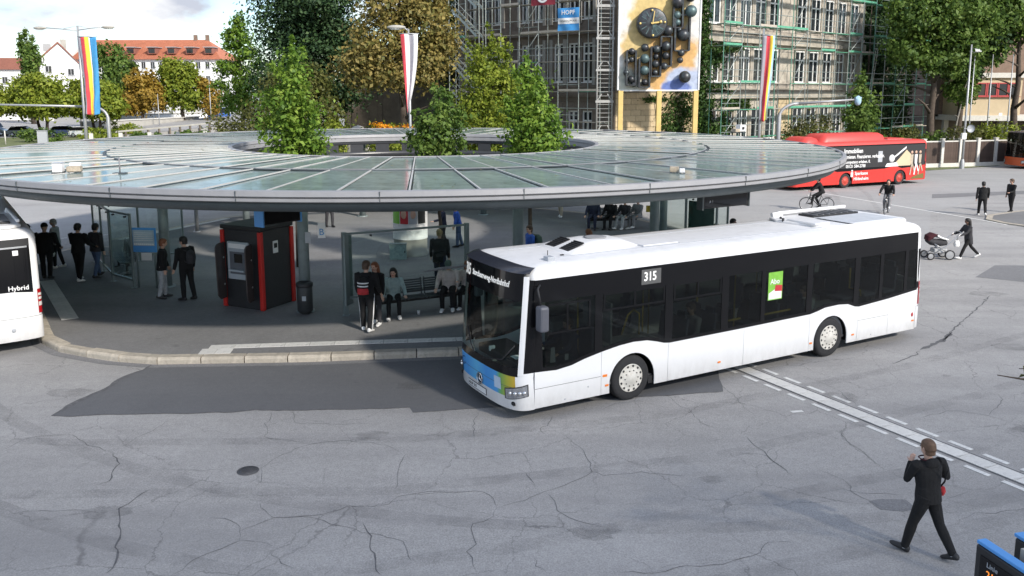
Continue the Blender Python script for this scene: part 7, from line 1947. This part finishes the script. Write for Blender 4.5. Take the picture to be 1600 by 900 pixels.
    if skirt: loft(mb, [sec(0, .20, .24, pel + V(.06, 0, -.45)), sec(0, .16, .2, pel + V(.02, 0, -.15)), sec(0, .12, .16, pel + V(0, 0, .05))], 16)
    child(mb, 'trousers', M['c_' + legs])
    if stripe:
        for S_, sg in (('L', 1), ('R', -1)):
            hip, kn, an, toe = joints[S_]
            mb = MB(); mb.tube([q_ + V(0, sg * w, 0) for q_, w in ((hip, .092), (hip.lerp(kn, .5), .083), (kn, .066), (an, .054))], .018, 8); mb.v = [tuple(Vector(v) + off) for v in mb.v]; mb.build('side_stripe', M[stripe], o)
    # ---- shoes
    for S_, sg in (('L', 1), ('R', -1)):
        hip, kn, an, toe = joints[S_]
        sd = toe.cross(V(0, 0, 1)).normalized(); u2 = sd.cross(toe).normalized()
        mb = MB(); b_ = an - u2 * .035
        loft(mb, [(b_ - toe * .075 + u2 * .005, sd, u2, .03, .035), (b_ - toe * .05 + u2 * .012, sd, u2, .044, .056), (b_ + toe * .02 + u2 * .012, sd, u2, .050, .056), (b_ + toe * .10 - u2 * .004, sd, u2, .054, .040), (b_ + toe * .17 - u2 * .012, sd, u2, .046, .028), (b_ + toe * .20 - u2 * .014, sd, u2, .02, .018)], 12)
        child(mb, 'shoe', M[shoes], .010, 2)
    # ---- hair, cap, face
    if hair:
        mb = MB(); gg = .012 if hair != 'shaved' else .007
        ss = [(.075, .098, .078, -.022), (.12, .102, .080, -.012), (.165, .096, .077, -.010), (.198, .07, .06, -.010), (.222, .03, .03, -.010)]
        loft(mb, [(hc + hu * z + hf * o_, hf, hl, rx_ + gg, ry_ + gg) for z, rx_, ry_, o_ in ss], 16)
        loft(mb, [(hc + hu * z - hf * o_, hf, hl, .055 + gg, .066 + gg) for z, o_ in ((.0, .045), (.06, .045), (.12, .04))], 12)
        if longhair:
            q0 = hc + hu * .11 - hf * .05
            loft(mb, [(hc + hu * .16 - hf * .02, hf, hl, .09, .09), (q0, hf, hl, .085, .105), (hc - hf * .065 + hu * -.02, hf, hl, .075, .11), (hc - hf * .075 - up * (.05 + longhair * .5), fw, lf, .06, .12), (hc - hf * .07 - up * (.05 + longhair), fw, lf, .035, .09)], 14)
        mb2 = mb; mb2.v = [tuple(Vector(v) + off) for v in mb2.v]
        # keep the face free: drop hair in front of the cheeks by flattening it into the skull
        lim = hc + off + hf * .072
        nv = []
        for v in mb2.v:
            d_ = (Vector(v) - lim).dot(hf); h_ = (Vector(v) - (hc + off)).dot(hu)
            nv.append(tuple(Vector(v) - hf * (max(0, d_) + .02)) if d_ > 0 and h_ < .15 else v)
        mb2.v = nv
        put('hair', remesh(mb2, 'hair', M['h_' + hair], .011, 3), o)
    if cap:
        mb = MB(); loft(mb, [(hc + hu * .10, hf, hl, .112, .09), (hc + hu * .15, hf, hl, .112, .09), (hc + hu * .2, hf, hl, .085, .075), (hc + hu * .235, hf, hl, .03, .03)], 16); loft(mb, [(hc + hu * .125 + hf * .06, hl, hu, .07, .012), (hc + hu * .115 + hf * .17, hl, hu, .05, .008)], 10); child(mb, 'cap', M['c_' + cap], .011, 2)
    for sg in (1, -1):
        mb = MB(); mb.ball(tuple(hc + hu * .10 + hl * (sg * .032) + hf * .092 + off), (.011, .013, .009), 8, 6); mb.build('eye', M['black_print'], o)
    mb = MB(); mb.ball(tuple(hc + hu * .035 + hf * .088 + off), (.012, .026, .008), 8, 6); mb.build('mouth', M['red_print'] if not mask else M['white_print'], o)
    return o, joints, off, s

def atp(o, v, off, s):
    return Matrix.Translation(o.location) @ Matrix.Rotation(o.rotation_euler.z, 4, 'Z') @ Matrix.Diagonal((*o.scale, 1)) @ (v + off)
def pack(label, o, m, joints, off, s, size=(.16, .30, .42), h=1.22, back=.20, extra=None):
    p = atp(o, V(-back, 0, h), off, s)
    t = thing('backpack', label, 'backpack', p, o.rotation_euler.z)
    mb = MB(); x, y, z = size
    loft(mb, [(V(0, 0, -z / 2), V(1, 0, 0), V(0, 1, 0), x * .40, y * .42), (V(0, 0, -z * .4), V(1, 0, 0), V(0, 1, 0), x * .52, y * .5), (V(0, 0, 0), V(1, 0, 0), V(0, 1, 0), x * .55, y * .52), (V(0, 0, z * .35), V(1, 0, 0), V(0, 1, 0), x * .45, y * .46), (V(.02, 0, z * .5), V(1, 0, 0), V(0, 1, 0), x * .2, y * .25)], 14)
    put('sack', remesh(mb, 'sack', M[m], .014, 2), t)
    for i, (mm, zz0, zz1) in enumerate(extra or []):
        mb = MB(); loft(mb, [(V(-.012, 0, zz0), V(1, 0, 0), V(0, 1, 0), x * .54, y * .49), (V(-.016, 0, (zz0 + zz1) / 2), V(1, 0, 0), V(0, 1, 0), x * .56, y * .5), (V(-.012, 0, zz1), V(1, 0, 0), V(0, 1, 0), x * .54, y * .48)], 14); mb.build('pocket' if i == 0 else 'stripe', M[mm], t)
    mb = MB()
    for sg in (1, -1): mb.tube([(.05, sg * .09, z * .45), (.16, sg * .11, z * .52), (.26, sg * .12, z * .30), (.22, sg * .12, -.05), (.06, sg * .12, -z * .4)], .014, 6)
    mb.build('strap', M[m], t)
    return t

PZ = .15
# man in the foreground, seen from behind in mid stride, hands raised to his face
o, j, off, s = person('man in black hoodie and leggings walking away with raised hands in the foreground', (5.66, 10.80, 0), 128, 1.68, dict(lean=5, twist=-24, hipL=17, kneeL=5, hipR=-18, kneeR=12, footL=8, footR=-4, shL=22, elL=132, outL=6, inL=38, shR=6, elR=105, outR=30, inR=70, headnod=4, headyaw=8), 'black', 'black', 'black_matt', 'shaved', hood=True, voxel=.0085, wide=1.06)
p = atp(o, V(-.06, -.22, .98), off, s); t = thing('belt_bag', 'small red belt bag hanging at the hip of the foreground man', 'bag', p, o.rotation_euler.z); mb = MB(); loft(mb, [(V(0, 0, -.06), V(1, 0, 0), V(0, 1, 0), .05, .04), (V(0, 0, 0), V(1, 0, 0), V(0, 1, 0), .075, .055), (V(0, 0, .06), V(1, 0, 0), V(0, 1, 0), .06, .045)], 12); put('pouch', remesh(mb, 'pouch', M['c_red'], .01, 2), t); mb = MB(); mb.tube([(0, .03, .05), (-.10, .12, .20), (-.17, .22, .42)], .012, 6); mb.build('strap', M['c_black'], t)
for sgn, q in (('L', 1), ('R', -1)):
    an = j[sgn][2]; mb = MB(); mb.lathe([(.050, .0), (.052, .03), (.048, .05)], 12, 'Z', tuple(an + off + V(0, 0, -.02))); mb.build('sock', M['c_lightgrey'], o)
mb = MB(); mb.lathe([(.085, 0), (.10, .012), (.085, .022)], 16, 'Z', tuple(off + V(.07, 0, 1.475))); mb.build('hood_lining', M['c_wine'], o)

# platform, left group
o, j, off, s = person('man in black coat with bulky shoulder bag facing the rear of the left bus', (-15.55, 27.7, PZ), 100, 1.86, dict(hipL=4, hipR=-4, shL=12, elL=30, shR=10, elR=40), 'black', 'black', 'black_matt', None, cap='black', coat=.05, wide=1.25)
person('person in red jacket and dark cap behind the left bus corner', (-16.3, 27.9, PZ), 60, 1.80, dict(shL=20, elL=60), 'red', 'navy', 'black_matt', None, cap='black')
o, j, off, s = person('grey haired woman in pale jacket holding a white bag', (-16.1, 29.4, PZ), 190, 1.76, dict(shL=20, elL=50), 'lightgrey', 'black', 'c_white', 'grey', fem=True)
p = atp(o, V(.12, .24, .62), off, s); t = thing('carrier_bag', 'white carrier bag held by the grey haired woman', 'bag', p); mb = MB(); loft(mb, [(V(0, 0, -.16), V(1, 0, 0), V(0, 1, 0), .10, .13), (V(0, 0, -.05), V(1, 0, 0), V(0, 1, 0), .14, .17), (V(0, 0, .08), V(1, 0, 0), V(0, 1, 0), .08, .12)], 12); put('sack', remesh(mb, 'sack', M['c_white'], .014, 2), t); mb = MB(); mb.tube([(-.05, 0, .06), (-.03, 0, .22), (.03, 0, .22), (.05, 0, .06)], .010, 6); mb.build('handle', M['c_white'], t)
o, j, off, s = person('man in black jacket with white trainers next to the woman in jeans', (-14.25, 27.3, PZ), 80, 1.92, dict(hipL=8, hipR=-8, shL=14, elL=50, shR=14, elR=50), 'black', 'black', 'c_white', 'black', wide=1.15)
person('woman in dark jacket and blue jeans beside the man with white trainers', (-13.95, 27.85, PZ), 70, 1.84, dict(hipL=14, hipR=-10), 'charcoal', 'jeans', 'black_matt', 'black', fem=True)
# pair left of the kiosk
o, j, off, s = person('older person in black jacket and pale trousers in front of the timetable', (-10.55, 24.95, PZ), 20, 1.82, dict(lean=5, hipL=5, hipR=-3), 'black', 'palejeans', 'black_matt', 'auburn', coat=.02)
o, j, off, s = person('young man in black standing left of the cash machine kiosk', (-9.72, 24.70, PZ), 150, 1.93, dict(hipL=3, hipR=-5, headyaw=15), 'black', 'black', 'black_matt', 'black')
pack('black backpack worn by the young man left of the kiosk', o, 'c_charcoal', j, off, s, (.2, .28, .4))
# centre shelter
o, j, off, s = person('boy with white striped track trousers standing before the bench', (-3.78, 21.35, PZ), 82, 1.86, dict(hipL=6, hipR=-5, shL=8, elL=25, shR=8, elR=30, headyaw=-12), 'black', 'black', 'c_white', 'brown', stripe='white_print')
pack('black backpack with red pocket and white stripes on the boy', o, 'c_black', j, off, s, (.2, .30, .44), 1.18, .21, [('c_red', -.20, -.04), ('c_white', .0, .03), ('c_white', .08, .11)])
person('person with auburn hair half hidden behind the boy with the backpack', (-3.62, 21.95, PZ), 250, 1.72, dict(), 'black', 'charcoal', 'c_white', 'auburn', fem=True, longhair=.1)
sitp = dict(sit=1, lean=4, hipL=84, hipR=80, kneeL=84, kneeR=70, shL=18, shR=15, elL=40, elR=38, outL=10, outR=14, headnod=12)
def seat_drop(o): o.location.z = PZ
o, *_ = person('girl with long dark curls in grey top sitting on the bench', (-3.30, 22.95, PZ), 278, 1.74, dict(sitp, outL=20, headyaw=-10, hipR=72, kneeR=40), 'teal', 'black', 'c_white', 'black', 'skin', longhair=.22, fem=True, voxel=.011)
o, *_ = person('person in checked shirt and dark cap sitting at the right of the bench', (-1.82, 23.72, PZ), 268, 1.80, dict(sitp, shL=30, elL=70, headnod=25, kneeL=88, kneeR=86), 'stripe', 'black', 'c_white', 'brown', cap='green', voxel=.011)
o, *_ = person('person in striped blouse sitting next to the checked shirt by the bus', (-1.28, 23.98, PZ), 262, 1.74, dict(sitp, headnod=20), 'stripe', 'black', 'c_white', 'auburn', longhair=.2, fem=True)
t = thing('umbrella', 'folded grey umbrella lying across the arms of the seated pair', 'umbrella', (-1.75, 23.25, 1.42), .25); mb = MB(); mb.tube([(-.75, 0, -.06), (-.3, 0, 0), (.4, 0, .05), (.55, 0, .05)], [.008, .045, .03, .012], 10); mb.build('canopy_cloth', M['c_grey'], t); mb = MB(); mb.tube([(.5, 0, .05), (.72, 0, .06)], .012, 8); mb.build('handle', M['black_matt'], t)
t = thing('paper_cup', 'small white paper cup on the paving under the bench', 'cup', (-2.62, 23.0, .156)); mb = MB(); mb.lathe([(.001, 0), (.032, 0), (.042, .10), (.038, .10)], 14); mb.build('cup', M['white_print'], t); mb = MB(); mb.lathe([(.045, .1), (.045, .108), (.001, .112)], 14); mb.build('lid', M['c_white'], t)
o, *_ = person('fair haired person in black coat seen from behind past the glass windbreak', (-2.33, 26.6, PZ), 85, 1.84, dict(hipL=10, hipR=-10, kneeR=14), 'black', 'navy', 'c_black', 'blond', coat=.12)
# behind the bus
o, j, off, s = person('person in bright blue jacket behind the front roof of the white bus', (.62, 27.6, PZ), 200, 1.80, dict(headyaw=20), 'blue', 'black', 'c_black', 'brown')
pack('large dark backpack on the person in bright blue', o, 'c_green', j, off, s, (.26, .36, .5), 1.2, .24)
person('auburn haired person whose head shows above the bus roof ventilator', (2.5, 27.0, PZ), 120, 1.76, dict(), 'charcoal', 'black', 'c_black', 'auburn', fem=True, longhair=.12)
person('dark haired man in pale grey top above the middle of the bus roof', (7.85, 29.9, 0), -20, 1.82, dict(headyaw=-20), 'teal', 'navy', 'c_black', 'black', skin='skin_dark')
person('blond person in light top beside the right end glass shelter', (7.15, 29.4, 0), 20, 1.72, dict(), 'white', 'jeans', 'c_white', 'blond', fem=True)
# far bench under the canopy
for i, (x, tp_, lg, sh_, hr, lab) in enumerate(((3.7, 'navy', 'navy', 'black_matt', 'black', 'person in navy sitting at the left of the far shaded bench'), (4.5, 'black', 'black', 'black_matt', 'brown', 'person in black sitting in the middle of the far shaded bench'), (5.15, 'charcoal', 'lightgrey', 'c_white', 'brown', 'person in pale trousers and white shoes on the far shaded bench'), (5.75, 'grey', 'grey', 'c_white', 'black', 'person in grey at the right end of the far shaded bench'))):
    person(lab, (x, 38.0 + .02 * i, PZ), 255 - 12 * i, 1.78, dict(sitp, hipL=78 + 4 * i, kneeL=70 + 5 * i, kneeR=60 if i == 2 else 80), tp_, lg, sh_, hr, voxel=.018)
person('person in white shoes standing in the sunny gap beyond the ring columns', (2.4, 41.5, PZ), 240, 1.78, dict(hipL=12, hipR=-10), 'charcoal', 'beige', 'c_white', 'brown', voxel=.018)
person('dark dressed person right of the white advertising column', (-2.75, 33.2, PZ), 200, 1.78, dict(shL=30, elL=50), 'navy', 'charcoal', 'c_black', 'black', voxel=.018)
person('person in blue leaning beside the dark figure at the advertising column', (-2.15, 33.4, PZ), 190, 1.74, dict(lean=10), 'blue', 'jeans', 'c_black', 'brown', voxel=.018)
person('person in dark trousers just right of the kiosk column far behind', (-8.4, 38.5, PZ), 300, 1.78, dict(), 'black', 'charcoal', 'c_black', 'black', voxel=.018)
# open road at the right
person('hooded person in black walking away near the right traffic island', (24.05, 42.9, 0), 70, 1.78, dict(hipL=14, hipR=-18, kneeR=20, shL=-14, shR=18), 'black', 'black', 'c_white', 'black', hood=True, voxel=.014)
person('man in black standing by the traffic island at the right edge', (26.2, 44.05, 0), 190, 1.78, dict(shL=16, elL=60), 'black', 'black', 'black_matt', 'brown', voxel=.014)
wo, j, off, s = person('woman in black jacket with ponytail pushing the pram', (17.35, 31.68, 0), 180, 1.63, dict(lean=6, hipL=26, kneeL=6, hipR=-26, kneeR=18, shL=32, shR=32, elL=36, elR=36, outL=4, outR=4, headyaw=0), 'charcoal', 'black', 'c_white', 'black', skin='skin_dark', fem=True, longhair=.08, coat=.16, voxel=.012)
# passengers seen through the tinted side windows
def in_bus(x, y, z):
    c, sn = math.cos(BUS_RZ), math.sin(BUS_RZ); return (BUS_C.x + x * c - y * sn, BUS_C.y + x * sn + y * c, z)
for (x, y, z, f, a, b_, lab) in ((1.3, .85, .40, 0, 'grey', 'jeans', 'passenger in grey seated at the third side window of the white bus'), (-2.15, .9, .40, 0, 'lightgrey', 'black', 'passenger in pale top seated above the rear wheel of the white bus'), (4.35, .62, .42, 0, 'navy', 'navy', 'driver in dark blue at the wheel of the white bus')):
    person(lab, in_bus(x, y, z), math.degrees(BUS_RZ) + f, 1.74, dict(sitp, shL=40 if 'driver' in lab else 15, shR=40 if 'driver' in lab else 15, elL=30), a, b_, 'c_black', 'brown', voxel=.016)

# ================================================================ bicycles and pram
def bicycle(label, loc, rz, fm='black_matt'):
    t = thing('bicycle', label, 'bicycle', loc, rz)
    R = .345; ax = (-.52, .55)
    for x in ax:
        w = MB(); w.lathe([(R - .022, -.016), (R, -.02), (R + .012, 0), (R, .02), (R - .022, .016)], 32, 'Y', (x, 0, R)); wo_ = w.build('wheel', M['rubber'], t)
        w = MB(); w.lathe([(R - .04, -.012), (R - .022, -.014), (R - .022, .014), (R - .04, .012), (R - .04, -.012)], 32, 'Y', (x, 0, R)); w.build('rim', M['steel'], wo_)
        w = MB()
        for k in range(14):
            a = 2 * PI * k / 14; w.tube([(x, .0, R), (x + (R - .03) * math.cos(a), 0, R + (R - .03) * math.sin(a))], .003, 4, caps=False)
        w.tube([(x, -.04, R), (x, .04, R)], .022, 8); w.build('spoke', M['steel'], wo_)
        w = MB(); w.lathe([(R + .03, -.025), (R + .035, 0), (R + .03, .025)], 16, 'Y', (x, 0, R), a0=.3 if x > 0 else .5, a1=2.2 if x > 0 else 3.1); w.build('mudguard', M[fm], t)
    bb, st, hd = V(-.05, 0, .30), V(-.20, 0, .80), V(.36, 0, .82)
    f = MB()
    for a, b_, r in ((bb, st, .018), (bb, hd - V(-.02, 0, .08), .022), (st, hd, .018), (bb, V(-.52, 0, R), .012), (st, V(-.52, 0, R), .011), (hd + V(-.03, 0, .14), hd - V(-.03, 0, .14), .022), (hd - V(-.03, 0, .14), V(.55, 0, R), .016), (st, st + V(-.03, 0, .14), .014)):
        f.tube([a, b_], r, 8)
    f.build('frame', M[fm], t)
    m = MB(); m.ball((-.24, 0, .95), (.14, .075, .035), 10, 6); m.build('saddle', M['black_matt'], t, bevel=0)
    m = MB(); m.tube([(.33, 0, .96), (.36, 0, 1.06)], .014, 8); m.tube([(.22, -.29, 1.08), (.34, -.2, 1.07), (.38, 0, 1.06), (.34, .2, 1.07), (.22, .29, 1.08)], .013, 8); m.build('handlebar', M['black_matt'], t)
    m = MB(); m.lathe([(.09, -.01), (.095, 0), (.09, .01)], 16, 'Y', (bb.x, .06, bb.z)); m.tube([(bb.x, -.09, bb.z), (bb.x + .12, -.1, bb.z - .11)], .01, 6); m.tube([(bb.x, .09, bb.z), (bb.x - .12, .1, bb.z + .11)], .01, 6); m.box((bb.x + .12, -.15, bb.z - .11), (.08, .09, .02)); m.box((bb.x - .12, .15, bb.z + .11), (.08, .09, .02)); m.build('crank', M['steel'], t)
    m = MB(); m.box((-.55, 0, .74), (.34, .13, .015)); m.tube([(-.6, .05, .73), (-.53, .03, R)], .007, 6); m.tube([(-.6, -.05, .73), (-.53, -.03, R)], .007, 6); m.build('carrier', M[fm], t)
    m = MB(); m.ball((.48, 0, .80), (.04, .04, .04), 8, 6); m.build('headlight', M['clear_lamp'], t)
    return t
ride = dict(sit=1, lean=20, hipL=64, kneeL=52, hipR=36, kneeR=62, shL=36, shR=36, elL=14, elR=14, outL=16, outR=16, headnod=-6)
def rider(lab, blab, loc, rz, **k):
    bicycle(blab, loc, rz)
    o, j, off, s = person(lab, (0, 0, 0), math.degrees(rz), 1.78, ride, voxel=.014, **k)
    # sit the pelvis on the saddle
    seat = V(-.22, 0, .985); pel_ = (V(0, 0, .95) + off); d = Matrix.Rotation(rz, 3, 'Z') @ (V(seat.x - pel_.x * s, 0, 0))
    o.location = (loc[0] + d.x, loc[1] + d.y, loc[2] + seat.z + .03 - pel_.z * s + .0)
bdir = math.atan2(45.36 - 44.37, 16.01 - 16.65)
rider('cyclist in black jacket riding toward the left before the red bus', 'black bicycle ridden sideways before the red bus', (16.32, 44.9, 0), PI - .25, top='black', legs='black', shoes='black_matt', hair='black')
rider('cyclist in black top and grey trousers riding away from the red bus', 'black bicycle seen nearly end on by the rear of the white bus', (19.5, 43.6, 0), PI + 1.0, top='black', legs='grey', shoes='c_white', hair='black')

t = thing('pram', 'dark red and white pram with black wheels pushed by the woman', 'pram', (16.25, 31.68, 0), PI)
for x, r in ((.42, .14), (-.30, .19)):
    for y in (-.27, .27):
        m = MB(); m.lathe([(r - .04, -.022), (r, -.024), (r, .024), (r - .04, .022)], 18, 'Y', (x, y, r)); w = m.build('wheel', M['rubber'], t); m = MB(); m.lathe([(r - .04, -.015), (.03, -.02), (.001, -.02)], 14, 'Y', (x, y, r)); m.lathe([(r - .04, .015), (.03, .02), (.001, .02)], 14, 'Y', (x, y, r)); m.build('hub', M['steel'], w)
m = MB()
for y in (-.24, .24):
    m.tube([(.42, y, .14), (-.1, y, .48), (-.55, y, .88), (-.72, y, 1.02)], .016, 8); m.tube([(-.30, y, .19), (.1, y, .50), (.3, y, .62)], .016, 8)
m.tube([(-.72, -.24, 1.02), (-.76, 0, 1.03), (-.72, .24, 1.02)], .018, 8); m.tube([(-.3, -.27, .19), (-.3, .27, .19)], .014, 8); m.build('chassis', M['steel'], t)
m = MB(); loft(m, [(V(-.25, 0, .62), V(0, 0, 1), V(0, 1, 0), .10, .16), (V(0, 0, .62), V(0, 0, 1), V(0, 1, 0), .14, .19), (V(.35, 0, .66), V(0, 0, 1), V(0, 1, 0), .13, .19), (V(.5, 0, .72), V(0, 0, 1), V(0, 1, 0), .08, .14)], 14); put('bassinet', remesh(m, 'bassinet', M['c_charcoal'], .014, 2), t)
m = MB(); loft(m, [(V(.1, 0, .95), V(1, 0, 0), V(0, 1, 0), .04, .19), (V(.22, 0, .98), V(1, 0, .3), V(0, 1, 0), .14, .2), (V(.42, 0, .85), V(1, 0, .6), V(0, 1, 0), .13, .2), (V(.5, 0, .72), V(1, 0, 1), V(0, 1, 0), .06, .17)], 14); put('hood', remesh(m, 'hood', M['c_wine'], .014, 2), t)
m = MB(); loft(m, [(V(-.3, 0, .74), V(0, 0, 1), V(0, 1, 0), .03, .17), (V(-.05, 0, .80), V(0, 0, 1), V(0, 1, 0), .05, .19), (V(.16, 0, .90), V(0, 0, 1), V(0, 1, 0), .07, .19)], 14); put('blanket', remesh(m, 'blanket', M['c_white'], .014, 2), t)
m = MB(); m.box((0, 0, .33), (.5, .36, .16)); m.build('basket', M['c_lightgrey'], t, bevel=.03)
p_ = (16.82, 31.5, .62); t = thing('shopping_bag', 'white bag hanging from the handle of the pram', 'bag', p_); m = MB(); loft(m, [(V(0, 0, -.12), V(1, 0, 0), V(0, 1, 0), .10, .08), (V(0, 0, 0), V(1, 0, 0), V(0, 1, 0), .12, .09), (V(0, 0, .12), V(1, 0, 0), V(0, 1, 0), .07, .05)], 12); put('sack', remesh(m, 'sack', M['c_white'], .014, 2), t); m = MB(); m.tube([(0, -.04, .1), (.05, 0, .36), (0, .04, .1)], .008, 6); m.build('handle', M['c_grey'], t)
